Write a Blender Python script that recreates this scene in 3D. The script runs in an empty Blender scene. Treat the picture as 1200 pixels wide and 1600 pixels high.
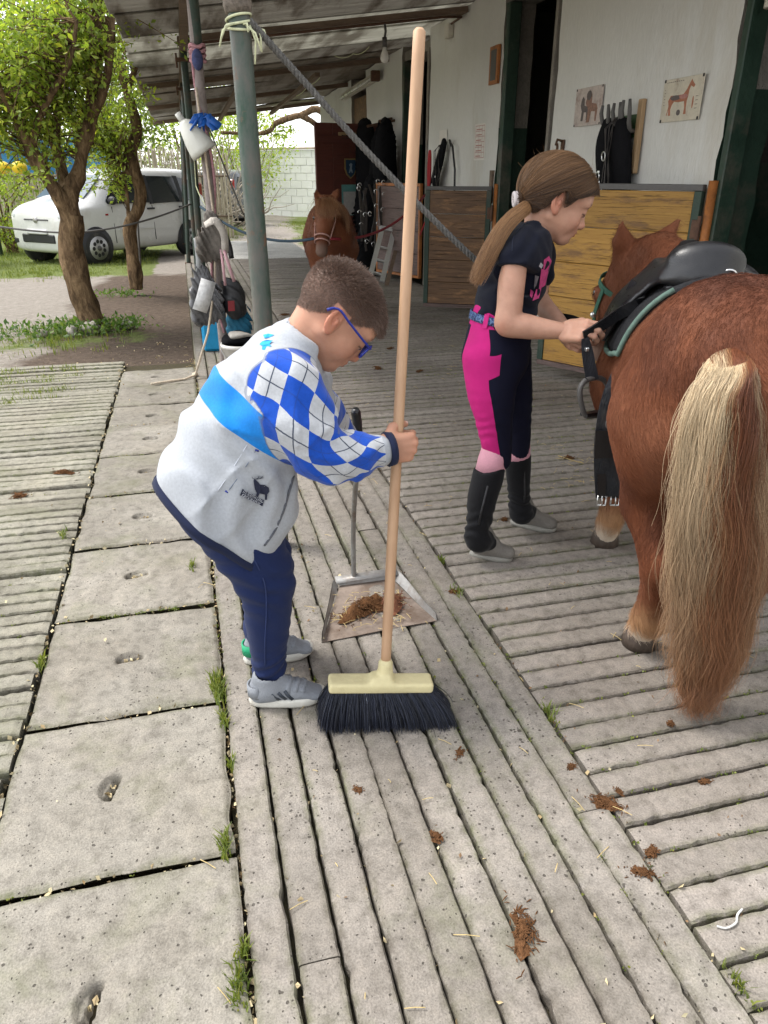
import bpy, math, random
import numpy as np
from mathutils import Vector, Matrix

random.seed(7)
rng = np.random.default_rng(11)
SC = bpy.context.scene
COL = SC.collection
R = math.radians

# ---------------------------------------------------------------- camera, sky, sun, exposure
CAM_H = 1.30
CAM_F, CAM_PITCH, CAM_YAW = 1150.0, 24.826, 14.301
cam_d = bpy.data.cameras.new('camera')
cam = bpy.data.objects.new('camera', cam_d)
COL.objects.link(cam)
cam.location = (0, 0, CAM_H)
cam.rotation_euler = (R(90 - CAM_PITCH), 0, R(-CAM_YAW))
cam_d.sensor_fit = 'VERTICAL'
cam_d.sensor_height = 32.0
cam_d.lens = 32.0 * CAM_F / 1600.0
cam_d.clip_start = 0.02
cam_d.clip_end = 2000
SC.camera = cam
SC.render.resolution_x, SC.render.resolution_y = 768, 1024

SUN_ELEV, SUN_AZ = 60.0, -62.0          # azimuth measured from +Y towards +X
world = bpy.data.worlds.new('World')
SC.world = world
world.use_nodes = True
wn, wl = world.node_tree.nodes, world.node_tree.links
wn.clear()
sky = wn.new('ShaderNodeTexSky')
sky.sky_type = 'NISHITA'
sky.sun_disc = False
sky.sun_elevation = R(SUN_ELEV)
sky.sun_rotation = R(SUN_AZ)
sky.air_density = 1.0
sky.dust_density = 1.2
sky.ozone_density = 1.0
hsv = wn.new('ShaderNodeHueSaturation')
hsv.inputs['Saturation'].default_value = 0.18
bg = wn.new('ShaderNodeBackground')
bg.inputs['Strength'].default_value = 0.15
wo = wn.new('ShaderNodeOutputWorld')
wl.new(sky.outputs[0], hsv.inputs['Color'])
wl.new(hsv.outputs[0], bg.inputs['Color'])
wl.new(bg.outputs[0], wo.inputs['Surface'])

sun_d = bpy.data.lights.new('sun', 'SUN')
sun_d.energy = 1.3
sun_d.angle = R(20)
sun_d.color = (1.0, 0.96, 0.9)
sun = bpy.data.objects.new('sun', sun_d)
COL.objects.link(sun)
_sv = Vector((math.sin(R(SUN_AZ)) * math.cos(R(SUN_ELEV)), math.cos(R(SUN_AZ)) * math.cos(R(SUN_ELEV)), math.sin(R(SUN_ELEV))))
sun.rotation_euler = _sv.to_track_quat('Z', 'Y').to_euler()
sun.location = (-8, 4, 12)

SC.view_settings.view_transform = 'Standard'
SC.view_settings.look = 'None'
SC.view_settings.gamma = 1.0
SC.view_settings.use_curve_mapping = False
SC.view_settings.exposure = 1.55
SC.render.engine = 'CYCLES'
SC.cycles.use_denoising = True
SC.cycles.max_bounces = 8
SC.cycles.diffuse_bounces = 4
SC.cycles.transparent_max_bounces = 16

# ---------------------------------------------------------------- placing: a pixel of the 1200x1600 photograph -> a point of the place
_p, _y = R(CAM_PITCH), R(CAM_YAW)
_F = np.array([math.sin(_y) * math.cos(_p), math.cos(_y) * math.cos(_p), -math.sin(_p)])
_R = np.array([math.cos(_y), -math.sin(_y), 0.0])
_U = np.cross(_R, _F)
_C = np.array([0, 0, CAM_H])
def ray(x, y): return _F + _R * (x - 600) / CAM_F - _U * (y - 800) / CAM_F
def at_z(x, y, z=0.0):
    d = ray(x, y); return _C + d * (z - CAM_H) / d[2]
def at_y(x, y, Y):
    d = ray(x, y); return _C + d * Y / d[1]
def at_x(x, y, X):
    d = ray(x, y); return _C + d * X / d[0]

# ---------------------------------------------------------------- objects
def tag(o, label=None, cat=None, group=None, kind=None):
    if label: o['label'] = label
    if cat: o['category'] = cat
    if group: o['group'] = group
    if kind: o['kind'] = kind
    return o
def empty(name, loc=(0, 0, 0), rz=0.0):
    o = bpy.data.objects.new(name, None)
    COL.objects.link(o)
    o.empty_display_size = 0.1
    o.location = loc
    o.rotation_euler = (0, 0, rz)
    return o
def thing(name, label, cat, loc=(0, 0, 0), rz=0.0, group=None):
    return tag(empty(name, loc, rz), label, cat, group)
def wmat(o):
    return o.matrix_basis.copy() if o.parent is None else wmat(o.parent) @ o.matrix_parent_inverse @ o.matrix_basis
def link(name, me, mat=None, parent=None, smooth=False, kind=None, world=False):
    """world=True: the mesh is given in world coordinates although the parent is placed elsewhere"""
    if mat is not None:
        for m in (mat if isinstance(mat, (list, tuple)) else [mat]): me.materials.append(m)
    if smooth: me.polygons.foreach_set('use_smooth', [True] * len(me.polygons))
    o = bpy.data.objects.new(name, me)
    COL.objects.link(o)
    if parent is not None:
        o.parent = parent
        if world:
            o.matrix_parent_inverse = wmat(parent).inverted()
    if kind: o['kind'] = kind
    return o
def copy_tree(o, parent=None):
    c = o.copy()
    COL.objects.link(c)
    if parent is not None:
        c.parent = parent
    for ch in list(o.children): copy_tree(ch, c)
    return c

class MB:
    """collects simple solids and links them as ONE mesh"""
    def __init__(s): s.v, s.f, s.mi = [], [], []
    def add(s, verts, faces, mi=0):
        n = len(s.v)
        s.v += [tuple(float(c) for c in q) for q in verts]
        s.f += [tuple(n + i for i in f) for f in faces]
        s.mi += [mi] * len(faces)
        return s
    def box(s, lo, hi, mi=0, M=None):
        (a, b, c), (d, e, f) = lo, hi
        vs = [(a, b, c), (d, b, c), (d, e, c), (a, e, c), (a, b, f), (d, b, f), (d, e, f), (a, e, f)]
        if M is not None: vs = [tuple(M @ Vector(q)) for q in vs]
        return s.add(vs, [(0, 3, 2, 1), (4, 5, 6, 7), (0, 1, 5, 4), (1, 2, 6, 5), (2, 3, 7, 6), (3, 0, 4, 7)], mi)
    def bbox(s, lo, hi, b=0.004, mi=0, M=None):
        """box with chamfered edges"""
        lo, hi = np.array(lo, float), np.array(hi, float)
        b = min(b, 0.45 * float((hi - lo).min()))
        vs, idx = [], {}
        for sx in (0, 1):
            for sy in (0, 1):
                for sz in (0, 1):
                    c = np.array([(lo, hi)[sx][0], (lo, hi)[sy][1], (lo, hi)[sz][2]])
                    d = np.array([1 - 2 * sx, 1 - 2 * sy, 1 - 2 * sz]) * b
                    for ax in range(3):
                        q = c + d; q[ax] = c[ax]
                        idx[(sx, sy, sz, ax)] = len(vs)
                        vs.append(tuple(M @ Vector(q)) if M is not None else tuple(q))
        fs = []
        for ax in range(3):
            u, w = (ax + 1) % 3, (ax + 2) % 3
            for sd in (0, 1):
                ring = []
                for (i, j) in ((0, 0), (1, 0), (1, 1), (0, 1)):
                    k = [0, 0, 0]; k[ax] = sd; k[u] = i; k[w] = j
                    ring.append(idx[(k[0], k[1], k[2], ax)])
                fs.append(tuple(ring if sd else ring[::-1]))
        for ax in range(3):                      # edge strips
            u, w = (ax + 1) % 3, (ax + 2) % 3
            for i in (0, 1):
                for j in (0, 1):
                    def key(t, a):
                        k = [0, 0, 0]; k[ax] = t; k[u] = i; k[w] = j
                        return idx[(k[0], k[1], k[2], a)]
                    r = (key(0, u), key(1, u), key(1, w), key(0, w))
                    fs.append(r if (i + j) % 2 else r[::-1])
        for sx in (0, 1):
            for sy in (0, 1):
                for sz in (0, 1):
                    r = [idx[(sx, sy, sz, a)] for a in range(3)]
                    fs.append(tuple(r if (sx + sy + sz) % 2 else r[::-1]))
        return s.add(vs, fs, mi)
    def tube(s, pts, r, n=8, mi=0, cap=True, flat=1.0, up=None):
        pts = [np.array(q, float) for q in pts]
        rr = [r] * len(pts) if np.isscalar(r) else list(r)
        vs, fs = [], []
        prev = None
        for i, q in enumerate(pts):
            t = pts[min(i + 1, len(pts) - 1)] - pts[max(i - 1, 0)]
            t = t / (np.linalg.norm(t) + 1e-9)
            if prev is None:
                a = np.array(up if up is not None else ((0, 0, 1) if abs(t[2]) < 0.9 else (1, 0, 0)), float)
            else: a = prev
            a = a - t * (a @ t); a /= (np.linalg.norm(a) + 1e-9)
            prev = a
            b = np.cross(t, a)
            for k in range(n):
                w = 2 * math.pi * k / n
                vs.append(q + rr[i] * (math.cos(w) * a * flat + math.sin(w) * b))
        for i in range(len(pts) - 1):
            for k in range(n):
                k2 = (k + 1) % n
                fs.append((i * n + k, i * n + k2, (i + 1) * n + k2, (i + 1) * n + k))
        if cap:
            fs.append(tuple(range(n))[::-1])
            fs.append(tuple((len(pts) - 1) * n + k for k in range(n)))
        return s.add(vs, fs, mi)
    def ribbon(s, pts, w, th, side=(0, 0, 1), mi=0):
        """strap of width w along `side` and thickness th"""
        pts = [np.array(q, float) for q in pts]
        vs, fs = [], []
        for i, q in enumerate(pts):
            t = pts[min(i + 1, len(pts) - 1)] - pts[max(i - 1, 0)]; t /= np.linalg.norm(t) + 1e-9
            sd = np.array(side if not callable(side) else side(i / (len(pts) - 1)), float)
            sd = sd - t * (sd @ t); sd /= np.linalg.norm(sd) + 1e-9
            nn = np.cross(t, sd)
            ww = w if np.isscalar(w) else w[i]
            for (x, y) in ((-.5, -.5), (.5, -.5), (.5, .5), (-.5, .5)): vs.append(q + sd * x * ww + nn * y * th)
        for i in range(len(pts) - 1):
            for k in range(4):
                k2 = (k + 1) % 4
                fs.append((i * 4 + k, i * 4 + k2, i * 4 + 4 + k2, i * 4 + 4 + k))
        m = (len(pts) - 1) * 4
        fs += [(3, 2, 1, 0), (m, m + 1, m + 2, m + 3)]
        return s.add(vs, fs, mi)
    def prism(s, poly, z0, z1, mi=0, M=None):
        n = len(poly)
        vs = [(x, y, z0) for x, y in poly] + [(x, y, z1) for x, y in poly]
        if M is not None: vs = [tuple(M @ Vector(q)) for q in vs]
        fs = [tuple(range(n))[::-1], tuple(range(n, 2 * n))] + [(i, (i + 1) % n, n + (i + 1) % n, n + i) for i in range(n)]
        return s.add(vs, fs, mi)
    def grid(s, P, mi=0, flip=False):
        """P: array (m, n, 3)"""
        m, n = P.shape[:2]
        fs = []
        for i in range(m - 1):
            for j in range(n - 1):
                q = (i * n + j, i * n + j + 1, (i + 1) * n + j + 1, (i + 1) * n + j)
                fs.append(q[::-1] if flip else q)
        return s.add(P.reshape(-1, 3), fs, mi)
    def sphere(s, c, r, n=12, m=8, mi=0, M=None):
        r = (r, r, r) if np.isscalar(r) else r
        vs = []
        for i in range(m + 1):
            a = math.pi * i / m
            for k in range(n):
                b = 2 * math.pi * k / n
                q = Vector((r[0] * math.sin(a) * math.cos(b), r[1] * math.sin(a) * math.sin(b), r[2] * math.cos(a)))
                if M is not None: q = M @ q
                vs.append((c[0] + q.x, c[1] + q.y, c[2] + q.z))
        fs = []
        for i in range(m):
            for k in range(n):
                k2 = (k + 1) % n
                fs.append((i * n + k, (i + 1) * n + k, (i + 1) * n + k2, i * n + k2))
        return s.add(vs, fs, mi)
    def mesh(s, name='m'):
        me = bpy.data.meshes.new(name)
        me.from_pydata(s.v, [], s.f)
        if any(s.mi): me.polygons.foreach_set('material_index', s.mi)
        me.update()
        return me
    def build(s, name, mat, parent=None, smooth=False, kind=None, world=False):
        return link(name, s.mesh(name), mat, parent, smooth, kind, world)

def rot_m(axis, ang): return Matrix.Rotation(ang, 3, axis)

# ---------------------------------------------------------------- noise on points
class Gab:
    """smooth pseudo noise: a sum of random plane waves; f(P) for P (...,3)"""
    def __init__(s, seed, freq, n=14, aniso=(1, 1, 1)):
        g = np.random.default_rng(seed)
        d = g.normal(size=(n, 3)); d /= np.linalg.norm(d, axis=1)[:, None]
        s.k = d * freq * g.uniform(0.6, 1.4, (n, 1)) * np.array(aniso) * 2 * math.pi
        s.p = g.uniform(0, 6.28, n)
    def __call__(s, P):
        P = np.asarray(P, float)
        out = np.zeros(P.shape[:-1])
        for k, p in zip(s.k, s.p): out += np.sin(P @ k + p)
        return out / math.sqrt(len(s.p) * 0.5)

# ---------------------------------------------------------------- signed distance fields and surface nets
def _bb(pts, m): 
    p = np.array(pts, float); return p.min(0) - m, p.max(0) + m
def rcone(a, b, ra, rb):
    a, b = np.array(a, float), np.array(b, float)
    ba = b - a; L = max(ba @ ba, 1e-12)
    def f(P):
        t = np.clip(((P - a) @ ba) / L, 0, 1)
        q = P - a - t[..., None] * ba
        return np.sqrt((q * q).sum(-1)) - (ra + (rb - ra) * t)
    lo, hi = _bb([a, b], max(ra, rb))
    return lo, hi, f
def ball(c, r): return rcone(c, c, r, r)
def ell(c, r, M=None):
    c, r = np.array(c, float), np.array(r, float)
    A = np.array(M, float) if M is not None else np.eye(3)      # columns are the local axes
    def f(P):
        q = (P - c) @ A
        k0 = np.sqrt(((q / r) ** 2).sum(-1)); k1 = np.sqrt(((q / r ** 2) ** 2).sum(-1))
        return k0 * (k0 - 1) / np.maximum(k1, 1e-9)
    ext = np.sqrt(((A * r) ** 2).sum(1))
    return c - ext, c + ext, f
def rbox(c, h, r=0.0, M=None):
    c, h = np.array(c, float), np.array(h, float) - r
    A = np.array(M, float) if M is not None else np.eye(3)
    def f(P):
        q = np.abs((P - c) @ A) - h
        return np.sqrt((np.maximum(q, 0) ** 2).sum(-1)) + np.minimum(q.max(-1), 0) - r
    ext = np.abs(A) @ (h + r)
    return c - ext, c + ext, f
def catmull(P, n):
    P = np.array(P, float); m = len(P)
    out = []
    for t in np.linspace(0, m - 1, n):
        i = min(int(t), m - 2); u = t - i
        p0, p1, p2, p3 = P[max(i - 1, 0)], P[i], P[i + 1], P[min(i + 2, m - 1)]
        if i == 0: p0 = 2 * p1 - p2
        if i + 2 > m - 1: p3 = 2 * p2 - p1
        out.append(0.5 * ((2 * p1) + (p2 - p0) * u + (2 * p0 - 5 * p1 + 4 * p2 - p3) * u * u + (3 * p1 - p0 - 3 * p2 + p3) * u ** 3))
    return np.array(out)
def loft(nodes, side=(0, 1, 0), n=14):
    """nodes: (x, y, z, a, b): half-width a across (in the plane of the bend), b along `side`"""
    N = catmull(nodes, n)
    c, ab = N[:, :3], N[:, 3:5]
    side = np.array(side, float)
    def f(P):
        best = np.full(P.shape[:-1], 9.0)
        for i in range(n - 1):
            T = c[i + 1] - c[i]; L = np.linalg.norm(T); T = T / L
            S = side - T * (side @ T); S /= np.linalg.norm(S)
            W = np.cross(T, S)
            q = P - c[i]
            s_ = q @ T
            t = np.clip(s_ / L, 0, 1)
            a = ab[i, 0] + (ab[i + 1, 0] - ab[i, 0]) * t
            b = ab[i, 1] + (ab[i + 1, 1] - ab[i, 1]) * t
            e = s_ - t * L
            m = np.minimum(a, b)
            k = np.sqrt(((q @ W) / a) ** 2 + ((q @ S) / b) ** 2 + (e / m) ** 2)
            best = np.minimum(best, (k - 1) * m)
        return best
    lo, hi = _bb(c, ab.max())
    return lo, hi, f

class Field:
    def __init__(s, lo, hi, h):
        s.lo, s.h = np.array(lo, float), h
        s.n = np.ceil((np.array(hi, float) - s.lo) / h).astype(int) + 1
        s.ax = [s.lo[i] + h * np.arange(s.n[i]) for i in range(3)]
        s.D = np.full(tuple(s.n), 1.0)
    def _sl(s, lo, hi, m):
        out = []
        for i in range(3):
            a = int(max(0, math.floor((lo[i] - m - s.lo[i]) / s.h))); b = int(min(s.n[i], math.ceil((hi[i] + m - s.lo[i]) / s.h) + 1))
            if b <= a: return None
            out.append(slice(a, b))
        return tuple(out)
    def _pts(s, sl): return np.stack(np.meshgrid(*[s.ax[i][sl[i]] for i in range(3)], indexing='ij'), -1)
    def add(s, prim, k=0.0):
        lo, hi, f = prim
        sl = s._sl(lo, hi, k + 3 * s.h)
        if sl is None: return s
        d = f(s._pts(sl)); D = s.D[sl]
        if k > 0:
            hh = np.maximum(k - np.abs(D - d), 0) / k
            s.D[sl] = np.minimum(D, d) - hh * hh * k * 0.25
        else: s.D[sl] = np.minimum(D, d)
        return s
    def cut(s, prim, k=0.0):
        lo, hi, f = prim
        sl = s._sl(lo, hi, k + 3 * s.h)
        if sl is None: return s
        d = -f(s._pts(sl)); D = s.D[sl]
        if k > 0:
            hh = np.maximum(k - np.abs(D - d), 0) / k
            s.D[sl] = np.maximum(D, d) + hh * hh * k * 0.25
        else: s.D[sl] = np.maximum(D, d)
        return s
    def disp(s, fn, band=0.05):
        """fn(P) is added to the distance near the surface"""
        m = np.abs(s.D) < band
        idx = np.argwhere(m)
        P = s.lo + idx * s.h
        s.D[m] += fn(P)
        return s
    def isect(s, fn):
        """keep where fn(P) < 0"""
        P = s._pts((slice(None),) * 3)
        s.D = np.maximum(s.D, fn(P)); return s
    def surface(s, smooth=1):
        D = s.D
        nx, ny, nz = D.shape
        B = D < 0
        c = np.zeros((nx - 1, ny - 1, nz - 1), np.int8)
        for i in (0, 1):
            for j in (0, 1):
                for k in (0, 1): c += B[i:nx - 1 + i, j:ny - 1 + j, k:nz - 1 + k]
        act = (c > 0) & (c < 8)
        cell = np.argwhere(act)
        num = np.full(act.shape, -1, np.int64); num[act] = np.arange(len(cell))
        acc = np.zeros((len(cell), 3)); cnt = np.zeros(len(cell))
        for ax in range(3):
            o = [a for a in range(3) if a != ax]
            for i in (0, 1):
                for j in (0, 1):
                    p = cell.copy(); p[:, o[0]] += i; p[:, o[1]] += j
                    q = p.copy(); q[:, ax] += 1
                    a = D[p[:, 0], p[:, 1], p[:, 2]]; b = D[q[:, 0], q[:, 1], q[:, 2]]
                    m = (a < 0) != (b < 0)
                    t = a[m] / (a[m] - b[m])
                    w = p[m].astype(float); w[:, ax] += t
                    acc[m] += w; cnt[m] += 1
        V = s.lo + acc / cnt[:, None] * s.h
        faces = []
        for ax in range(3):
            o = [a for a in range(3) if a != ax]
            sl0 = [slice(1, -1)] * 3; sl0[ax] = slice(0, -1)
            sl1 = [slice(1, -1)] * 3; sl1[ax] = slice(1, None)
            a, b = B[tuple(sl0)], B[tuple(sl1)]
            for (m, flip) in ((a & ~b, False), (~a & b, True)):
                e = np.argwhere(m) + 1; e[:, ax] -= 1
                if len(e) == 0: continue
                q = []
                for (i, j) in ((0, 0), (1, 0), (1, 1), (0, 1)):
                    p = e.copy(); p[:, o[0]] -= 1 - i; p[:, o[1]] -= 1 - j
                    q.append(num[p[:, 0], p[:, 1], p[:, 2]])
                q = np.stack(q, 1)
                if (ax == 1) != flip: q = q[:, ::-1]
                faces.append(q)
        Fq = np.concatenate(faces)
        Fq = Fq[(Fq >= 0).all(1)]
        for _ in range(smooth):
            S = np.zeros_like(V); n = np.zeros(len(V))
            for i in range(4):
                j = (i + 1) % 4
                np.add.at(S, Fq[:, i], V[Fq[:, j]]); np.add.at(n, Fq[:, i], 1)
                np.add.at(S, Fq[:, j], V[Fq[:, i]]); np.add.at(n, Fq[:, j], 1)
            V = 0.5 * V + 0.5 * S / np.maximum(n, 1)[:, None]
        return V, Fq
def mesh_np(name, V, Fq):
    me = bpy.data.meshes.new(name)
    me.vertices.add(len(V)); me.vertices.foreach_set('co', np.ascontiguousarray(V, np.float32).ravel())
    me.loops.add(Fq.size); me.loops.foreach_set('vertex_index', np.ascontiguousarray(Fq, np.int32).ravel())
    me.polygons.add(len(Fq)); me.polygons.foreach_set('loop_start', np.arange(0, Fq.size, Fq.shape[1], dtype=np.int32))
    me.update(calc_edges=True); me.validate()
    return me
def set_col(me, C, name='Col'):
    C = np.asarray(C, np.float32)
    if C.shape[1] == 3: C = np.concatenate([C, np.ones((len(C), 1), np.float32)], 1)
    a = me.attributes.new(name, 'FLOAT_COLOR', 'POINT'); a.data.foreach_set('color', C.ravel())
def set_f(me, name, v):
    a = me.attributes.new(name, 'FLOAT', 'POINT'); a.data.foreach_set('value', np.asarray(v, np.float32))
def normals(V, Fq):
    n = np.cross(V[Fq[:, 2]] - V[Fq[:, 0]], V[Fq[:, 3]] - V[Fq[:, 1]])
    N = np.zeros_like(V)
    for i in range(4): np.add.at(N, Fq[:, i], n)
    return N / (np.linalg.norm(N, axis=1)[:, None] + 1e-12)
def scatter(V, Fq, n, mask=None, g=rng):
    """random points on a quad surface, with normals"""
    N = normals(V, Fq)
    ar = np.linalg.norm(np.cross(V[Fq[:, 2]] - V[Fq[:, 0]], V[Fq[:, 3]] - V[Fq[:, 1]]), axis=1)
    if mask is not None: ar = ar * mask(V[Fq].mean(1), N[Fq].mean(1))
    f = g.choice(len(Fq), n, p=ar / ar.sum())
    u, v = g.random((n, 1)), g.random((n, 1))
    def bl(A): 
        q = A[Fq[f]]
        return (q[:, 0] * (1 - u) + q[:, 1] * u) * (1 - v) + (q[:, 3] * (1 - u) + q[:, 2] * u) * v
    nn = bl(N)
    return bl(V), nn / np.linalg.norm(nn, axis=1)[:, None]
def hair(name, P, C, mat, parent, r0=0.0006, r1=0.0001):
    """P (n, k, 3) strands, C (n, 3) or (n, k, 3) colours"""
    n, k = P.shape[:2]
    hc = bpy.data.hair_curves.new(name)
    hc.add_curves([k] * n)
    hc.attributes['position'].data.foreach_set('vector', np.ascontiguousarray(P, np.float32).ravel())
    ra = hc.attributes.get('radius') or hc.attributes.new('radius', 'FLOAT', 'POINT')
    ra.data.foreach_set('value', np.tile(np.linspace(r0, r1, k).astype(np.float32), n))
    if C.ndim == 2: C = np.repeat(C[:, None], k, 1)
    C4 = np.concatenate([C, np.ones(C.shape[:2] + (1,))], 2)
    ca = hc.attributes.new('Col', 'FLOAT_COLOR', 'POINT')
    ca.data.foreach_set('color', np.ascontiguousarray(C4, np.float32).ravel())
    hc.materials.append(mat)
    o = bpy.data.objects.new(name, hc)
    COL.objects.link(o)
    if parent is not None: o.parent = parent
    return o
def smoothstep(a, b, x):
    t = np.clip((x - a) / (b - a), 0, 1); return t * t * (3 - 2 * t)
def mixc(a, b, t):
    t = np.asarray(t)[..., None]; return np.asarray(a) * (1 - t) + np.asarray(b) * t

# ---------------------------------------------------------------- materials
def nodes_of(name):
    m = bpy.data.materials.new(name)
    m.use_nodes = True
    nt = m.node_tree
    b = nt.nodes['Principled BSDF']
    return m, nt, b
def ramp(nt, fac, stops):
    r = nt.nodes.new('ShaderNodeValToRGB')
    while len(r.color_ramp.elements) < len(stops): r.color_ramp.elements.new(0.5)
    for e, (p, c) in zip(r.color_ramp.elements, stops):
        e.position = p; e.color = (*c, 1) if len(c) == 3 else c
    nt.links.new(fac, r.inputs[0])
    return r.outputs[0]
def tex_noise(nt, vec, scale, detail=5, rough=0.6, dist=0.0):
    t = nt.nodes.new('ShaderNodeTexNoise')
    t.inputs['Scale'].default_value = scale; t.inputs['Detail'].default_value = detail
    t.inputs['Roughness'].default_value = rough; t.inputs['Distortion'].default_value = dist
    nt.links.new(vec, t.inputs['Vector'])
    return t.outputs['Fac']
def mixn(nt, fac, a, b, mode='MIX'):
    x = nt.nodes.new('ShaderNodeMix'); x.data_type = 'RGBA'; x.blend_type = mode
    for s, v in ((0, fac), (6, a), (7, b)):
        if hasattr(v, 'node'): nt.links.new(v, x.inputs[s])
        elif s == 0: x.inputs[0].default_value = v
        else: x.inputs[s].default_value = (*v, 1)
    return x.outputs[2]
def mth(nt, op, a, b=None, clamp=False):
    x = nt.nodes.new('ShaderNodeMath'); x.operation = op; x.use_clamp = clamp
    for i, v in enumerate((a, b)):
        if v is None: continue
        if hasattr(v, 'node'): nt.links.new(v, x.inputs[i])
        else: x.inputs[i].default_value = v
    return x.outputs[0]
def pos(nt, scale=None, obj=False):
    if obj: o = nt.nodes.new('ShaderNodeTexCoord').outputs['Object']
    else: o = nt.nodes.new('ShaderNodeNewGeometry').outputs['Position']
    if scale:
        m = nt.nodes.new('ShaderNodeMapping'); m.inputs['Scale'].default_value = scale
        nt.links.new(o, m.inputs['Vector']); o = m.outputs[0]
    return o
def bump(nt, b, h, dist=0.002, strength=1.0):
    n = nt.nodes.new('ShaderNodeBump'); n.inputs['Distance'].default_value = dist; n.inputs['Strength'].default_value = strength
    nt.links.new(h, n.inputs['Height']); nt.links.new(n.outputs[0], b.inputs['Normal'])
    return n
def pbr(name, col, rough=0.6, metal=0.0, var=0.25, vscale=6.0, fine=60.0, bmp=0.0008, stretch=None, dirt=None, dirt_amt=0.0, spec=0.4, attr=False, obj=False, coat=0.0):
    """uneven colour at two scales, optional dirt, fine relief"""
    m, nt, b = nodes_of(name)
    P = pos(nt, stretch, obj)
    n1, n2 = tex_noise(nt, P, vscale), tex_noise(nt, P, fine, 3)
    v = mth(nt, 'ADD', mth(nt, 'MULTIPLY', n1, 0.65), mth(nt, 'MULTIPLY', n2, 0.35))
    if attr:
        a = nt.nodes.new('ShaderNodeAttribute'); a.attribute_name = 'Col'; base = a.outputs['Color']
        f = ramp(nt, v, [(0.3, (1 - var,) * 3), (0.7, (1 + var * 0.6,) * 3)])
        c = mixn(nt, 1.0, base, f, 'MULTIPLY')
    else:
        col = np.array(col)
        c = ramp(nt, v, [(0.3, tuple(col * (1 - var))), (0.7, tuple(np.minimum(col * (1 + var), 1)))])
    if dirt is not None:
        d = ramp(nt, tex_noise(nt, P, vscale * 0.6, 6, 0.7), [(0.55 - dirt_amt * 0.25, (0, 0, 0)), (0.75 - dirt_amt * 0.25, (1, 1, 1))])
        c = mixn(nt, d, c, dirt)
    nt.links.new(c, b.inputs['Base Color'])
    nt.links.new(ramp(nt, n1, [(0.3, (max(rough - 0.12, 0.02),) * 3), (0.7, (min(rough + 0.1, 1),) * 3)]), b.inputs['Roughness'])
    b.inputs['Metallic'].default_value = metal
    b.inputs['Specular IOR Level'].default_value = spec
    b.inputs['Coat Weight'].default_value = coat
    if bmp: bump(nt, b, n2, bmp * 3)
    return m
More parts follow.
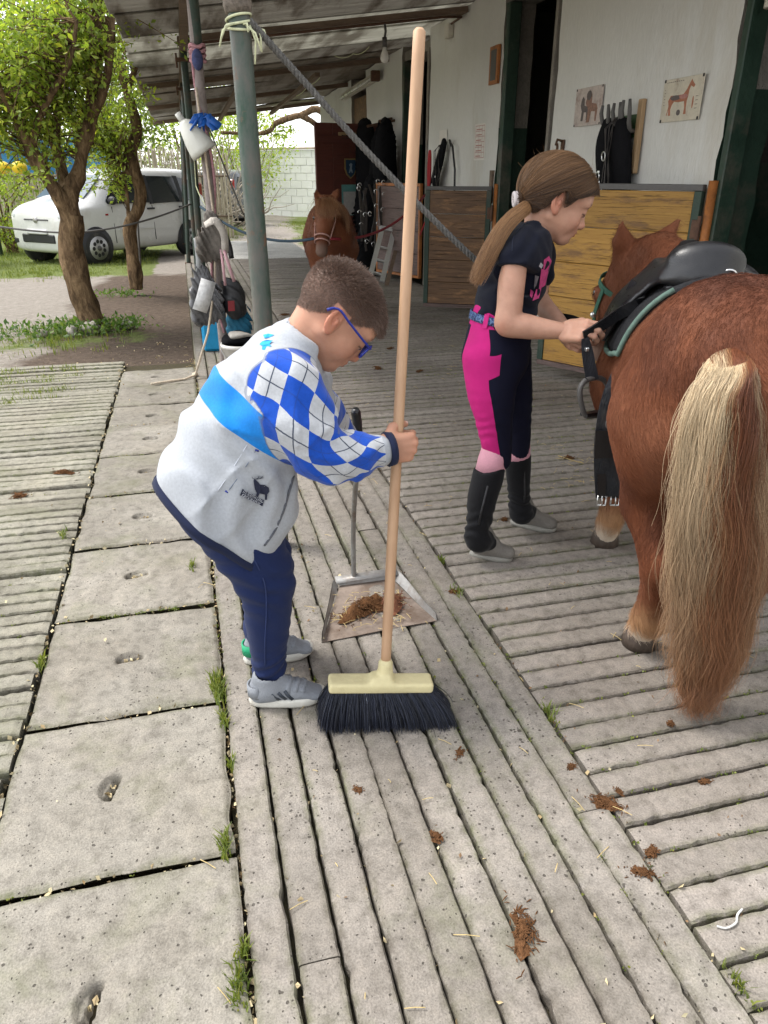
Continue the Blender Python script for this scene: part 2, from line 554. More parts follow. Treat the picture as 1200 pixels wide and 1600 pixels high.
# ================================================================ THE SETTING
# ---------------------------------------------------------------- ground materials
def concrete(name, base, moss=0.25, pits=0.5, tint=(0.006, 0.0, -0.006)):
    m, nt, b = nodes_of(name)
    P = pos(nt)
    oi = nt.nodes.new('ShaderNodeObjectInfo')
    n1, n2, n3 = tex_noise(nt, P, 2.3, 4), tex_noise(nt, P, 28, 5, 0.65), tex_noise(nt, P, 260, 2)
    base = np.array(base)
    c = ramp(nt, n1, [(0.28, tuple(base * 0.80 + np.array(tint))), (0.72, tuple(base * 1.14))])
    c = mixn(nt, 0.9, c, ramp(nt, n2, [(0.28, (0.60, 0.59, 0.57)), (0.5, (1, 1, 1)), (0.74, (1.22, 1.20, 1.18))]), 'MULTIPLY')
    c = mixn(nt, 0.8, c, ramp(nt, n3, [(0.25, (0.62,) * 3), (0.5, (1, 1, 1)), (0.75, (1.32,) * 3)]), 'MULTIPLY')
    c = mixn(nt, 1.0, c, ramp(nt, oi.outputs['Random'], [(0.0, (0.90, 0.89, 0.87)), (0.5, (1.0, 0.99, 0.97)), (1.0, (1.09, 1.08, 1.07))]), 'MULTIPLY')
    c = mixn(nt, 0.85, c, ramp(nt, tex_noise(nt, P, 0.9, 6, 0.7, 0.8), [(0.3, (0.74, 0.73, 0.71)), (0.5, (1, 1, 1)), (0.72, (1.16, 1.14, 1.10))]), 'MULTIPLY')
    # damp moss and ingrained dirt, patchy
    mo = ramp(nt, tex_noise(nt, P, 3.7, 7, 0.7, 0.4), [(0.60 - 0.18 * moss, (0, 0, 0)), (0.80 - 0.12 * moss, (0.75,) * 3)])
    c = mixn(nt, mth(nt, 'MULTIPLY', mo, moss * 1.3, True), c, (0.155, 0.165, 0.085))
    di = ramp(nt, tex_noise(nt, P, 9, 8, 0.75, 0.6), [(0.60, (0, 0, 0)), (0.80, (0.8,) * 3)])
    c = mixn(nt, mth(nt, 'MULTIPLY', di, 0.45), c, (0.13, 0.105, 0.075))
    # dirt and moss held along the worn edges
    ea = nt.nodes.new('ShaderNodeAttribute'); ea.attribute_name = 'edge'
    en = mth(nt, 'MULTIPLY', ea.outputs['Fac'], ramp(nt, tex_noise(nt, P, 34, 6, 0.75), [(0.36, (0, 0, 0)), (0.60, (1, 1, 1))]))
    ec = mixn(nt, ramp(nt, tex_noise(nt, P, 2.2, 3), [(0.42, (0, 0, 0)), (0.58, (1, 1, 1))]), (0.075, 0.062, 0.046), (0.105, 0.115, 0.045))
    c = mixn(nt, mth(nt, 'MULTIPLY', en, 0.72), c, ec)
    # blow holes in the cast face
    vo = nt.nodes.new('ShaderNodeTexVoronoi'); vo.inputs['Scale'].default_value = 98; vo.inputs['Randomness'].default_value = 1
    wob = nt.nodes.new('ShaderNodeVectorMath'); wob.operation = 'MULTIPLY_ADD'
    nn = nt.nodes.new('ShaderNodeTexNoise'); nn.inputs['Scale'].default_value = 90; nt.links.new(P, nn.inputs['Vector'])
    nt.links.new(nn.outputs['Color'], wob.inputs[0]); wob.inputs[1].default_value = (0.007, 0.007, 0.007); nt.links.new(P, wob.inputs[2])
    nt.links.new(wob.outputs[0], vo.inputs['Vector'])
    sel = nt.nodes.new('ShaderNodeSeparateColor'); nt.links.new(vo.outputs['Color'], sel.inputs[0])
    size = mth(nt, 'MULTIPLY', mth(nt, 'MULTIPLY', sel.outputs[0], sel.outputs[1]), mth(nt, 'MULTIPLY', ramp(nt, n1, [(0.3, (0.35,) * 3), (0.7, (1, 1, 1))]), 0.66 * pits))
    hole = mth(nt, 'MULTIPLY', mth(nt, 'SUBTRACT', size, vo.outputs['Distance']), 14, True)
    c = mixn(nt, mth(nt, 'MULTIPLY', hole, 0.85), c, (0.06, 0.052, 0.043))
    nt.links.new(c, b.inputs['Base Color'])
    b.inputs['Roughness'].default_value = 0.88
    b.inputs['Specular IOR Level'].default_value = 0.25
    h = mth(nt, 'SUBTRACT', mth(nt, 'ADD', mth(nt, 'MULTIPLY', n2, 1.6), mth(nt, 'MULTIPLY', n3, 0.5)), mth(nt, 'MULTIPLY', hole, 1.6))
    bump(nt, b, h, 0.0035, 0.8)
    return m
M_SLAT = concrete('slat_concrete', (0.235, 0.217, 0.196), 0.45, 0.9)
M_SLAT_R = concrete('stall_slat_concrete', (0.250, 0.228, 0.207), 0.22, 0.7)
M_SLAT_L = concrete('apron_slat_concrete', (0.262, 0.252, 0.212), 0.5, 0.7)
M_SLAB = concrete('slab_concrete', (0.248, 0.233, 0.205), 0.5, 0.8)
M_PALE = concrete('pale_concrete', (0.62, 0.62, 0.60), 0.03, 0.2)

def soil_mat(name, a, b_, c_=(0.05, 0.045, 0.035)):
    m, nt, b = nodes_of(name)
    P = pos(nt)
    n1, n2 = tex_noise(nt, P, 1.4, 6, 0.65), tex_noise(nt, P, 45, 5, 0.7)
    c = mixn(nt, n1, a, b_)
    c = mixn(nt, ramp(nt, n2, [(0.35, (0.9,) * 3), (0.6, (0, 0, 0))]), c, c_)
    nt.links.new(c, b.inputs['Base Color']); b.inputs['Roughness'].default_value = 0.95; b.inputs['Specular IOR Level'].default_value = 0.1
    bump(nt, b, n2, 0.01, 0.8)
    return m
M_BED = soil_mat('joint_soil', (0.07, 0.055, 0.035), (0.095, 0.085, 0.045))

# yard: grey trodden track, darker damp earth beside the paving, grass further off (one sheet to the horizon)
def yard_mat():
    m, nt, b = nodes_of('yard_soil_and_grass')
    P = pos(nt)
    a = nt.nodes.new('ShaderNodeAttribute'); a.attribute_name = 'Col'
    s = nt.nodes.new('ShaderNodeSeparateColor'); nt.links.new(a.outputs['Color'], s.inputs[0])
    n1, n2, n3 = tex_noise(nt, P, 1.1, 6, 0.65), tex_noise(nt, P, 16, 6, 0.7), tex_noise(nt, P, 90, 3, 0.7)
    track = ramp(nt, n2, [(0.3, (0.235, 0.205, 0.175)), (0.7, (0.36, 0.325, 0.285))])
    earth = ramp(nt, n2, [(0.3, (0.075, 0.055, 0.042)), (0.72, (0.17, 0.128, 0.098))])
    grass = ramp(nt, n2, [(0.3, (0.10, 0.13, 0.035)), (0.7, (0.2, 0.235, 0.08))])
    f = mth(nt, 'ADD', s.outputs[0], mth(nt, 'MULTIPLY', mth(nt, 'SUBTRACT', n1, 0.5), 1.1))
    c = mixn(nt, ramp(nt, f, [(0.38, (0, 0, 0)), (0.6, (1, 1, 1))]), track, earth)
    g = mth(nt, 'ADD', s.outputs[1], mth(nt, 'MULTIPLY', mth(nt, 'SUBTRACT', tex_noise(nt, P, 2.6, 7, 0.75), 0.5), 1.5))
    c = mixn(nt, ramp(nt, g, [(0.45, (0, 0, 0)), (0.62, (1, 1, 1))]), c, grass)
    c = mixn(nt, 0.7, c, ramp(nt, n3, [(0.25, (0.6,) * 3), (0.75, (1.25,) * 3)]), 'MULTIPLY')
    nt.links.new(c, b.inputs['Base Color']); b.inputs['Roughness'].default_value = 0.95; b.inputs['Specular IOR Level'].default_value = 0.15
    bump(nt, b, mth(nt, 'ADD', n2, mth(nt, 'MULTIPLY', n3, 0.4)), 0.03, 0.8)
    return m
def ground_z(x, y):
    """the yard falls a little away from the stable"""
    d = np.maximum(y - 7.0, 0) + np.maximum(-x - 2.0, 0) * 0.6
    return -0.05 - 0.15 * np.clip(d / 8.0, 0, 1)
gx = np.unique(np.concatenate([np.linspace(-300, -20, 16), np.linspace(-20, 6, 131), np.linspace(6, 300, 16)]))
gy = np.unique(np.concatenate([np.linspace(-60, -2, 8), np.linspace(-2, 30, 161), np.linspace(30, 600, 22)]))
GX, GY = np.meshgrid(gx, gy, indexing='ij')
GZ = ground_z(GX, GY) + 0.012 * Gab(3, 0.5)(np.stack([GX, GY, 0 * GX], -1))
GZ = np.where((GX > -0.7) & (GX < 3.2) & (GY < 17.5) & (GY > -2), np.minimum(GZ, -0.07), GZ)
GZ = np.where((GX > -2.9) & (GX <= -0.4) & (GY < 5.95), np.minimum(GZ, -0.06), GZ)
mb = MB(); mb.grid(np.stack([GX, GY, GZ], -1))
me = mb.mesh('yard_ground')
dist_tree = np.minimum(np.hypot(GX + 0.95, GY - 7.5), np.hypot(GX + 0.65, GY - 9.8))
earth = smoothstep(-1.6, -0.9, GX) * (1 - smoothstep(11.5, 13.5, GY)) * 0.75 + np.where((GY < 6.5) & (GX < -0.3), 0.25, 0) + np.exp(-(dist_tree / 1.0) ** 2) * 0.25
grass = np.exp(-((np.hypot((GX + 1.05) / 1.2, (GY - 7.1) / 0.65)) ** 2)) * 0.62 + np.exp(-(np.hypot((GX + 0.9) / 0.5, (GY - 9.8) / 0.5)) ** 2) * 0.5
grass += np.where(GX < -0.5, smoothstep(11.8, 13.0, GY + 0.25 * (GX + 2)) * 0.85, 0)
grass += smoothstep(15.5, 18.0, GY) * 0.85 * (1 - 0.9 * np.exp(-((GX - 1.6 - (GY - 17) * 0.12) / 0.9) ** 2)) * (GX >= -0.5)
grass += np.where((GX < -1.3), np.exp(-((GY - 6.2) / 0.35) ** 2) * 0.45, 0)
set_col(me, np.stack([earth, grass, 0 * grass], -1).reshape(-1, 3))
yard = link('yard_ground', me, yard_mat(), None, True, 'structure')

# ---------------------------------------------------------------- concrete slats: mesh variants with worn, uneven edges
def slat_mesh(L, w, seed, nx=22, h=0.07, jit=0.0012):
    g = np.random.default_rng(seed)
    nx = max(nx, int(L * 55))
    xs = np.linspace(0, L, nx)
    def wob(a):
        t = np.interp(xs, np.linspace(0, L, max(4, int(L * 6))), g.normal(size=max(4, int(L * 6))))
        return t * a * 0.8 + g.normal(size=nx) * a * 0.75
    el, er, zt = wob(jit), wob(jit), wob(0.0006)
    chip, chip2 = [(g.random(nx) < 0.05) * g.uniform(0.001, 0.005, nx) for _ in (0, 1)]
    P = np.zeros((nx, 8, 3))
    for i, x in enumerate(xs):
        a, b = -w / 2 + el[i] + chip[i], w / 2 + er[i] - chip2[i]
        P[i, :, 0] = x
        P[i, :, 1] = [a - 0.002, a, a + 0.004, a + 0.017, b - 0.017, b - 0.004, b, b + 0.002]
        P[i, :, 2] = [-h, -0.007 - chip[i] * .5, zt[i] - .0008, zt[i], zt[i], zt[i] - .0008, -0.007 - chip2[i] * .5, -h]
    P[0, 2:6, 2] -= 0.004; P[-1, 2:6, 2] -= 0.004
    m = MB(); m.grid(P, flip=True)
    m.f += [tuple(range(8))[::-1], tuple(range((nx - 1) * 8, nx * 8))]; m.mi += [0, 0]
    me = m.mesh('slat')
    set_f(me, 'edge', np.tile([1, 1, .75, 0, 0, .75, 1, 1], nx))
    return me

# right: slats running across the covered aisle to the stable wall
bed = MB(); bed.box((0.79, -1.0, -0.30), (2.86, 12.9, -0.034))
stall_floor = bed.build('stable_aisle', M_BED, None, kind='structure')
pitch = 0.0805
var = [slat_mesh(2.05, pitch - 0.0062, 100 + i, 40) for i in range(9)]
for m_ in var: m_.materials.append(M_SLAT_R)
y0 = 0.6855
for i in range(-5, 151):
    o = bpy.data.objects.new('slat', var[int(rng.integers(9))]); COL.objects.link(o)
    o.parent = stall_floor
    o.location = (0.803 + rng.normal() * 0.003, y0 + pitch * (i + 0.5), rng.normal() * 0.0016)
    o.rotation_euler = (rng.normal() * 0.012, rng.normal() * 0.0012, rng.normal() * 0.0016)
    if rng.random() < 0.5:
        o.rotation_euler.z += math.pi; o.location.x += 2.05
# far end of the aisle: pale poured slab
ps = MB(); ps.bbox((0.35, 12.92, -0.30), (2.1, 16.4, 0.0), 0.01); ps.build('pale_concrete_slab', M_PALE, None, kind='structure')

# middle: ten lanes of slats running along the aisle
bed = MB(); bed.box((-0.03, -1.0, -0.30), (0.787, 13.0, -0.036))
lane_floor = bed.build('walkway', M_BED, None, kind='structure')
lw = 0.0817
lvar = {}
for L in (1.15, 2.6, 3.4, 4.3):
    lvar[L] = []
    for q in range(3):
        me_ = slat_mesh(L, lw - 0.0060, 300 + int(L * 100) + q, int(L * 30), jit=0.0012); me_.materials.append(M_SLAT); lvar[L].append(me_)
for k in range(10):
    y = -0.4 - rng.random() * 1.2
    while y < 12.6:
        L = [2.6, 3.4, 4.3][int(rng.integers(3))] if k != 1 else 1.15
        o = bpy.data.objects.new('slat', lvar[L][int(rng.integers(3))]); COL.objects.link(o)
        o.parent = lane_floor
        o.rotation_euler = (rng.normal() * 0.01, rng.normal() * 0.0006, math.pi / 2 + rng.normal() * 0.0008)
        dz = 0.006 if k == 0 else 0.0
        o.location = (-0.021 + lw * (k + 0.5), y, rng.normal() * 0.0010 + dz)
        y += L + 0.004

# big square slabs with lifting slots
def slab_mesh(seed, slot_ang, n=90, S=0.497, T=0.08):
    g = np.random.default_rng(seed)
    u = np.concatenate([[0, 0.004], np.linspace(0.012, S - 0.012, n), [S - 0.004, S]])
    X, Y = np.meshgrid(u, u, indexing='ij')
    Z = 0.0012 * Gab(seed, 9)(np.stack([X, Y, 0 * X], -1))
    ed = np.minimum(np.minimum(X, S - X), np.minimum(Y, S - Y))
    Z -= 0.006 * np.clip(1 - ed / 0.010, 0, 1) ** 2
    cx, cyy = 0.24, 0.25
    ca, sa = math.cos(slot_ang), math.sin(slot_ang)
    p, q = (X - cx) * ca + (Y - cyy) * sa, -(X - cx) * sa + (Y - cyy) * ca
    d = np.hypot(p / 0.042, q / 0.034)
    rim = (1 - smoothstep(0.92, 1.06, d))
    Z -= (0.0025 + 0.012 * smoothstep(-0.030, 0.034, q)) * rim
    Z -= 0.040 * (1 - smoothstep(0.80, 1.0, np.maximum(np.abs(p) / 0.037, np.abs(q - 0.008) / 0.0085)))
    X = X + 0.002 * Gab(seed + 5, 7)(np.stack([X, Y, 0 * X], -1)) * (ed < 0.012)
    Y = Y + 0.002 * Gab(seed + 6, 7)(np.stack([X, Y, 0 * X], -1)) * (ed < 0.012)
    m = MB(); m.grid(np.stack([X, Y, Z], -1))
    nn = len(u)
    ring = [(i, 0) for i in range(nn)] + [(nn - 1, j) for j in range(1, nn)] + [(i, nn - 1) for i in range(nn - 2, -1, -1)] + [(0, j) for j in range(nn - 2, 0, -1)]
    low = [(X[i, j], Y[i, j], -T) for i, j in ring]
    b0 = len(m.v); m.v += low
    for t in range(len(ring)):
        t2 = (t + 1) % len(ring)
        a, b = ring[t][0] * nn + ring[t][1], ring[t2][0] * nn + ring[t2][1]
        m.f.append((a, b0 + t, b0 + t2, b)); m.mi.append(0)
    me = m.mesh('slab')
    set_f(me, 'edge', np.concatenate([(1 - smoothstep(0, .022, ed)).ravel(), np.ones(len(ring))]))
    return me
bed = MB(); bed.box((-0.545, -0.5, -0.30), (-0.034, 5.83, -0.040))
slab_path = bed.build('slab_path', M_BED, None, kind='structure')
ys = 1.148 - 0.5115 * 3
angs = [0.1, 1.5, 0.05, 1.25, 0.12, 0.2, -0.1, 0.15, 0.05, 0.1, 0.2, 0.0, 0.1]
for i in range(13):
    Yc = ys + 0.5115 * i if i < 9 else ys + 0.5115 * 8 + 0.45 * (i - 8)
    if Yc > 5.5: break
    me_ = slab_mesh(500 + i, angs[i] if i != 2 else 1.35)
    o = link('slab', me_, M_SLAB, slab_path, True)
    o.location = (-0.527 + 0.002 * rng.normal(), Yc + 0.006, rng.normal() * 0.002)
    o.rotation_euler = (rng.normal() * 0.003, rng.normal() * 0.004, rng.normal() * 0.004)
    if i >= 8: o.scale = (1, 0.44 / 0.49 if i > 8 else 0.9, 1)

# left: apron of narrow slats running outwards
bed = MB(); bed.box((-2.75, 0.0, -0.30), (-0.547, 5.84, -0.034))
apron = bed.build('apron', M_BED, None, kind='structure')
lp = 0.0683
avar = [slat_mesh(2.15, lp - 0.0062, 700 + i, 44, jit=0.0022) for i in range(7)]
for m_ in avar: m_.materials.append(M_SLAT_L)
for i in range(0, 84):
    o = bpy.data.objects.new('slat', avar[int(rng.integers(7))]); COL.objects.link(o)
    o.parent = apron
    o.location = (-2.69 + rng.normal() * 0.004, 0.15 + lp * (i + 0.5) - 0.012, rng.normal() * 0.0028)
    o.rotation_euler = (rng.normal() * 0.014, rng.normal() * 0.0015, rng.normal() * 0.0022)

# ---------------------------------------------------------------- stable: wall, piers, openings, dark rooms behind
WX = 2.86
M_WALL = pbr('white_limewash', (0.63, 0.625, 0.59), 0.9, var=0.09, vscale=1.2, fine=50, bmp=0.0012, dirt=(0.48, 0.44, 0.36), dirt_amt=0.0, stretch=(1, 1, .35), spec=0.15)
M_GREENP = pbr('dark_green_paint', (0.022, 0.046, 0.030), 0.55, var=0.3, vscale=5, fine=40, dirt=(0.09, 0.08, 0.06), dirt_amt=0.1)
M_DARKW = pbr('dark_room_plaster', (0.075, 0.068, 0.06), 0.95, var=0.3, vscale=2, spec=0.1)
M_MORTAR = pbr('bare_render', (0.22, 0.2, 0.17), 0.95, var=0.3, vscale=6, fine=50, bmp=0.003)
M_ORANGE = pbr('orange_brown_paint', (0.36, 0.13, 0.035), 0.5, var=0.3, vscale=9, fine=70, dirt=(0.12, 0.06, 0.03), dirt_amt=0.1)
M_STEEL = pbr('dull_steel', (0.32, 0.32, 0.31), 0.45, 0.8, var=0.2, vscale=12, dirt=(0.16, 0.09, 0.05), dirt_amt=0.1)
M_ALU = pbr('aluminium', (0.62, 0.63, 0.63), 0.4, 0.7, var=0.1)
M_DARKGREY = pbr('dark_grey_edge', (0.10, 0.095, 0.09), 0.6, var=0.2)
M_BLACK = pbr('black_leather', (0.009, 0.009, 0.0105), 0.36, var=0.3, vscale=20, fine=260, bmp=0.00012, spec=0.55)
M_BLACKC = pbr('black_cloth', (0.009, 0.009, 0.0105), 0.95, var=0.35, vscale=14, fine=200, bmp=0.0008, spec=0.1)

def roof_z(x, y):
    """underside of the mono-pitch roof: falls to the eaves and, slightly, to the far end"""
    return 2.70 - 0.020 * (y - 7.7) - 0.125 * (WX - x)

stable = thing('stable_building', 'white limewashed stable wall with dark open doorways between green painted jambs', 'stable', (WX, 7, 0))
WT = 0.28
segs = [(-1.5, 2.75), (3.86, 5.93), (7.02, 9.12), (10.28, 12.3), (13.35, 16.3)]
P = stable
for (a, b) in segs:
    m = MB()
    ny = max(2, int((b - a) / 0.10)); nz = 26
    yy = np.linspace(a, b, ny)
    rag = 0.007 * Gab(31, 2.2)(np.stack([yy * 0, yy * 0, np.linspace(0, 3, ny)], -1))
    # front face with slightly wavy plaster and ragged corners
    Q = np.zeros((ny, nz, 3))
    for j, t in enumerate(np.linspace(0, 1, nz)):
        top = np.array([roof_z(WX, y_) + 0.05 for y_ in yy])
        Q[:, j] = np.stack([np.full(ny, WX), yy, t * top], -1)
    Q[:, :, 0] += 0.005 * Gab(33, 1.3)(Q) + 0.0015 * Gab(35, 6)(Q)
    e = 0.006 * Gab(37, 4)(Q)
    Q[0, :, 1] += e[0]; Q[-1, :, 1] += e[-1]
    m.grid(Q, flip=True)
    bk = Q.copy(); bk[:, :, 0] = WX + WT; m.grid(bk)
    m.build('wall', M_WALL, P, True, world=True)
    for idx, fl in ((0, True), (-1, False)):
        S_ = np.stack([Q[idx], bk[idx]], 0)
        k = 15
        r = MB(); r.grid(S_[:, k:], flip=not fl); r.build('reveal', M_MORTAR, P, True, world=True)
        r = MB(); r.grid(S_[:, :k + 1], flip=not fl); r.build('reveal', M_GREENP, P, True, world=True)
# lintels over the openings run up to the roof (the doorways are tall)
ops = [(2.75, 3.86), (5.93, 7.02), (9.12, 10.28), (12.3, 13.35)]
for i, (a, b) in enumerate(ops):
    z = roof_z(WX, (a + b) / 2) - 0.02
    m = MB(); m.box((WX + 0.03, a, z - 0.1), (WX + WT, b, z + 0.0)); m.build('lintel', M_MORTAR, P, world=True)
# painted jamb posts just inside the openings (steel channel on the far side of each opening)
for (y, w) in ((3.80, 0.05), (6.93, 0.08), (2.80, 0.06), (10.2, 0.07), (9.18, 0.06), (5.99, 0.04)):
    m = MB(); m.bbox((WX - 0.012, y - w / 2, 0.0), (WX + 0.10, y + w / 2, roof_z(WX, y) - 0.12), 0.006)
    jm = m.build('jamb', M_GREENP if y not in (9.18, 5.99) else M_MORTAR, P, world=True)
m = MB(); m.tube([(WX + 0.005, 3.68, 2.02), (WX + 0.02, 3.70, 2.3), (WX + 0.03, 3.70, 2.6)], 0.022, 8); m.build('conduit_pipe', pbr('cream_pipe', (0.5, 0.47, 0.38), 0.5), P, world=True)
# rooms behind
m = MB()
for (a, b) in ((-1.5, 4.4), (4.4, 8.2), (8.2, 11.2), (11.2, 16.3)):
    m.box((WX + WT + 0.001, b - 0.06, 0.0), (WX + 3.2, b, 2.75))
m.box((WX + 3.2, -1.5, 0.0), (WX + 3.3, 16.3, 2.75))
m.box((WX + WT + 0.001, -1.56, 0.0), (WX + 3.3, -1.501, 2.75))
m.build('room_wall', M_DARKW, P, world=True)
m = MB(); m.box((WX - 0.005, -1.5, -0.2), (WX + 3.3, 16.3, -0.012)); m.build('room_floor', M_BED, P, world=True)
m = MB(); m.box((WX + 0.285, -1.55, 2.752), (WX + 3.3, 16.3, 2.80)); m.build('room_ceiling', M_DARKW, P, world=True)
# green dado and stacked things glimpsed in the nearest rooms
for y in (4.33, 8.13):
    m = MB(); m.box((WX + 0.30, y - 0.012, 0.0), (WX + 3.19, y - 0.002, 1.35)); m.build('dado', M_GREENP, P, world=True)
# ---------------------------------------------------------------- canopy roof
def sheet_mat(name, a, b_, tr, grime):
    m, nt, b = nodes_of(name)
    P = pos(nt)
    st = pos(nt, (0.5, 7.0, 1.0))
    c = ramp(nt, tex_noise(nt, st, 2.2, 6, 0.7), [(0.3, a), (0.7, b_)])
    g = ramp(nt, tex_noise(nt, pos(nt, (2.2, 0.35, 1)), 2.0, 5, 0.65), [(0.45, (0, 0, 0)), (0.62, (1, 1, 1))])
    c = mixn(nt, mth(nt, 'MULTIPLY', g, grime), c, (0.11, 0.085, 0.06))
    nt.links.new(c, b.inputs['Base Color'])
    b.inputs['Roughness'].default_value = 0.42
    b.inputs['Specular IOR Level'].default_value = 0.5
    t = nt.nodes.new('ShaderNodeBsdfTranslucent'); nt.links.new(c, t.inputs['Color'])
    x = nt.nodes.new('ShaderNodeMixShader'); x.inputs[0].default_value = tr
    nt.links.new(b.outputs[0], x.inputs[1]); nt.links.new(t.outputs[0], x.inputs[2])
    nt.links.new(x.outputs[0], nt.nodes['Material Output'].inputs['Surface'])
    return m
M_SHEET_A = sheet_mat('grey_roof_sheet', (0.30, 0.285, 0.255), (0.46, 0.44, 0.40), 0.45, 0.7)
M_SHEET_B = sheet_mat('pale_translucent_roof_sheet', (0.42, 0.41, 0.36), (0.62, 0.61, 0.56), 0.6, 0.5)
M_SHEET_C = sheet_mat('old_brown_roof_sheet', (0.24, 0.21, 0.175), (0.38, 0.34, 0.29), 0.12, 0.7)
M_BEAM = pbr('weathered_timber', (0.17, 0.12, 0.085), 0.85, var=0.4, vscale=4, fine=30, stretch=(1, 6, 6), bmp=0.0015)
M_RUST = pbr('rusty_iron', (0.12, 0.065, 0.042), 0.8, 0.2, var=0.5, vscale=14, fine=80, bmp=0.001)
roof = thing('canopy_roof', 'corrugated grey canopy roof over the aisle sloping from the white wall to the posts', 'roof', (0.2, 7, 2.4))
EAVE = -0.36
ys_ = 2.45  # unseen near end, cut back to let more sky light under the roof
k = 0
while ys_ < 16.5:
    w = 0.9
    n = int(w / 0.0095)
    yy = np.linspace(ys_ - 0.03, ys_ + w + 0.03, n)
    xx = np.linspace(EAVE + rng.normal() * 0.015, WX + 0.32, 7)
    lift = 0.012 if k % 2 else 0.030
    Z = np.array([[roof_z(x, y) + 0.05 + 0.011 * math.sin(2 * math.pi * y / 0.062) + lift for y in yy] for x in xx])
    if 10.9 < ys_ < 16.5: Z += 0.012 * Gab(k, 0.7)(np.stack([np.zeros_like(Z), Z * 0 + yy[None], Z * 0 + xx[:, None]], -1))
    Q = np.stack([np.repeat(xx[:, None], n, 1), np.repeat(yy[None], 7, 0), Z], -1)
    m = MB(); m.grid(Q, flip=True)
    bk = Q.copy(); bk[..., 2] += 0.003; m.grid(bk)
    mt = M_SHEET_C if ys_ > 10.4 else (M_SHEET_B if (k in (3, 6, 7)) else M_SHEET_A)
    m.build('roof_sheet', mt, roof, True, world=True)
    ys_ += w; k += 1
def rbeam(y, w, h, x0, x1, mat, name='rafter', drop=0.0):
    m = MB()
    vs = []
    for x in (x0, x1):
        z = roof_z(x, y) + 0.040 - drop
        for (dy, dz) in ((-w / 2, -h), (w / 2, -h), (w / 2, 0), (-w / 2, 0)): vs.append((x, y + dy, z + dz))
    m.add(vs, [(0, 1, 2, 3), (7, 6, 5, 4), (0, 4, 5, 1), (1, 5, 6, 2), (2, 6, 7, 3), (3, 7, 4, 0)])
    return m.build(name, mat, roof, world=True)
rbeam(8.02, 0.20, 0.05, 0.12, WX - 0.01, M_BEAM)
rbeam(5.2, 0.09, 0.04, EAVE + 0.02, WX - 0.01, M_BEAM)
rbeam(2.5, 0.09, 0.05, EAVE + 0.02, WX - 0.01, M_BEAM)
for y in (10.95, 13.6, 16.4): rbeam(y, 0.08, 0.06, EAVE + 0.02, WX - 0.01, M_BEAM)
for x in (0.9, 1.9):
    m = MB()
    for (a, b) in ((10.95, 16.45),):
        za, zb = roof_z(x, a) - 0.045, roof_z(x, b) - 0.045
        m.add([(x - .03, a, za), (x + .03, a, za), (x + .03, a, za - .05), (x - .03, a, za - .05), (x - .03, b, zb), (x + .03, b, zb), (x + .03, b, zb - .05), (x - .03, b, zb - .05)],
              [(0, 1, 2, 3), (7, 6, 5, 4), (0, 4, 5, 1), (1, 5, 6, 2), (2, 6, 7, 3), (3, 7, 4, 0)])
    m.build('purlin', M_BEAM, roof, world=True)
m = MB()                                                     # eaves rail on the post tops
ptsr = [(0.17, y, roof_z(0.17, y) - 0.015) for y in np.linspace(2.47, 16.4, 24)]
m.ribbon(ptsr, 0.07, 0.05, side=(1, 0, 0)); m.build('eaves_rail', M_BEAM, roof, world=True)

# ---------------------------------------------------------------- posts
def post_mat():
    m, nt, b = nodes_of('chipped_green_post_paint')
    P = pos(nt)
    c = ramp(nt, tex_noise(nt, pos(nt, (3, 3, 1)), 2.2, 6, 0.7), [(0.36, (0.030, 0.070, 0.045)), (0.46, (0.075, 0.095, 0.078)), (0.60, (0.13, 0.115, 0.10)), (0.72, (0.19, 0.17, 0.15))])
    ru = ramp(nt, tex_noise(nt, P, 14, 7, 0.72), [(0.58, (0, 0, 0)), (0.66, (1, 1, 1))])
    c = mixn(nt, mth(nt, 'MULTIPLY', ru, 0.75), c, (0.16, 0.085, 0.05))
    nt.links.new(c, b.inputs['Base Color']); b.inputs['Roughness'].default_value = 0.5; b.inputs['Specular IOR Level'].default_value = 0.4
    bump(nt, b, tex_noise(nt, P, 60, 4, 0.7), 0.003, 0.7)
    return m
M_POST = post_mat()
M_POSTD = pbr('dark_green_post', (0.035, 0.055, 0.042), 0.5, var=0.35, vscale=6, fine=50, dirt=(0.10, 0.06, 0.04), dirt_amt=0.2)
M_POSTP = pbr('worn_pinkish_grey_post', (0.26, 0.22, 0.205), 0.7, var=0.25, vscale=7, fine=60, dirt=(0.13, 0.10, 0.085), dirt_amt=0.2, bmp=0.002)
b1 = at_z(438, 852)
t1 = at_y(372, 20, b1[1])
ZT = float(at_y(374, 28, b1[1])[2])
def post(name_label, base, top, r, mat, group=None, extra=True):
    t = thing('post', name_label, 'post', tuple(base), group=group)
    base, top = np.array(base, float), np.array(top, float)
    m = MB(); g = Gab(int(base[1] * 7), 1.2)
    pts = [base + (top - base) * s for s in np.linspace(0, 1, 26)]
    pts = [q + 0.002 * np.array([g(q), g(q + 5), 0]) for q in pts]
    m.tube(pts, [r * (1 + 0.02 * math.sin(7 * s)) for s in np.linspace(0, 1, 26)], 20)
    m.build('shaft', mat, t, True, world=True)
    if extra:
        m = MB(); m.box((base[0] - r * 1.7, base[1] - r * 1.7, 0.002), (base[0] + r * 1.7, base[1] + r * 1.7, 0.014)); m.build('foot_plate', M_RUST, t, world=True)
    return t
d1 = (t1 - b1) / (t1 - b1)[2]
top1 = b1 + d1 * (roof_z(0.2, b1[1]) - 0.04)
post1 = post('thick round post with chipped green paint right behind the bending boy', b1 - d1 * 0.055, top1, 0.0315, M_POST, 'posts along the eaves', False)
m = MB(); c0 = b1 + d1 * (ZT + .03)
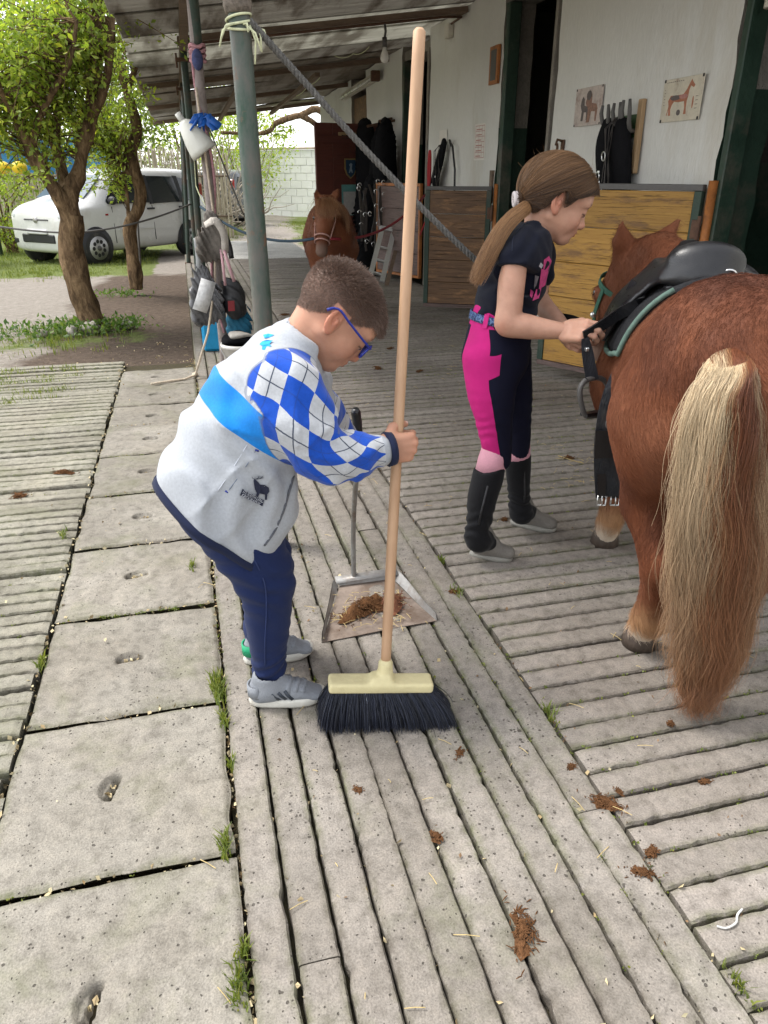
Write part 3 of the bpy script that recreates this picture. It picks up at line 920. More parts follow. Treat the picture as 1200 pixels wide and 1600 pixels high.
m.tube([c0 + d1 * z for z in (-0.02, 0.0, 0.03, 0.05, 0.08)], [0.037, 0.041, 0.039, 0.041, 0.035], 16)
m.build('rag_wrap', pbr('dirty_rag', (0.15, 0.125, 0.10), 0.95, var=0.5, vscale=30, bmp=0.003), post1, True, world=True)
M_STRAW = pbr('pale_baling_twine', (0.60, 0.62, 0.40), 0.9, var=0.2, vscale=80)
m = MB()
for q in range(3):
    z = ZT - .025 + 0.013 * q
    cc = b1 + d1 * z
    m.tube([cc + np.array([0.0355 * math.cos(a), 0.0355 * math.sin(a), 0.008 * math.sin(a + q)]) for a in np.linspace(0, 2 * math.pi, 18)], 0.0036, 6)
for q in range(7):
    a0 = rng.uniform(-2.6, 0.2); s = b1 + d1 * (ZT - .02) + np.array([0.037 * math.cos(a0), 0.037 * math.sin(a0), 0])
    e = s + np.array([0.02 * math.cos(a0) + rng.normal() * 0.02, 0.02 * math.sin(a0), -rng.uniform(0.02, 0.10)])
    m.tube([s, (s + e) / 2 + np.array([0.012 * math.cos(a0), 0.012 * math.sin(a0), 0.01]), e], 0.003, 5)
tw = m.build('twine', M_STRAW, None, True); tag(tw, 'pale twine knotted round the top of the thick green post', 'twine')

b2 = at_z(352, 572); t2 = at_y(302, 10, b2[1])
d2 = (t2 - b2) / (t2 - b2)[2]
post2 = post('slim worn grey post wound with pink rope and hung with bags', b2 - d2 * 0.04, b2 + d2 * (roof_z(0.2, 5.5) - 0.05), 0.034, M_POSTP, 'posts along the eaves')
m = MB(); m.tube([b2 + d2 * z for z in np.linspace(1.98, roof_z(.2, 5.5) - 0.06, 6)], 0.0355, 16); m.build('green_top', M_POSTD, post2, True, world=True)
for (lab, (bx, by), r) in (('dark green post in the row, next beyond the slim grey one', (0.145, 8.25), 0.034), ('dark green post third from the far end of the walkway', (0.12, 10.5), 0.034),
                         ('slender dark post where the walkway meets the yard', (0.02, 12.4), 0.03), ('farthest thin post standing below the end of the canopy', (0.0, 15.9), 0.03)):
    post(lab, (bx, by, -0.05), (0.17, by, roof_z(0.17, by) - 0.02), r, M_POSTD, 'posts along the eaves')
for by in (8.25, 10.5):
    m = MB(); z = roof_z(0.17, by) - 0.12
    m.box((0.09, by - .045, z), (0.25, by + .045, z + 0.03)); m.tube([(0.10, by, z - .05), (0.10, by, z + .07)], 0.009, 6); m.tube([(0.24, by, z - .05), (0.24, by, z + .07)], 0.009, 6)
    m.build('beam_clamp', M_RUST, roof, world=True)

# ---------------------------------------------------------------- half doors swung back against the wall
def plank_mat(name, a, b_, wear, wear_amt, scratch=True):
    m, nt, b = nodes_of(name)
    P = pos(nt, (1, 1, 1), True)
    oi = nt.nodes.new('ShaderNodeObjectInfo')
    sv = nt.nodes.new('ShaderNodeVectorMath'); sv.operation = 'ADD'; nt.links.new(P, sv.inputs[0])
    cmb = nt.nodes.new('ShaderNodeCombineXYZ'); nt.links.new(mth(nt, 'MULTIPLY', oi.outputs['Random'], 40.0), cmb.inputs[0]); nt.links.new(cmb.outputs[0], sv.inputs[1])
    def st(v):
        mp = nt.nodes.new('ShaderNodeMapping'); mp.inputs['Scale'].default_value = v; nt.links.new(sv.outputs[0], mp.inputs['Vector']); return mp.outputs[0]
    grain = tex_noise(nt, st((2.2, 30, 30)), 2.4, 6, 0.65, 0.3)
    c = ramp(nt, grain, [(0.3, a), (0.7, b_)])
    w = tex_noise(nt, st((1.6, 7, 7)), 2.2, 7, 0.75)
    c = mixn(nt, ramp(nt, w, [(0.62 - wear_amt * 0.3, (0, 0, 0)), (0.72 - wear_amt * 0.2, (0.9,) * 3)]), c, wear)
    ck = tex_noise(nt, st((1.5, 60, 60)), 2.0, 4, 0.7, 0.4)
    crack = ramp(nt, ck, [(0.355, (1, 1, 1)), (0.41, (0, 0, 0))])
    c = mixn(nt, mth(nt, 'MULTIPLY', crack, 0.75 if scratch else 0.3), c, (0.035, 0.025, 0.018))
    c = mixn(nt, 1.0, c, ramp(nt, oi.outputs['Random'], [(0, (0.85,) * 3), (1, (1.1,) * 3)]), 'MULTIPLY')
    nt.links.new(c, b.inputs['Base Color']); b.inputs['Roughness'].default_value = 0.62
    bump(nt, b, mth(nt, 'SUBTRACT', grain, crack), 0.003, 0.7)
    return m
M_YELLOW = plank_mat('worn_yellow_paint', (0.31, 0.155, 0.024), (0.43, 0.235, 0.045), (0.17, 0.085, 0.03), 0.36)
M_BROWN = plank_mat('scuffed_brown_boards', (0.105, 0.055, 0.026), (0.19, 0.10, 0.045), (0.33, 0.17, 0.07), 0.3)
M_DKBROWN = plank_mat('dull_purplish_boards', (0.11, 0.07, 0.06), (0.18, 0.12, 0.105), (0.07, 0.05, 0.045), 0.3)
def half_door(label, hinge, free, z0, z1, mat, nplank, edge, topm, bot, hinge_bar=True, frame_w=0.045):
    L = math.hypot(free[0] - hinge[0], free[1] - hinge[1])
    t = thing('half_door', label, 'door', (hinge[0], hinge[1], 0), math.atan2(free[1] - hinge[1], free[0] - hinge[0]), 'stable half doors')
    th = 0.018                                     # local x runs from the hinge to the free end; local +y faces the aisle
    hs = np.linspace(z0 + 0.035, z1 - 0.035, nplank + 1)
    for i in range(nplank):
        m = MB(); m.bbox((0, -th, 0.0015), (L - 2 * frame_w, th, hs[i + 1] - hs[i] - 0.0015), 0.003)
        o = m.build('plank', mat, t); o.location = (frame_w, rng.normal() * 0.0012, hs[i])
    m = MB(); m.bbox((0, -.024, z1 - 0.033), (L, .024, z1), 0.003); m.build('top_rail', topm, t)
    m = MB(); m.bbox((0.002, -.024, z0), (L - .002, .024, z0 + 0.033), 0.003); m.build('bottom_rail', bot, t)
    for x in (0.0, L - frame_w):
        m = MB(); m.bbox((x, -.023, z0 + 0.034), (x + frame_w, .023, z1 - 0.034), 0.003); m.build('stile', edge, t)
    if hinge_bar:
        m = MB(); m.tube([(-0.045, 0.0, 0.0), (-0.045, 0.0, z1 + 0.02)], 0.026, 10); m.build('hinge_post', M_ORANGE, t, True)
        for z in (z0 + 0.2, z1 - 0.3):
            m = MB(); m.tube([(-0.012, 0.028, z), (-0.012, 0.028, z + 0.14)], 0.011, 8); m.bbox((-0.02, 0.0235, z + .02), (0.03, 0.031, z + .12), .002); m.build('hinge', M_RUST, t)
    return t
yf = at_z(846, 570, 0.06); 
half_door('half door of worn scratched yellow planks behind the saddled pony', (WX - 0.05, 3.86), (yf[0] - 0.03, yf[1]), 0.075, 1.235, M_YELLOW, 5, M_GREENP, M_DARKGREY, M_DKBROWN)
bf = at_z(662, 480, 0.05)
half_door('half door of scuffed brown planks behind the girl', (WX - 0.05, 6.97), (bf[0] - 0.02, bf[1] - 0.05), 0.07, 1.175, M_BROWN, 5, M_GREENP, M_DARKGREY, M_DKBROWN)
half_door('dull purplish half door partly hidden by the broom handle', (WX - 0.05, 9.2), (2.47, 10.05), 0.08, 1.17, M_DKBROWN, 4, M_ORANGE, M_ORANGE, M_ORANGE, False, 0.03)

M_REDDOOR = plank_mat('dark_red_door_paint', (0.085, 0.022, 0.015), (0.13, 0.032, 0.02), (0.06, 0.02, 0.015), 0.2, False)
rf = at_z(499, 424)
zt = at_y(491, 191, rf[1])[2]
rd = thing('tall_door', 'tall dark red door standing open behind the far pony', 'door', (WX - 0.04, rf[1] + 0.3, 0), math.atan2(-0.3, rf[0] - WX + 0.04))
Lr = math.hypot(rf[0] - WX + 0.04, 0.3)
for i in range(4):
    m = MB(); m.bbox((0, -0.02, 0.03), (Lr / 4 - 0.002, 0.02, zt), 0.003); o = m.build('plank', M_REDDOOR, rd); o.location = (i * Lr / 4, rng.normal() * 0.001, 0)
for z in (0.25, zt - 0.25):
    m = MB(); m.bbox((0.02, 0.021, z), (Lr - 0.02, 0.034, z + 0.1), 0.003); m.build('ledge', M_REDDOOR, rd)

def on_door(x, z, w, h, th=0.01):        # box on the face of the red door that looks at the camera (local +y)
    M = wmat(rd)
    return M
plq = MB(); plq.bbox((-.155, 0.0, -.055), (.155, .012, .055), .003)
o = plq.build('name_plaque', pbr('pale_wood_plaque', (0.33, 0.23, 0.12), 0.6, var=0.2, vscale=10), None); o.matrix_world = wmat(rd) @ Matrix.Translation((Lr * 0.52, 0.021, zt - 0.165))
tag(o, 'small pale wooden plaque high on the dark red door', 'plaque')
def lettering(txt, size, mat, M, depth=0.001, parent=None, name='lettering'):
    cu = bpy.data.curves.new(name, 'FONT'); cu.body = txt; cu.size = size; cu.align_x = 'CENTER'; cu.align_y = 'CENTER'; cu.extrude = depth
    ob = bpy.data.objects.new(name, cu); COL.objects.link(ob)
    dg = bpy.context.evaluated_depsgraph_get(); me = bpy.data.meshes.new_from_object(ob.evaluated_get(dg))
    bpy.data.objects.remove(ob); bpy.data.curves.remove(cu)
    me.transform(M)
    return link(name, me, mat, parent)
M_INK = pbr('dark_ink', (0.03, 0.028, 0.03), 0.8, var=0.2)
FL = Matrix.Rotation(math.pi, 4, 'Z') @ Matrix.Rotation(math.pi / 2, 4, 'X')   # text facing local +y
for i in range(2):
    m = MB()
    for q in range(9): m.box((-.11 + q * .024, .0125, .012 - i * .032), (-.094 + q * .024 + .004 * (q % 3), .0133, .022 - i * .032))
    m.build('lettering', M_INK, o)
sh = MB(); poly = [(-.09, .13), (.09, .13), (.09, 0.0), (.062, -.075), (0, -.125), (-.062, -.075), (-.09, 0.0)]
sh.prism(poly, 0, 0.02, M=Matrix.Rotation(-math.pi / 2, 4, 'X') @ Matrix.Scale(-1, 4, (0, 1, 0)))
o = sh.build('shield', pbr('brass_edge', (0.36, 0.26, 0.10), 0.4, 0.5), None); o.matrix_world = wmat(rd) @ Matrix.Translation((Lr * 0.50, 0.021, zt - 0.56))
tag(o, 'shield shaped crest with dark blue field on the red door', 'shield')
m = MB(); m.prism([(x * .84, y * .86) for x, y in poly], 0.0205, 0.024, M=Matrix.Rotation(-math.pi / 2, 4, 'X') @ Matrix.Scale(-1, 4, (0, 1, 0))); m.build('field', pbr('dark_blue_enamel', (0.02, 0.05, 0.09), 0.4), o)
m = MB(); m.prism([(-.03, -.05), (-.012, .01), (-.025, .06), (.0, .075), (.03, .05), (.012, .03), (.02, -.01), (.035, -.05), (.015, -.05), (0, -.02), (-.012, -.05)], 0.0245, 0.027, M=Matrix.Rotation(-math.pi / 2, 4, 'X') @ Matrix.Scale(-1, 4, (0, 1, 0))); m.build('emblem', pbr('grey_emblem', (0.25, 0.30, 0.34), 0.5), o)
m = MB(); m.bbox((-.14, 0, -.2), (.14, .004, .2), .001)
o = m.build('poster', pbr('teal_poster_paper', (0.11, 0.27, 0.26), 0.7, var=0.2, vscale=12), None); o.matrix_world = wmat(rd) @ Matrix.Translation((Lr * 0.50, 0.021, zt - 0.96))
tag(o, 'teal edged paper notice pinned low on the red door', 'notice')
m = MB(); m.box((-.115, .0045, -.19), (.115, .0052, .11)); m.build('sheet', pbr('grey_paper', (0.42, 0.40, 0.39), 0.8, var=0.15, vscale=25), o)

# brown board in the far opening
m = MB(); m.bbox((WX + 0.04, 12.32, 0.9), (WX + 0.09, 13.33, 2.36), 0.004); m.build('door_board', M_BROWN, stable, world=True)

# ---------------------------------------------------------------- things on the wall
def wall_frame(y, z): return Matrix(((0, 0, -1, WX), (-1, 0, 0, y), (0, 1, 0, z), (0, 0, 0, 1)))     # local x right (towards the camera), y up, z out of the wall
def wall_plate(name, label, cat, c0, c1, mat, th=0.004, off=0.008):
    """c0 = top-left pixel, c1 = bottom-right pixel"""
    a, b = at_x(*c0, WX - off), at_x(*c1, WX - off)
    y, z = (a[1] + b[1]) / 2, (a[2] + b[2]) / 2
    w, h = abs(a[1] - b[1]), abs(a[2] - b[2])
    m = MB(); m.bbox((-w / 2, -h / 2, off), (w / 2, h / 2, off + th), 0.0012)
    o = m.build(name, mat, None); o.matrix_world = wall_frame(y, z); tag(o, label, cat)
    return o, w, h
def poly_on(o, poly, mat, name, z0, th=0.0008):
    m = MB(); m.prism(poly, z0, z0 + th); return m.build(name, mat, o)
M_SIGN = pbr('aged_cream_tin', (0.55, 0.50, 0.40), 0.5, var=0.18, vscale=12, fine=60, dirt=(0.25, 0.15, 0.09), dirt_amt=-0.05)
M_SIGN2 = pbr('aged_mauve_tin', (0.48, 0.41, 0.37), 0.5, var=0.25, vscale=14, dirt=(0.2, 0.12, 0.09), dirt_amt=0.05)
M_REDINK = pbr('red_brown_ink', (0.38, 0.15, 0.085), 0.6, var=0.25, vscale=40)
M_PINKINK = pbr('pink_ink', (0.42, 0.20, 0.17), 0.6, var=0.3, vscale=40)
M_GREYINK = pbr('grey_ink', (0.12, 0.10, 0.095), 0.7, var=0.3, vscale=40)
hp = [(-.34, -.40), (-.30, -.15), (-.33, .0), (-.27, .13), (-.05, .12), (.08, .13), (.16, .26), (.22, .42), (.26, .50), (.28, .44), (.36, .33), (.33, .27), (.25, .33), (.22, .22), (.21, .05), (.19, -.06), (.19, -.24), (.21, -.41), (.14, -.41), (.15, -.24), (.12, -.06),
      (-.05, -.07), (-.16, -.04), (-.21, -.12), (-.24, -.25), (-.22, -.41), (-.28, -.41), (-.29, -.25), (-.26, -.13), (-.30, -.26), (-.32, -.40)]
sg, w, h = wall_plate('tin_sign', 'cream tin sign with a red brown horse anatomy drawing, right of the tack hooks', 'sign', (1040, 126), (1092, 186), M_SIGN)
poly_on(sg, [(x * w * .92 - .01, y * h * .86) for x, y in hp], M_REDINK, 'horse_drawing', 0.0125)
poly_on(sg, [(-.15 * w + .13 * w * math.cos(a), .05 * h + .06 * h * math.sin(a)) for a in np.linspace(0, 6.28, 14)[:-1]], M_GREYINK, 'belly_drawing', 0.0136)
poly_on(sg, [(.06 * w + .11 * w * math.cos(a), .06 * h + .055 * h * math.sin(a)) for a in np.linspace(0, 6.28, 14)[:-1]], M_PINKINK, 'chest_drawing', 0.0140)
poly_on(sg, [(-.03 * w + .05 * w * math.cos(a), -.30 * h + .07 * h * math.sin(a)) for a in np.linspace(0, 6.28, 12)[:-1]], M_GREYINK, 'hoof_drawing', 0.0125)
poly_on(sg, [(.30 * w + .018 * w * math.cos(a), -.10 * h + .14 * h * math.sin(a)) for a in np.linspace(0, 6.28, 12)[:-1]], M_REDINK, 'leg_drawing', 0.0125)
m = MB()
for r_ in range(4):
    for q in range(3): m.box((w * (.36 + .02 * q), h * (.02 - .09 * r_), .0125), (w * (.375 + .02 * q), h * (.035 - .09 * r_), .0131))
for q in range(9): m.box((w * (-.42 + .05 * q), h * .42, .0125), (w * (-.39 + .05 * q), h * .435, .0131))
for q in range(6): m.box((-w * .45, h * (.25 - .07 * q), .0125), (-w * (.43 - .01 * (q % 2)), h * (.262 - .07 * q), .0131))
m.build('print', M_GREYINK, sg, kind='stuff')
m = MB()
for (sx, sy) in ((-1, 1), (1, 1), (-1, -1), (1, -1)): m.box((sx * w * .47 - .008, sy * h * .47 - .008, .0122), (sx * w * .47 + .008, sy * h * .47 + .008, .0128))
m.build('rusty_corner', M_INK, sg, kind='stuff')
sg, w, h = wall_plate('tin_sign', 'smaller mauve tin sign showing two dark horses, left of the tack hooks', 'sign', (902, 140), (938, 194), M_SIGN2)
h2 = [(-.05, -.42), (-.02, -.1), (-.12, .1), (-.06, .30), (.0, .38), (.10, .30), (.12, .08), (.3, .04), (.36, -.08), (.33, -.40), (.28, -.40), (.27, -.15), (.12, -.14), (.08, -.42)]
poly_on(sg, [(x * w * .95 + .02 * w, y * h) for x, y in h2], pbr('sepia_ink', (0.25, 0.14, 0.10), 0.6, var=0.4, vscale=60), 'horse_drawing', 0.0125)
poly_on(sg, [(x * w * .6 - .2 * w, y * h * .8 - .03 * h) for x, y in h2], M_GREYINK, 'horse_drawing', 0.0136)
poly_on(sg, [(w * (.02 + .09 * math.cos(a)), h * (.28 + .13 * math.sin(a))) for a in np.linspace(0, 6.28, 10)[:-1]], M_GREYINK, 'mane_drawing', 0.0140)
m = MB()
for (sx, sy) in ((-1, 1), (1, 1), (-1, -1), (1, -1)): m.box((sx * w * .47 - .007, sy * h * .47 - .007, .0122), (sx * w * .47 + .007, sy * h * .47 + .007, .0128))
m.build('rusty_corner', M_INK, sg, kind='stuff')

# tack hooks between the two signs, hung with a black pad and bridles
ck = at_x(990, 174, WX)
rk = thing('tack_rack', 'wooden tack rack with horned dark hooks between the two tin signs', 'rack', (WX, ck[1], ck[2]))
def WP(dy, dz, out): return (WX - out, ck[1] - dy, ck[2] + dz)     # dy towards the camera = right in view
m = MB(); m.bbox((WX - .036, ck[1] - .15, ck[2] - .36), (WX - .006, ck[1] - .10, ck[2] + .06), .004); m.build('batten', pbr('pale_batten', (0.36, 0.24, 0.13), 0.6, var=0.3, vscale=8, stretch=(1, 1, .2)), rk, world=True)
m = MB(); m.bbox((WX - .02, ck[1] - .10, ck[2] - .15), (WX - .006, ck[1] + .17, ck[2] - .02), .003); m.build('board', pbr('green_board', (0.06, 0.12, 0.05), 0.6, var=0.4, vscale=20), rk, world=True)
for (dy, s) in ((-.165, .9), (-.02, .95), (.09, 1.15)):
    for q in (-1, 1):
        m = MB()
        m.tube([WP(dy, -.10 * s, .02), WP(dy + .012 * q, -.10 * s, .07), WP(dy + .038 * q, -.06 * s, .10), WP(dy + .046 * q, .0, .11), WP(dy + .036 * q, .05 * s, .11)], [.014, .015, .014, .013, .009], 8)
        m.build('hook', M_DARKGREY, rk, True, world=True)
def cloth_blob(nodes, side, seed, amp, mat, name, h=0.012, freq=5, fold=0.0):
    c = np.array(nodes)
    lo, hi = c[:, :3].min(0) - c[:, 3:].max() - .03, c[:, :3].max(0) + c[:, 3:].max() + .03
    F = Field(lo, hi, h); F.add(loft(nodes, side, 12))
    g = Gab(seed, freq, aniso=(1, 1, .25)); F.disp(lambda P: amp * g(P) + fold * np.abs(np.sin(P @ np.array((70., 25, 40)) + 3 * g(P * .5))), .05)
    V, Q = F.surface(1)
    return link(name, mesh_np(name, V, Q), mat, None, True)
o = cloth_blob([(*WP(-.17, -.06, .07), .03, .05), (*WP(-.165, -.18, .075), .05, .10), (*WP(-.17, -.34, .06), .05, .095), (*WP(-.18, -.46, .05), .035, .06)], (0, 1, 0), 5, .008, M_BLACKC, 'saddle_pad')
tag(o, 'black fleecy pad hanging from the left hook of the tack rack', 'saddle pad')
o = cloth_blob([(*WP(.03, -.07, .09), .03, .06), (*WP(.05, -.25, .08), .05, .10), (*WP(.08, -.45, .06), .05, .10), (*WP(.10, -.60, .05), .04, .08)], (0, 1, 0), 8, .010, M_BLACKC, 'saddle_cloth')
tag(o, 'black cloth hanging low behind the bridles on the tack rack', 'cloth')
M_LEATHER = pbr('worn_dark_leather', (0.055, 0.047, 0.042), 0.5, var=0.3, vscale=25, fine=120)
M_CHROME = pbr('bright_buckle', (0.7, 0.7, 0.69), 0.25, 0.9, var=0.08)
def bridle(label, y0, z0, out, dx, L, seed, nst=5):
    g = np.random.default_rng(seed)
    t = thing('bridle', label, 'bridle', (WX - out, y0, z0), group='bridles hung on the stable wall')
    def S(u, v, w_=0.0): return (WX - out - w_, y0 - u, z0 + v)
    for i in range(nst):
        u0, u1 = g.uniform(-.02, .02), g.uniform(-dx, dx)
        k_ = g.uniform(.5, 1.0) * L
        m = MB(); pts = [S(u0 - .012, 0, .0), S(u0, .012, .01)]
        for s in np.linspace(0.1, 1, 7): pts.append(S(u0 + (u1 - u0) * s + .015 * math.sin(5 * s + i), -k_ * s, .012 + .012 * i))
        m.ribbon(pts, .016, .004, side=lambda s, i=i: (0.4, 1, 0.2 * math.sin(6 * s + i))); m.build('strap', M_LEATHER, t, True, world=True)
    for i in range(3):
        c = S(g.uniform(-dx, dx) * .7, -L * g.uniform(.35, .85), .075)
        m = MB(); m.tube([(c[0] - .002 * math.sin(a), c[1] + .022 * math.cos(a), c[2] + .027 * math.sin(a)) for a in np.linspace(0, 2 * math.pi, 15)], .0042, 6, cap=False); m.build('ring', M_CHROME, t, True, world=True)
    for i in range(3):
        c = S(g.uniform(-dx, dx) * .8, -L * g.uniform(.5, .95), .085)
        m = MB(); m.bbox((c[0], c[1] - .014, c[2] - .009), (c[0] + .006, c[1] + .014, c[2] + .009), .003); m.build('buckle', M_CHROME, t, world=True)
    return t
bridle('dark leather bridle with bright buckles hung on the middle tack hook', ck[1] + .02, ck[2] - .05, .10, .07, .50, 4, 6)
c2 = at_x(705, 225, WX)
bridle('dark bridle with chrome bit rings on the wall above the brown half door', c2[1] + .12, c2[2] - .02, .08, .13, .55, 9, 6)
tw_ = cloth_blob([(WX - .07, c2[1] + .02, c2[2] + .02, .02, .04), (WX - .08, c2[1] + .16, c2[2] - .18, .035, .075), (WX - .08, c2[1] + .30, c2[2] - .42, .04, .09), (WX - .07, c2[1] + .38, c2[2] - .56, .04, .10)], (0, 1, 0), 6, .006, M_BLACKC, 'blanket')
tag(tw_, 'black folded blanket hung slantwise left of the wall bridle', 'blanket')
m = MB(); m.tube([(WX - .02, c2[1] - .06, c2[2] - .02), (WX - .06, c2[1] - .12, c2[2] + .03), (WX - .06, c2[1] - .22, c2[2] - .03), (WX - .05, c2[1] - .29, c2[2] - .25), (WX - .05, c2[1] - .31, c2[2] - .62)], .011, 8)
o = m.build('lead_strap', M_BLACK, None, True); tag(o, 'thick black strap looping down right of the wall bridle', 'strap')
c3 = at_x(671, 262, WX - .1)
m = MB(); m.tube([(c3[0], c3[1] + .03 * math.sin(a * 1.0) , c3[2] - .02 + .19 * math.cos(a)) for a in np.linspace(0, 6.28, 22)], .015, 8)
m.tube([(c3[0], c3[1] + .02, c3[2] - .2), (c3[0] - .02, c3[1] + .03, c3[2] - .55), (c3[0] - .06, c3[1] + .12, c3[2] - .72)], .009, 6)
o = m.build('head_collar', pbr('red_webbing', (0.40, 0.03, 0.035), 0.8, var=0.2, vscale=50), None, True); tag(o, 'red head collar hanging beside the far doorway', 'head collar')
M_PAPER = pbr('white_paper', (0.68, 0.65, 0.60), 0.8, var=0.06, vscale=9)
pp, w, h = wall_plate('notice', 'white paper notice with a pink printed table beside the green jamb', 'notice', (743, 194), (757, 250), M_PAPER, .002, .006)
m = MB()
for q in range(7): m.box((-w * .42, h * (-.44 + .145 * q), .0083), (w * .42, h * (-.425 + .145 * q), .0088))
for q in (-.42, -.1, .2, .40): m.box((w * q, -h * .44, .0092), (w * q + .004, h * .44, .0097))
for q in range(6): m.box((-w * .35, h * (-.40 + .145 * q), .0083), (w * (.1 + .05 * (q % 3)), h * (-.37 + .145 * q), .0088))
m.build('print', M_PINKINK, pp, kind='stuff')
pp, w, h = wall_plate('notice', 'small plain white paper above the wall bridle', 'notice', (687, 204), (698, 238), M_PAPER, .002, .006)
fr, w, h = wall_plate('picture_frame', 'narrow orange wooden frame hung at the edge of the wall above the doors', 'picture frame', (770, 74), (780, 130), M_ORANGE, .025, .004)
m = MB(); m.box((-w * .32, -h * .4, .0295), (w * .32, h * .4, .031)); m.build('mount', M_DARKGREY, fr)
hk = at_x(881, 232, WX)
m = MB(); m.bbox((WX - .02, hk[1] - .022, hk[2] - .10), (WX - .004, hk[1] + .022, hk[2] + .06), .004); m.tube([(WX - .02, hk[1], hk[2] + .05), (WX - .06, hk[1], hk[2] + .06), (WX - .07, hk[1] , hk[2] + .02)], .01, 8)
m.tube([(WX - .055, hk[1] + .01 * math.cos(a), hk[2] - .02 + .05 * math.sin(a)) for a in np.linspace(0, 6.28, 12)], .007, 6)
o = m.build('iron_hook', M_RUST, None, True); tag(o, 'rusty iron hook on the wall just above the girl', 'hook')
st = at_x(771, 290, WX)
m = MB(); m.bbox((WX - .035, st[1] - .03, st[2] - .15), (WX - .005, st[1] + .03, st[2] + .13), .004)
o = m.build('wooden_latch', M_BEAM, None); tag(o, 'upright wooden latch stub above the hinge end of the brown half door', 'latch')
jb = at_x(707, 48, WX)
m = MB(); m.bbox((WX - .07, jb[1] - .06, jb[2] - .07), (WX - .004, jb[1] + .06, jb[2] + .06), .01); o = m.build('junction_box', pbr('cream_plastic', (0.55, 0.52, 0.45), 0.5, var=0.1, dirt=(0.3, 0.25, 0.18)), None); tag(o, 'cream electric junction box high on the white wall', 'junction box')
m = MB(); yb = 7.90; zz = lambda x: roof_z(x, yb) - 0.035
m.tube([(WX - .03, jb[1], jb[2] + .05), (WX - .05, yb + .1, zz(2.8)), (2.6, yb, zz(2.6)), (1.5, yb, zz(1.5)), (0.35, yb, zz(.35)), (0.2, yb, zz(.2))], .011, 8)
o = m.build('conduit', M_RUST, None, True); tag(o, 'thin rusty conduit running under the roof to the junction box', 'conduit')
xb = at_y(601, 45, yb)[0]; zb = zz(xb)
lb = thing('light_bulb', 'bare unlit bulb hanging from the conduit under the roof', 'light bulb', (xb, yb, zb - .3))
m = MB(); m.tube([(xb, yb, zb), (xb + .01, yb, zb - .06), (xb, yb, zb - .12)], .012, 8); m.tube([(xb, yb, zb - .11), (xb, yb, zb - .19)], .023, 10); m.build('socket', M_DARKGREY, lb, True, world=True)
m = MB(); m.tube([(xb, yb, zb - .19), (xb, yb, zb - .22), (xb, yb, zb - .25), (xb, yb, zb - .285), (xb, yb, zb - .31), (xb, yb, zb - .32)], [.018, .024, .037, .042, .03, .008], 14); m.build('glass', pbr('frosted_bulb', (0.72, 0.70, 0.64), 0.25, var=0.05), lb, True, world=True)
fa, fb = at_x(590, 118, WX - .07), at_x(536, 152, WX - .07)
tl = thing('tube_lamp', 'dusty unlit fluorescent tube lamp along the top of the wall', 'lamp', (WX - .05, fa[1], fa[2]))
def along(p, q, a, b, hh, mat, name):
    m = MB(); p, q = np.array(p), np.array(q)
    m.ribbon([p, q], a, b, side=(0, 0, 1)); return m.build(name, mat, tl, world=True)
along(fa, fb, .09, .07, 0, pbr('dusty_white_metal', (0.5, 0.47, 0.40), 0.6, var=0.2, vscale=10), 'housing')
m = MB(); m.tube([np.array(fa) + (-.06, .06, -.02), np.array(fb) + (-.06, -.06, -.02)], .018, 8); m.build('tube', pbr('glass_tube', (0.6, 0.6, 0.56), 0.3), tl, True, world=True)
m = MB(); m.bbox(np.array(fa) - (.09, .03, .07), np.array(fa) + (.03, .05, .06), .01); m.build('end_cap', M_RUST, tl, world=True)

# wires
def cable(name, label, pts, r, mat, sag=0.0, n=14, cat='cable', group=None):
    P_ = []
    pts = [np.array(q, float) for q in pts]
    for a, b in zip(pts[:-1], pts[1:]):
        for s in np.linspace(0, 1, n, endpoint=False):
            q = a + (b - a) * s; q[2] -= sag * 4 * s * (1 - s); P_.append(q)
    P_.append(pts[-1])
    m = MB(); m.tube(P_, r, 7); o = m.build(name, mat, None, True); tag(o, label, cat, group); return o
cable('wire', 'loose pale wire dangling under the roof beyond the bulb', [at_y(523, 87, 9.5), at_y(552, 84, 9.5), at_y(577, 73, 9.3)], .004, M_STRAW, .03, cat='wire')
cable('wire', 'loose wire trailing under the dark far roof boards', [at_y(463, 150, 11.5), at_y(482, 133, 11.2), at_y(500, 121, 11.0)], .005, M_STRAW, .02, cat='wire')
# ================================================================ YARD
# ---------------------------------------------------------------- leaves and trees
def leaf_mat(name, a, b_, tr=0.45):
    m, nt, b = nodes_of(name)
    at = nt.nodes.new('ShaderNodeAttribute'); at.attribute_name = 'rnd'
    c = ramp(nt, at.outputs['Fac'], [(0.0, a), (0.6, b_), (1.0, tuple(np.minimum(np.array(b_) * np.array((1.4, 1.15, 0.9)), 0.6)))])
    nt.links.new(c, b.inputs['Base Color']); b.inputs['Roughness'].default_value = 0.45
    t = nt.nodes.new('ShaderNodeBsdfTranslucent'); nt.links.new(mixn(nt, 1.0, c, (1.5, 1.6, 0.8), 'MULTIPLY'), t.inputs['Color'])
    x = nt.nodes.new('ShaderNodeMixShader'); x.inputs[0].default_value = tr
    nt.links.new(b.outputs[0], x.inputs[1]); nt.links.new(t.outputs[0], x.inputs[2])
    nt.links.new(x.outputs[0], nt.nodes['Material Output'].inputs['Surface'])
    return m
M_LEAF = leaf_mat('yellow_green_leaves', (0.14, 0.21, 0.03), (0.32, 0.40, 0.07), 0.5)
M_LEAFD = leaf_mat('green_leaves', (0.05, 0.085, 0.02), (0.12, 0.16, 0.035))
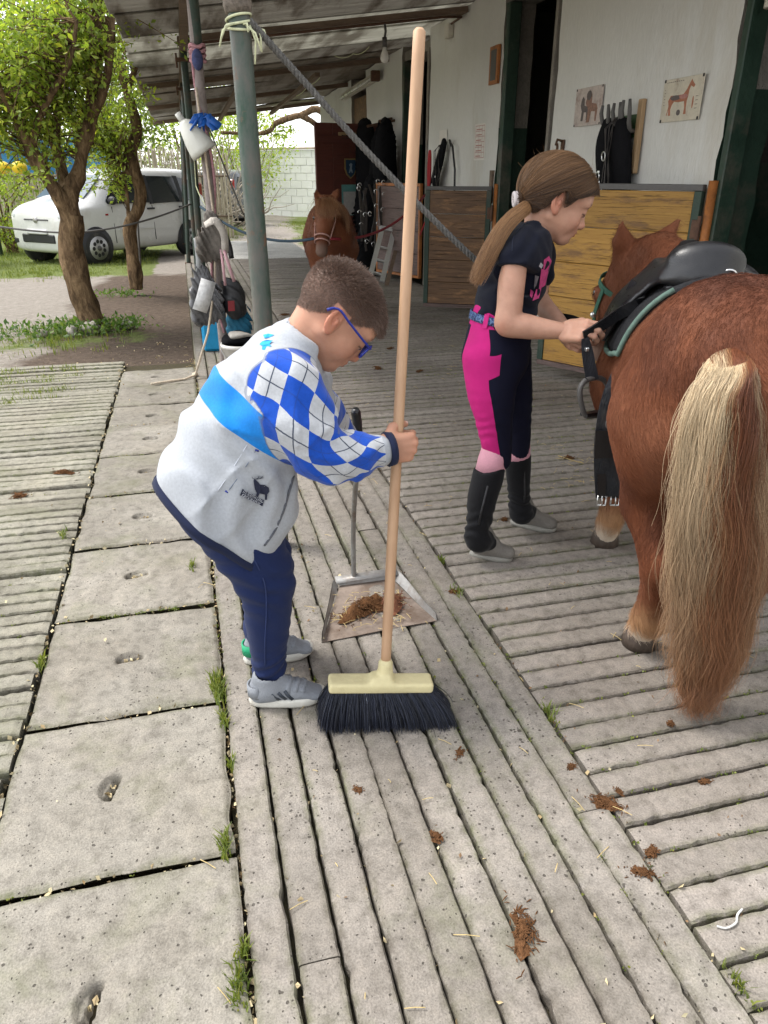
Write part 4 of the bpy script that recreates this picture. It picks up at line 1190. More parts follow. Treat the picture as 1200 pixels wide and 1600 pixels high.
def leaves_mesh(name, C, size, g, mat, parent=None, kind=None, aspect=0.5, droop=0.3):
    """one folded leaf (two quads) at every point"""
    n = len(C)
    d = g.normal(size=(n, 3)); d[:, 2] -= droop; d /= np.linalg.norm(d, axis=1)[:, None]
    s = np.cross(d, g.normal(size=(n, 3))); s /= np.linalg.norm(s, axis=1)[:, None]
    u = np.cross(s, d)
    L = size * g.uniform(0.4, 1.4, (n, 1)); W = L * aspect
    V = np.stack([C, C + d * L * .5 + s * W * .5 + u * L * .08, C + d * L, C + d * L * .5 - s * W * .5 + u * L * .08, C + d * L * .5 - u * L * .05], 1).reshape(-1, 3)
    b = np.arange(n)[:, None] * 5
    Fq = np.concatenate([b + np.array([[0, 1, 2, 4]]), b + np.array([[0, 4, 2, 3]])])
    me = mesh_np(name, V, Fq)
    set_f(me, 'rnd', np.repeat(np.clip(g.normal(0.5, 0.25, n), 0, 1), 5))
    return link(name, me, mat, parent, kind=kind)
def bark_mat():
    m, nt, b = nodes_of('gnarled_bark')
    P = pos(nt, (1, 1, 0.35))
    n1, n2 = tex_noise(nt, P, 16, 7, 0.7, 0.6), tex_noise(nt, P, 55, 5, 0.7)
    c = ramp(nt, n1, [(0.34, (0.05, 0.034, 0.022)), (0.50, (0.17, 0.11, 0.062)), (0.66, (0.34, 0.23, 0.13))])
    c = mixn(nt, 0.6, c, ramp(nt, n2, [(0.3, (0.5,) * 3), (0.7, (1.25,) * 3)]), 'MULTIPLY')
    nt.links.new(c, b.inputs['Base Color']); b.inputs['Roughness'].default_value = 0.95; b.inputs['Specular IOR Level'].default_value = 0.1
    bump(nt, b, mth(nt, 'ADD', n1, mth(nt, 'MULTIPLY', n2, 0.5)), 0.03, 0.9)
    return m
M_BARK = bark_mat()
M_TWIG = pbr('pale_dry_twigs', (0.36, 0.32, 0.26), 0.9, var=0.3, vscale=6)
def limb(m, pts, r0, r1, seed, n=16):
    g = Gab(seed, 3.0); g2 = Gab(seed + 50, 11.0, aniso=(1, 1, .3)); P_ = catmull(pts, max(14, 9 * len(pts)))
    k = len(P_)
    rr = r0 + (r1 - r0) * np.linspace(0, 1, k) ** 0.8
    base = len(m.v)
    m.tube(P_, rr, n)
    for i in range(base, len(m.v)):                      # knobbly bark
        q = np.array(m.v[i]); j = (i - base) // n
        if j < k:
            c = P_[j]; f = 1 + 0.06 * float(g(q)) + 0.06 * float(g2(q)) * (1 if rr[j] > .02 else .4)
            m.v[i] = tuple(c + (q - c) * f)
    return P_
def px(Y, *pts): return [at_y(x, y, Y + (p[0] if p else 0)) for (x, y, *p) in pts]
def tree(label, Y, limbs, crown_n, crown_box, leaf, seed, group, size=0.05):
    g = np.random.default_rng(seed)
    base = limbs[0][0][0]
    t = thing('tree', label, 'tree', tuple(base), group=group)
    m = MB(); ends = []
    for i, (pts, r0, r1) in enumerate(limbs):
        P_ = limb(m, pts, r0, r1, seed + i)
        if i > 0: ends += list(P_[len(P_) // 3:])
    m.build('trunk', M_BARK, t, True, world=True)
    ends = np.array(ends)
    # twigs wander out from the limbs, leaves sit in small clumps along them
    tw = MB(); C = []
    for q in range(crown_n):
        s = ends[g.integers(len(ends))]
        e = np.array([g.uniform(*crown_box[0]), g.uniform(*crown_box[1]), g.uniform(*crown_box[2])])
        d = e - s
        L = min(np.linalg.norm(d), g.uniform(.35, 1.0)); d = d / (np.linalg.norm(d) + 1e-6)
        p = s.copy(); pts = [p.copy()]
        for k in range(6):
            d = d + g.normal(size=3) * 0.28; d[2] -= 0.05 * k * .5; d /= np.linalg.norm(d)
            p = p + d * L / 6; pts.append(p.copy())
            if k >= 1:
                c = g.integers(4, 13); C.append(p + g.normal(size=(c, 3)) * 0.045)
        tw.tube(pts, list(np.linspace(.007, .0018, 7)), 4, cap=False)
    tw.build('twigs', M_BARK, t, True, kind='stuff', world=True)
    C = np.concatenate(C)
    o = leaves_mesh('crown', C, size, g, leaf, t); o.matrix_parent_inverse = wmat(t).inverted()
    return t
Y1 = 7.5
tree('gnarled old tree with twisted trunk and fresh yellow green leaves, nearest the paving', Y1, [
    (px(Y1, (146, 520), (140, 500), (128, 455), (114, 400), (112, 355), (112, 335)), .115, .10),
    (px(Y1, (112, 345), (95, 310, -.05), (68, 270, -.1), (42, 222, -.15), (25, 180, -.2), (10, 120, -.2)), .085, .04),
    (px(Y1, (114, 345), (108, 310), (122, 270, .05), (132, 225, .1), (142, 180, .1), (150, 110, .1), (150, 40, .15), (160, -60, .2)), .082, .045),
    (px(Y1, (112, 315), (96, 265, .1), (86, 220, .15), (92, 170, .2), (104, 110, .2), (100, 40, .2)), .06, .03),
    (px(Y1, (140, 190, .1), (165, 130, .0), (172, 70, 0), (178, 0, 0), (190, -90, 0)), .045, .02),
    (px(Y1, (48, 235, -.15), (60, 190, -.2), (85, 140, -.3), (110, 95, -.4), (120, 30, -.4)), .04, .015),
    (px(Y1, (30, 190, -.2), (5, 150, -.5), (-30, 90, -.7)), .035, .012),
], 360, ((-2.8, -0.55), (6.3, 8.6), (1.75, 3.3)), M_LEAF, 41, 'old trees beside the paving', 0.052)
Y2 = 9.8
tree('slimmer crooked tree close to the dark post, leafless low down', Y2, [
    (px(Y2, (213, 452), (211, 430), (206, 390), (203, 355), (216, 325), (219, 300), (211, 265), (206, 235), (214, 205), (205, 165), (196, 130), (188, 90)), .085, .05),
    (px(Y2, (205, 240), (190, 225), (168, 215), (145, 222), (130, 235)), .045, .02),
    (px(Y2, (208, 275), (190, 262), (178, 252), (172, 240)), .03, .012),
    (px(Y2, (204, 330), (202, 345), (198, 300), (193, 275), (200, 262)), .03, .012),
    (px(Y2, (200, 150), (185, 110), (170, 60), (150, 0)), .045, .015),
    (px(Y2, (198, 140), (212, 100, -.2), (205, 60, -.3), (195, 10, -.5)), .04, .015),
], 190, ((-1.5, -0.45), (8.9, 10.6), (1.75, 3.4)), M_LEAF, 47, 'old trees beside the paving', 0.05)
# thin twigs hanging in the clear above the car, and leafy sprays under the roof edge
g_ = np.random.default_rng(5)

# ---------------------------------------------------------------- grass, weeds, stones
def blades(name, C, h, w, mat, parent=None, kind='stuff', g=np.random.default_rng(3), lean=0.4):
    n = len(C); hh = h * g.uniform(.5, 1.3, (n, 1))
    a = g.uniform(0, 6.28, n); s = np.stack([np.cos(a), np.sin(a), 0 * a], 1)
    d = np.stack([np.cos(a + 1.5 + g.normal(size=n)), np.sin(a + 1.5 + g.normal(size=n)), 0 * a], 1) * lean * g.uniform(0, 1, (n, 1))
    up = np.array([[0, 0, 1.0]])
    V = np.stack([C - s * w * .5, C + s * w * .5, C + (up * .6 + d * .4) * hh + s * w * .4, C + (up * .6 + d * .4) * hh - s * w * .4, C + (up + d * 1.1) * hh + s * w * .05, C + (up + d * 1.1) * hh - s * w * .05], 1).reshape(-1, 3)
    b = np.arange(n)[:, None] * 6
    Fq = np.concatenate([b + np.array([[0, 1, 2, 3]]), b + np.array([[3, 2, 4, 5]])])
    me = mesh_np(name, V, Fq); set_f(me, 'rnd', np.repeat(np.clip(g.normal(.5, .25, n), 0, 1), 6))
    return link(name, me, mat, parent, kind=kind)
M_GRASS = leaf_mat('grass_blades', (0.075, 0.115, 0.022), (0.19, 0.23, 0.05), 0.3)
M_WEED = leaf_mat('weed_leaves', (0.05, 0.11, 0.022), (0.12, 0.20, 0.045), 0.35)
g = np.random.default_rng(21)
C = []
for _ in range(26000):
    x, y = g.uniform(-9, 6), g.uniform(6, 26)
    C.append((x, y))
C = np.array(C)
den = np.exp(-((np.hypot((C[:, 0] + 1.05) / 1.1, (C[:, 1] - 7.1) / 0.6)) ** 2)) * 1.2
den += np.where(C[:, 0] < -0.4, smoothstep(11.9, 13.0, C[:, 1] + 0.25 * (C[:, 0] + 2)), 0) * (1 - 0.8 * smoothstep(-1.6, -0.4, C[:, 0]))
den += smoothstep(16.6, 18.5, C[:, 1]) * (1 - np.exp(-((C[:, 0] - 1.7 - (C[:, 1] - 17) * 0.12) / 0.8) ** 2)) * (C[:, 0] > -.4)
den += np.where(C[:, 0] < -1.2, np.exp(-((C[:, 1] - 6.25) / .3) ** 2) * .35, 0)
den *= 0.6 + 0.6 * Gab(77, 0.35)(np.concatenate([C, 0 * C[:, :1]], 1))
C = C[(g.random(len(C)) < den) & ~((C[:, 0] > -0.55) & (C[:, 1] < 16.6))]
C3 = np.concatenate([C, ground_z(C[:, 0], C[:, 1])[:, None] - 0.01], 1)
C3 = (C3[:, None] + np.concatenate([g.normal(size=(len(C3), 9, 2)) * .05, np.zeros((len(C3), 9, 1))], 2)).reshape(-1, 3)
tag(blades('grass', C3, 0.055, 0.008, M_GRASS, g=g), 'patchy short grass round the trees and across the yard', 'grass')
C = np.concatenate([np.array([-1.02, 7.38]) + g.normal(size=(520, 2)) * (.20, .16), np.array([-1.45, 7.25]) + g.normal(size=(330, 2)) * (.28, .20), np.array([-0.66, 7.45]) + g.normal(size=(260, 2)) * (.12, .16), np.array([-0.85, 9.7]) + g.normal(size=(160, 2)) * (.2, .08)])
C3 = np.concatenate([C, ground_z(C[:, 0], C[:, 1])[:, None] + g.uniform(0.0, .11, (len(C), 1))], 1)
tag(leaves_mesh('weeds', C3, .045, g, M_WEED, None, 'stuff', .55, -0.7), 'leafy green weeds growing round the foot of the gnarled trees', 'weeds')
M_STONE = pbr('pale_field_stone', (0.36, 0.33, 0.29), 0.9, var=0.25, vscale=9, fine=60, bmp=0.004, dirt=(0.2, 0.17, 0.12))
def stone(c, r, seed, label):
    m = MB(); m.sphere((0, 0, 0), (r[0], r[1], r[2]), 14, 10); gg = Gab(seed, 1.4 / max(r))
    m.v = [tuple(np.array(q) * (1 + .16 * float(gg(np.array(q))))) for q in m.v]
    o = m.build('stone', M_STONE, None, True); o.location = c; tag(o, label, 'stone', 'stones at the foot of the tree'); return o
q = at_z(142, 519, -.05); stone((q[0], q[1], -.01), (.10, .08, .06), 3, 'largest pale stone, directly under the gnarled trunk')
q = at_z(114, 524, -.05); stone((q[0], q[1], -.02), (.05, .05, .055), 4, 'small yellowish stone left of the largest one')
q = at_z(66, 525, -.05); stone((q[0], q[1], -.03), (.06, .05, .04), 5, 'grey stone in the grass, well left of the gnarled trunk')
q = at_z(198, 511, -.05); stone((q[0], q[1], -.03), (.08, .06, .045), 6, 'flat grey stone right of the gnarled trunk')

# ---------------------------------------------------------------- the white car
M_CARP = pbr('white_car_paint', (0.66, 0.66, 0.64), 0.25, var=0.04, vscale=1.5, fine=20, bmp=0, spec=0.5, coat=0.6, dirt=(0.5, 0.47, 0.42), dirt_amt=-0.15)
M_GLASS = pbr('dark_car_glass', (0.02, 0.025, 0.028), 0.06, var=0.05, bmp=0, spec=0.8)
M_WSCREEN = pbr('windscreen_glass', (0.10, 0.13, 0.15), 0.04, var=0.05, bmp=0, spec=1.0)
M_TRIM = pbr('black_car_trim', (0.018, 0.018, 0.019), 0.55, var=0.2)
M_TYRE = pbr('tyre_rubber', (0.03, 0.029, 0.028), 0.85, var=0.25, dirt=(0.13, 0.11, 0.085), dirt_amt=0.2)
M_RIM = pbr('silver_rim', (0.42, 0.41, 0.40), 0.4, 0.5, var=0.15)
M_LAMP = pbr('clear_lamp', (0.55, 0.57, 0.58), 0.08, var=0.1, bmp=0, spec=0.9)
M_REDL = pbr('red_tail_lamp', (0.30, 0.015, 0.012), 0.15, bmp=0)
def build_car(label, loc, rz, paint, group=None):
    t = thing('parked_car', label, 'car', loc, rz, group)
    # local: x forward (front at +1.78), y left, z up; section rows: bottom, sill, bumper line, waist, shoulder, roof side, roof
    st = [  # x, half widths (bottom, mid, waist, roof edge), z (bottom, sill, mid, waist, roof edge, roof centre)
        (1.69, .54, .62, .60, .46, .30, .34, .52, .74, .80, .81),
        (1.65, .66, .72, .70, .58, .24, .30, .54, .84, .92, .93),
        (1.56, .70, .775, .745, .62, .20, .28, .56, .90, .985, 1.00),
        (1.31, .72, .79, .765, .64, .18, .26, .56, .94, 1.04, 1.055),
        (1.10, .72, .79, .77, .645, .18, .26, .56, .95, 1.075, 1.095),
        (.66, .72, .79, .775, .59, .18, .26, .56, .96, 1.40, 1.43),
        (.42, .72, .79, .775, .58, .18, .26, .56, .96, 1.50, 1.53),
        (-.2, .72, .79, .775, .585, .18, .26, .56, .965, 1.54, 1.575),
        (-.9, .72, .79, .775, .585, .18, .26, .56, .97, 1.54, 1.575),
        (-1.50, .72, .785, .77, .575, .20, .28, .57, .975, 1.53, 1.56),
        (-1.70, .70, .77, .75, .56, .24, .31, .58, .98, 1.49, 1.515),
        (-1.78, .68, .73, .71, .52, .30, .36, .58, .97, 1.38, 1.39)]
    rows = []
    for (x, b0, b1_, b2_, b3, z0, z1, z2, z3, z4, z5) in st:
        half = [(0, z0), (b0 * .95, z0), (b1_ * .985, z1), (b1_, z2), (b2_ + .012, z3 - .08), (b2_, z3), (b3 + .02, z4 - .05), (b3 * .88, z4), (b3 * .5, z5 - .008), (0, z5)]
        ring = [(x, y, z) for y, z in half] + [(x, -y, z) for y, z in half[-2:0:-1]]
        rows.append(ring)
    m = MB(); A = np.array(rows); A = np.concatenate([A, A[:, :1]], 1); m.grid(A, flip=True)
    n = len(rows[0]); m.add(rows[0], [tuple(range(n))[::-1]]); m.add(rows[-1], [tuple(range(n))])
    me = m.mesh('body')
    bm_ = __import__('bmesh').new(); bm_.from_mesh(me); __import__('bmesh').ops.remove_doubles(bm_, verts=bm_.verts, dist=1e-4); __import__('bmesh').ops.recalc_face_normals(bm_, faces=bm_.faces); bm_.to_mesh(me); bm_.free()
    o = link('body', me, paint, t, True); o.modifiers.new('s', 'SUBSURF').levels = 2; o.modifiers['s'].render_levels = 2
    def side_poly(name, pts, mat, s, out=.014, th=.012):
        """pts (x, z) on the flank or greenhouse; follows the tumblehome"""
        def yy(x, z): 
            return (.79 if z < .56 else (.79 - (z - .56) / .40 * .012 if z < .96 else .784 - (z - .96) / .53 * .165))
        m = MB(); vs = [(x, s * (yy(x, z) - .004 + 0.0), z) for x, z in pts] + [(x, s * (yy(x, z) + out), z) for x, z in pts]
        k = len(pts); m.add(vs, [tuple(range(k)), tuple(range(k, 2 * k))[::-1]] + [(i, k + i, k + (i + 1) % k, (i + 1) % k) for i in range(k)])
        return m.build(name, mat, t)
    for s in (1, -1):
        side_poly('door_window', [(.78, .985), (.80, 1.04), (.56, 1.32), (.40, 1.42), (-.20, 1.45), (-.22, .985)], M_GLASS, s)
        side_poly('door_window', [(-.30, .965), (-.29, 1.43), (-.98, 1.415), (-1.02, .975)], M_GLASS, s)
        side_poly('rear_quarter_window', [(-1.10, .985), (-1.08, 1.40), (-1.38, 1.36), (-1.46, 1.0)], M_GLASS, s)
        side_poly('window_pillar', [(-.215, .955), (-.215, 1.44), (-.295, 1.44), (-.295, .955)], M_TRIM, s, .019)
        side_poly('window_pillar', [(-1.015, .965), (-.98, 1.43), (-1.08, 1.42), (-1.10, .97)], M_TRIM, s, .019)
        for (x0, x1) in ((.69, .70), (-.26, -.25), (-1.06, -1.05)):
            m = MB()
            if x0 > 0 or x0 > -.3: side_poly('door_seam', [(x0, .34), (x0, .94), (x1, .94), (x1, .34)], M_TRIM, s, .004)
        side_poly('rubbing_strip', [(.62, .55), (.62, .565), (-.22, .565), (-.22, .55)], M_CARP, s, .02)
        for x in (-.12, -.94): 
            side_poly('door_handle', [(x, .865), (x, .895), (x - .16, .895), (x - .16, .865)], M_TRIM, s, .04)
        m = MB(); m.sphere((.74, s * .87, 1.04), (.06, .10, .07), 12, 8); m.build('wing_mirror', M_TRIM, t, True)
        side_poly('side_repeater', [(.86, .80), (.86, .83), (.80, .83), (.80, .80)], M_REDL, s, .01)
        for x in (1.13, -1.17):
            m = MB(); m.tube([(x, s * .68, .30), (x, s * .80, .30)], .335, 28); m.build('wheel_arch', M_TRIM, t, True)
            m = MB()
            m.tube([(x, s * .66, .285), (x, s * .70, .285), (x, s * .79, .285), (x, s * .815, .285)], [.27, .285, .285, .26], 28)
            w = m.build('wheel', M_TYRE, t, True)
            m = MB(); m.tube([(x, s * .79, .285), (x, s * .826, .285)], .195, 24); m.build('rim', M_RIM, w, True)
            m = MB()
            for k in range(9):
                a = 2 * math.pi * k / 9
                c = (x + .115 * math.cos(a), s * .8262, .285 + .115 * math.sin(a))
                m.tube([c, (c[0], s * .8275, c[2])], .034, 10)
            m.build('rim_opening', M_TRIM, w)
            m = MB(); m.tube([(x, s * .82, .285), (x, s * .836, .285)], .045, 12); m.build('hub_cap', M_DARKGREY, w, True)
        m = MB(); m.sphere((1.50, s * .585, .80), (.18, .15, .13), 12, 8); m.build('headlight', M_LAMP, t, True)
        m = MB(); m.bbox((-1.74, s * .66 - .05, .95), (-1.60, s * .66 + .05, 1.30), .03); m.build('tail_light', M_REDL, t)
        m = MB(); m.bbox((1.55, s * .60 - .10, .34), (1.68, s * .60 + .07, .46), .03); m.build('fog_recess', M_TRIM, t)
    for (nm, z0, z1, w, mat, x) in (('grille', .38, .52, .42, M_TRIM, 1.69), ('number_plate', .52, .60, .26, pbr('plate_white', (.6, .6, .6), .5), 1.705), ('bonnet_slot', .735, .765, .32, M_TRIM, 1.68)):
        m = MB(); m.bbox((x - .10, -w, z0), (x + .015, w, z1), .015); m.build(nm, mat, t)
    m = MB(); m.tube([(1.66, 0, .75), (1.705, 0, .75)], .05, 14); m.build('badge', M_RIM, t, True)
    # windscreen, tailgate glass, wipers
    def plate(pts, th, mat, nm):
        m = MB(); P_ = np.array(pts); nrm = np.cross(P_[1] - P_[0], P_[3] - P_[0]); nrm /= np.linalg.norm(nrm)
        m.add(list(P_) + list(P_ + nrm * th), [(3, 2, 1, 0), (4, 5, 6, 7)] + [(i, (i + 1) % 4, 4 + (i + 1) % 4, 4 + i) for i in range(4)]); m.build(nm, mat, t)
    plate([(1.135, .60, 1.085), (1.135, -.60, 1.085), (.645, -.54, 1.45), (.645, .54, 1.45)][::-1], -.018, M_WSCREEN, 'windscreen')
    plate([(-1.755, .52, 1.0), (-1.755, -.52, 1.0), (-1.735, -.45, 1.36), (-1.735, .45, 1.36)], .03, M_GLASS, 'tailgate_glass')
    m = MB(); m.tube([(1.16, -.1, 1.09), (1.06, .35, 1.16)], .008, 6); m.build('wiper', M_TRIM, t)
    return t
fw, rw = np.array((-1.47, 14.4)), np.array((0.13, 16.05))
hd = (fw - rw) / np.linalg.norm(fw - rw)
nl = np.array((-hd[1], hd[0]))                       # the car's left
ctr = (fw + rw) / 2 - hd * (-0.02) - nl * 0.80       # visible wheels are on its left side
build_car('white compact hatchback parked on the yard behind the two gnarled trees', (ctr[0], ctr[1], -.20), math.atan2(hd[1], hd[0]), M_CARP)
c = at_z(238, 300, -.2)
build_car('dark grey car mostly hidden behind the white one and the dead branches', (0.4, 25.0, -.2), 2.6, pbr('dark_car_paint', (0.08, 0.085, 0.09), 0.3, var=0.05, bmp=0, coat=0.5))

# ---------------------------------------------------------------- behind: cane fence, brush pile, bushes, block wall, signal post
M_CANE = pbr('pale_dry_cane', (0.46, 0.40, 0.30), 0.85, var=0.35, vscale=8, stretch=(6, 6, .4))
g = np.random.default_rng(61)
fn = thing('cane_fence', 'pale dry cane fence behind the white car', 'fence', (-3, 20.5, -.2))
m = MB()
for i in range(230):
    x = -7.5 + i * .038 + g.normal() * .006; yb = 20.4 - .12 * (x + 3) + g.normal() * .02
    h = 1.75 + g.normal() * .06
    m.tube([(x, yb, -.22), (x + g.normal() * .02, yb + g.normal() * .02, h)], .017, 5)
m.build('cane', M_CANE, fn, kind='stuff', world=True)
for z in (.3, 1.2):
    m = MB(); m.tube([(-7.5, 20.4 + .54 - .05, z), (1.2, 20.4 - .504 - .05, z)], .02, 6); m.build('rail', M_BEAM, fn, world=True)
def bush(name, label, c, r, n, leaf, size, seed, cat='bush', group=None, stems=9):
    g = np.random.default_rng(seed)
    t = thing(name, label, cat, (c[0], c[1], ground_z(c[0], c[1])), group=group)
    m = MB(); C = []
    for i in range(stems):
        a, e = g.uniform(0, 6.28), g.uniform(.3, 1.0)
        tip = np.array([c[0] + r[0] * e * math.cos(a), c[1] + r[1] * e * math.sin(a), c[2] + r[2] * g.uniform(.1, .95)])
        b = np.array([c[0] + g.normal() * .06, c[1] + g.normal() * .06, float(ground_z(c[0], c[1])) - .02])
        pts = [b + (tip - b) * s + g.normal(size=3) * .05 * math.sin(math.pi * s) for s in np.linspace(0, 1, 7)]
        m.tube(pts, list(np.linspace(.028, .006, 7)), 5, cap=False)
    m.build('stems', M_BARK, t, True, world=True)
    nc = max(10, n // 60)
    u = g.normal(size=(nc, 3)); u /= np.linalg.norm(u, axis=1)[:, None]; u *= g.uniform(.35, 1, (nc, 1)) ** .5
    cl = np.array(c) + u * np.array(r)
    C = (cl[:, None] + g.normal(size=(nc, n // nc, 3)) * np.array(r).mean() * .16).reshape(-1, 3)
    C = C[C[:, 2] > -0.15]
    o = leaves_mesh('foliage', C, size, g, leaf, t); o.matrix_parent_inverse = wmat(t).inverted()
    return t
gB = 'bushes and trees beyond the yard'
bush('bush', 'bright bush at the photo edge left of the white car', (-4.6, 15.2, .9), (1.0, .9, 1.3), 5200, M_LEAF, .08, 71, group=gB)
bush('bush', 'white flowering bush left of the bonnet of the white car', (-3.4, 17.2, .8), (.8, .7, .9), 3200, M_LEAF, .07, 72, group=gB)
bush('leafy_tree', 'tall leafy tree far behind the gnarled trunks', (-3.2, 23.5, 3.2), (3.2, 2.2, 2.6), 9000, M_LEAFD, .15, 73, 'tree', gB, 12)
bush('leafy_tree', 'pale leafy tree seen between the posts under the far roof edge', (2.0, 27, 2.3), (1.7, 1.5, 1.7), 4200, M_LEAF, .11, 74, 'tree', gB, 12)
bush('leafy_tree', 'green tree at the photo edge beyond the bright bush', (-9.0, 22, 3.0), (3.0, 2.2, 3.2), 7000, M_LEAFD, .16, 75, 'tree', gB, 12)
bush('leafy_tree', 'light tree behind the dead branches', (0.6, 30, 2.6), (2.4, 1.6, 2.2), 4200, M_LEAF, .14, 76, 'tree', gB, 12)
bp = MB(); g = np.random.default_rng(81)
for i in range(110):
    a = np.array([g.uniform(-.9, 1.9), g.uniform(20.0, 21.6), g.uniform(-.1, .5)])
    d = np.array([g.normal() * .8, g.normal() * .4, abs(g.normal()) * .9 + .25]); L = g.uniform(.8, 2.2); d /= np.linalg.norm(d)
    pts = [a + d * L * s + g.normal(size=3) * .05 for s in np.linspace(0, 1, 6)]
    bp.tube(pts, list(np.linspace(.024, .006, 6)), 5, cap=False)
o = bp.build('brush_pile', M_TWIG, None, True, 'stuff'); tag(o, 'tangled pile of bare pale branches behind the white car', 'branches')
# overhanging limb with sprays beyond the far end of the roof
t = thing('overhanging_branch', 'bare limb with a few leaf sprays hanging beyond the far roof edge', 'branch', (3.2, 18.0, -.1))
m = MB(); Yb = 18.0
limb(m, [np.array((4.5, 18.6, -.2)), np.array((4.3, 18.4, 1.2)), at_y(508, 178, Yb), at_y(470, 180, Yb), at_y(432, 192, Yb), at_y(422, 204, Yb), at_y(400, 209, Yb), at_y(345, 207, Yb)], .10, .03, 9)
limb(m, [at_y(470, 180, Yb), at_y(490, 192, Yb), at_y(505, 205, Yb + .3), np.array((4.0, 18.5, 1.6))], .06, .05, 10)
m.build('limb', M_BARK, t, True, world=True)
C = []
for (x, y, n, s) in ((350, 190, 60, .3), (395, 196, 50, .18), (410, 186, 30, .15), (434, 203, 24, .10), (436, 212, 16, .07), (455, 200, 14, .07), (458, 206, 14, .08), (330, 200, 40, .2), (285, 185, 40, .3), (300, 190, 40, .3)):
    C.append(at_y(x, y, Yb) + g.normal(size=(n, 3)) * s * np.array((1, .5, .6)))
o = leaves_mesh('sprays', np.concatenate(C), .10, g, M_LEAF, t); o.matrix_parent_inverse = wmat(t).inverted()
# block wall closing the yard, every block a part
M_BLOCK = pbr('white_painted_block', (0.74, 0.74, 0.72), 0.9, var=0.06, vscale=3, fine=40, bmp=0.002)
bw = thing('block_wall', 'pale concrete block wall across the far end of the yard', 'wall', (3, 26, -.2))
wa, wb = np.array((1.6, 31.5)), np.array((8.5, 24.0)); Lw = np.linalg.norm(wb - wa)
Mw = Matrix.Translation((wa[0], wa[1], -.25)) @ Matrix.Rotation(math.atan2(wb[1] - wa[1], wb[0] - wa[0]), 4, 'Z')
m = MB(); m.bbox((0, -.09, 0), (.485, .09, .235), .006); bme = m.mesh('block'); bme.materials.append(M_BLOCK)
for r_ in range(9):
    for c_ in range(int(Lw / .5)):
        o = bpy.data.objects.new('block', bme); COL.objects.link(o); o.parent = bw
        o.matrix_parent_inverse = wmat(bw).inverted()
        o.matrix_basis = Mw @ Matrix.Translation((c_ * .5 + (.25 if r_ % 2 else 0), rng.normal() * .003, r_ * .25))
m = MB(); m.box((0, -.06, 0), (Lw, .06, 2.24), M=Mw); m.build('mortar', M_MORTAR if False else M_BLOCK, bw, world=True)
m = MB(); m.bbox((-.05, -.14, 2.255), (Lw + .3, .14, 2.32), .01, M=Mw); m.build('coping', pbr('pinkish_coping', (0.45, 0.36, 0.31), 0.9), bw, world=True)
lp_ = thing('yard_lamp', 'tall thin lamp post with a flat head in front of the block wall', 'lamp post', tuple(at_z(424, 318, -.2)))
base = at_z(424, 318, -.2); Yl = base[1]; top = at_y(411, 222, Yl)
m = MB(); m.tube([base, base + (top - base) * .5, top], [.05, .045, .035], 8); m.build('pole', M_RUST, lp_, True, world=True)
m = MB(); m.tube([top + (-.25, 0, .02), top + (.25, 0, .02)], .09, 10, flat=.5); m.build('lamp_head', M_DARKGREY, lp_, True, world=True)
m = MB(); m.tube([base + (top - base) * .35 + (-.35, 0, 0), base + (top - base) * .35 + (.1, 0, 0)], .04, 8); m.build('bracket', M_RUST, lp_, True, world=True)
# yellow lanterns and blue tarpaulin among the leaves
for (x, y, l) in ((30, 262, 'yellow globe hanging among the leaves, the larger one'), (4, 262, 'yellow globe hanging at the very edge of the photo')):
    c = at_y(x, y, 11.0)
    gl = thing('yellow_globe', l, 'globe', tuple(c))
    m = MB(); m.sphere(c, (.095, .095, .075), 14, 10); m.build('shade', pbr('yellow_plastic', (0.75, 0.55, 0.02), 0.4, var=0.1), gl, True, world=True)
    m = MB(); m.tube([c + np.array((0, 0, .07)), c + np.array((0, 0, .17))], .012, 6); m.tube([c + np.array((0, 0, .15)), (c[0], c[1], 3.0)], .003, 4); m.build('cord', M_DARKGREY, gl, True, world=True)
m = MB(); P_ = np.zeros((9, 7, 3)); gg = Gab(4, .8)
ca, cb = at_y(-40, 195, 16.5), at_y(175, 250, 16.5)
for i, u in enumerate(np.linspace(0, 1, 9)):
    for j, v in enumerate(np.linspace(0, 1, 7)):
        q = np.array((ca[0] + (cb[0] - ca[0]) * u, 16.5, ca[2] + (cb[2] - ca[2]) * v)); q[1] += .2 * float(gg(q)); q[2] -= .25 * math.sin(math.pi * u) ; P_[i, j] = q
m.grid(P_); B_ = P_.copy(); B_[..., 1] += .01; m.grid(B_, flip=True)
o = m.build('tarpaulin', pbr('blue_tarpaulin', (0.05, 0.22, 0.42), 0.5, var=0.2, vscale=2), None, True); tag(o, 'blue tarpaulin strung up behind the foliage of the old trees', 'tarpaulin')
for x in (ca[0], cb[0]):
    m = MB(); m.tube([(x, 16.55, -.25), (x, 16.55, 2.6)], .03, 8); o = m.build('tarpaulin_pole', M_POSTD, None, True); tag(o, 'pole carrying the blue tarpaulin at its %s end' % ('outer' if x == ca[0] else 'car side'), 'pole')
# thin stake by the second tree, and the rope fence strung across the yard
s0, s1 = at_z(222, 450, -.07), at_y(192, 245, 9.6)
m = MB(); m.tube([s0, at_y(214, 330, s0[1]), at_y(212, 250, s0[1])], .013, 6)
o = m.build('stake', M_DARKGREY, None, True); tag(o, 'thin dark stake standing against the slimmer crooked tree', 'stake')
cable('yard_rope', 'dark rope slung across the yard in front of the white car', [at_y(-15, 352, 9.6), at_y(110, 364, 9.4), at_y(207, 350, 9.6), at_y(300, 318, 10.5)], .011, M_DARKGREY, .015, cat='rope')
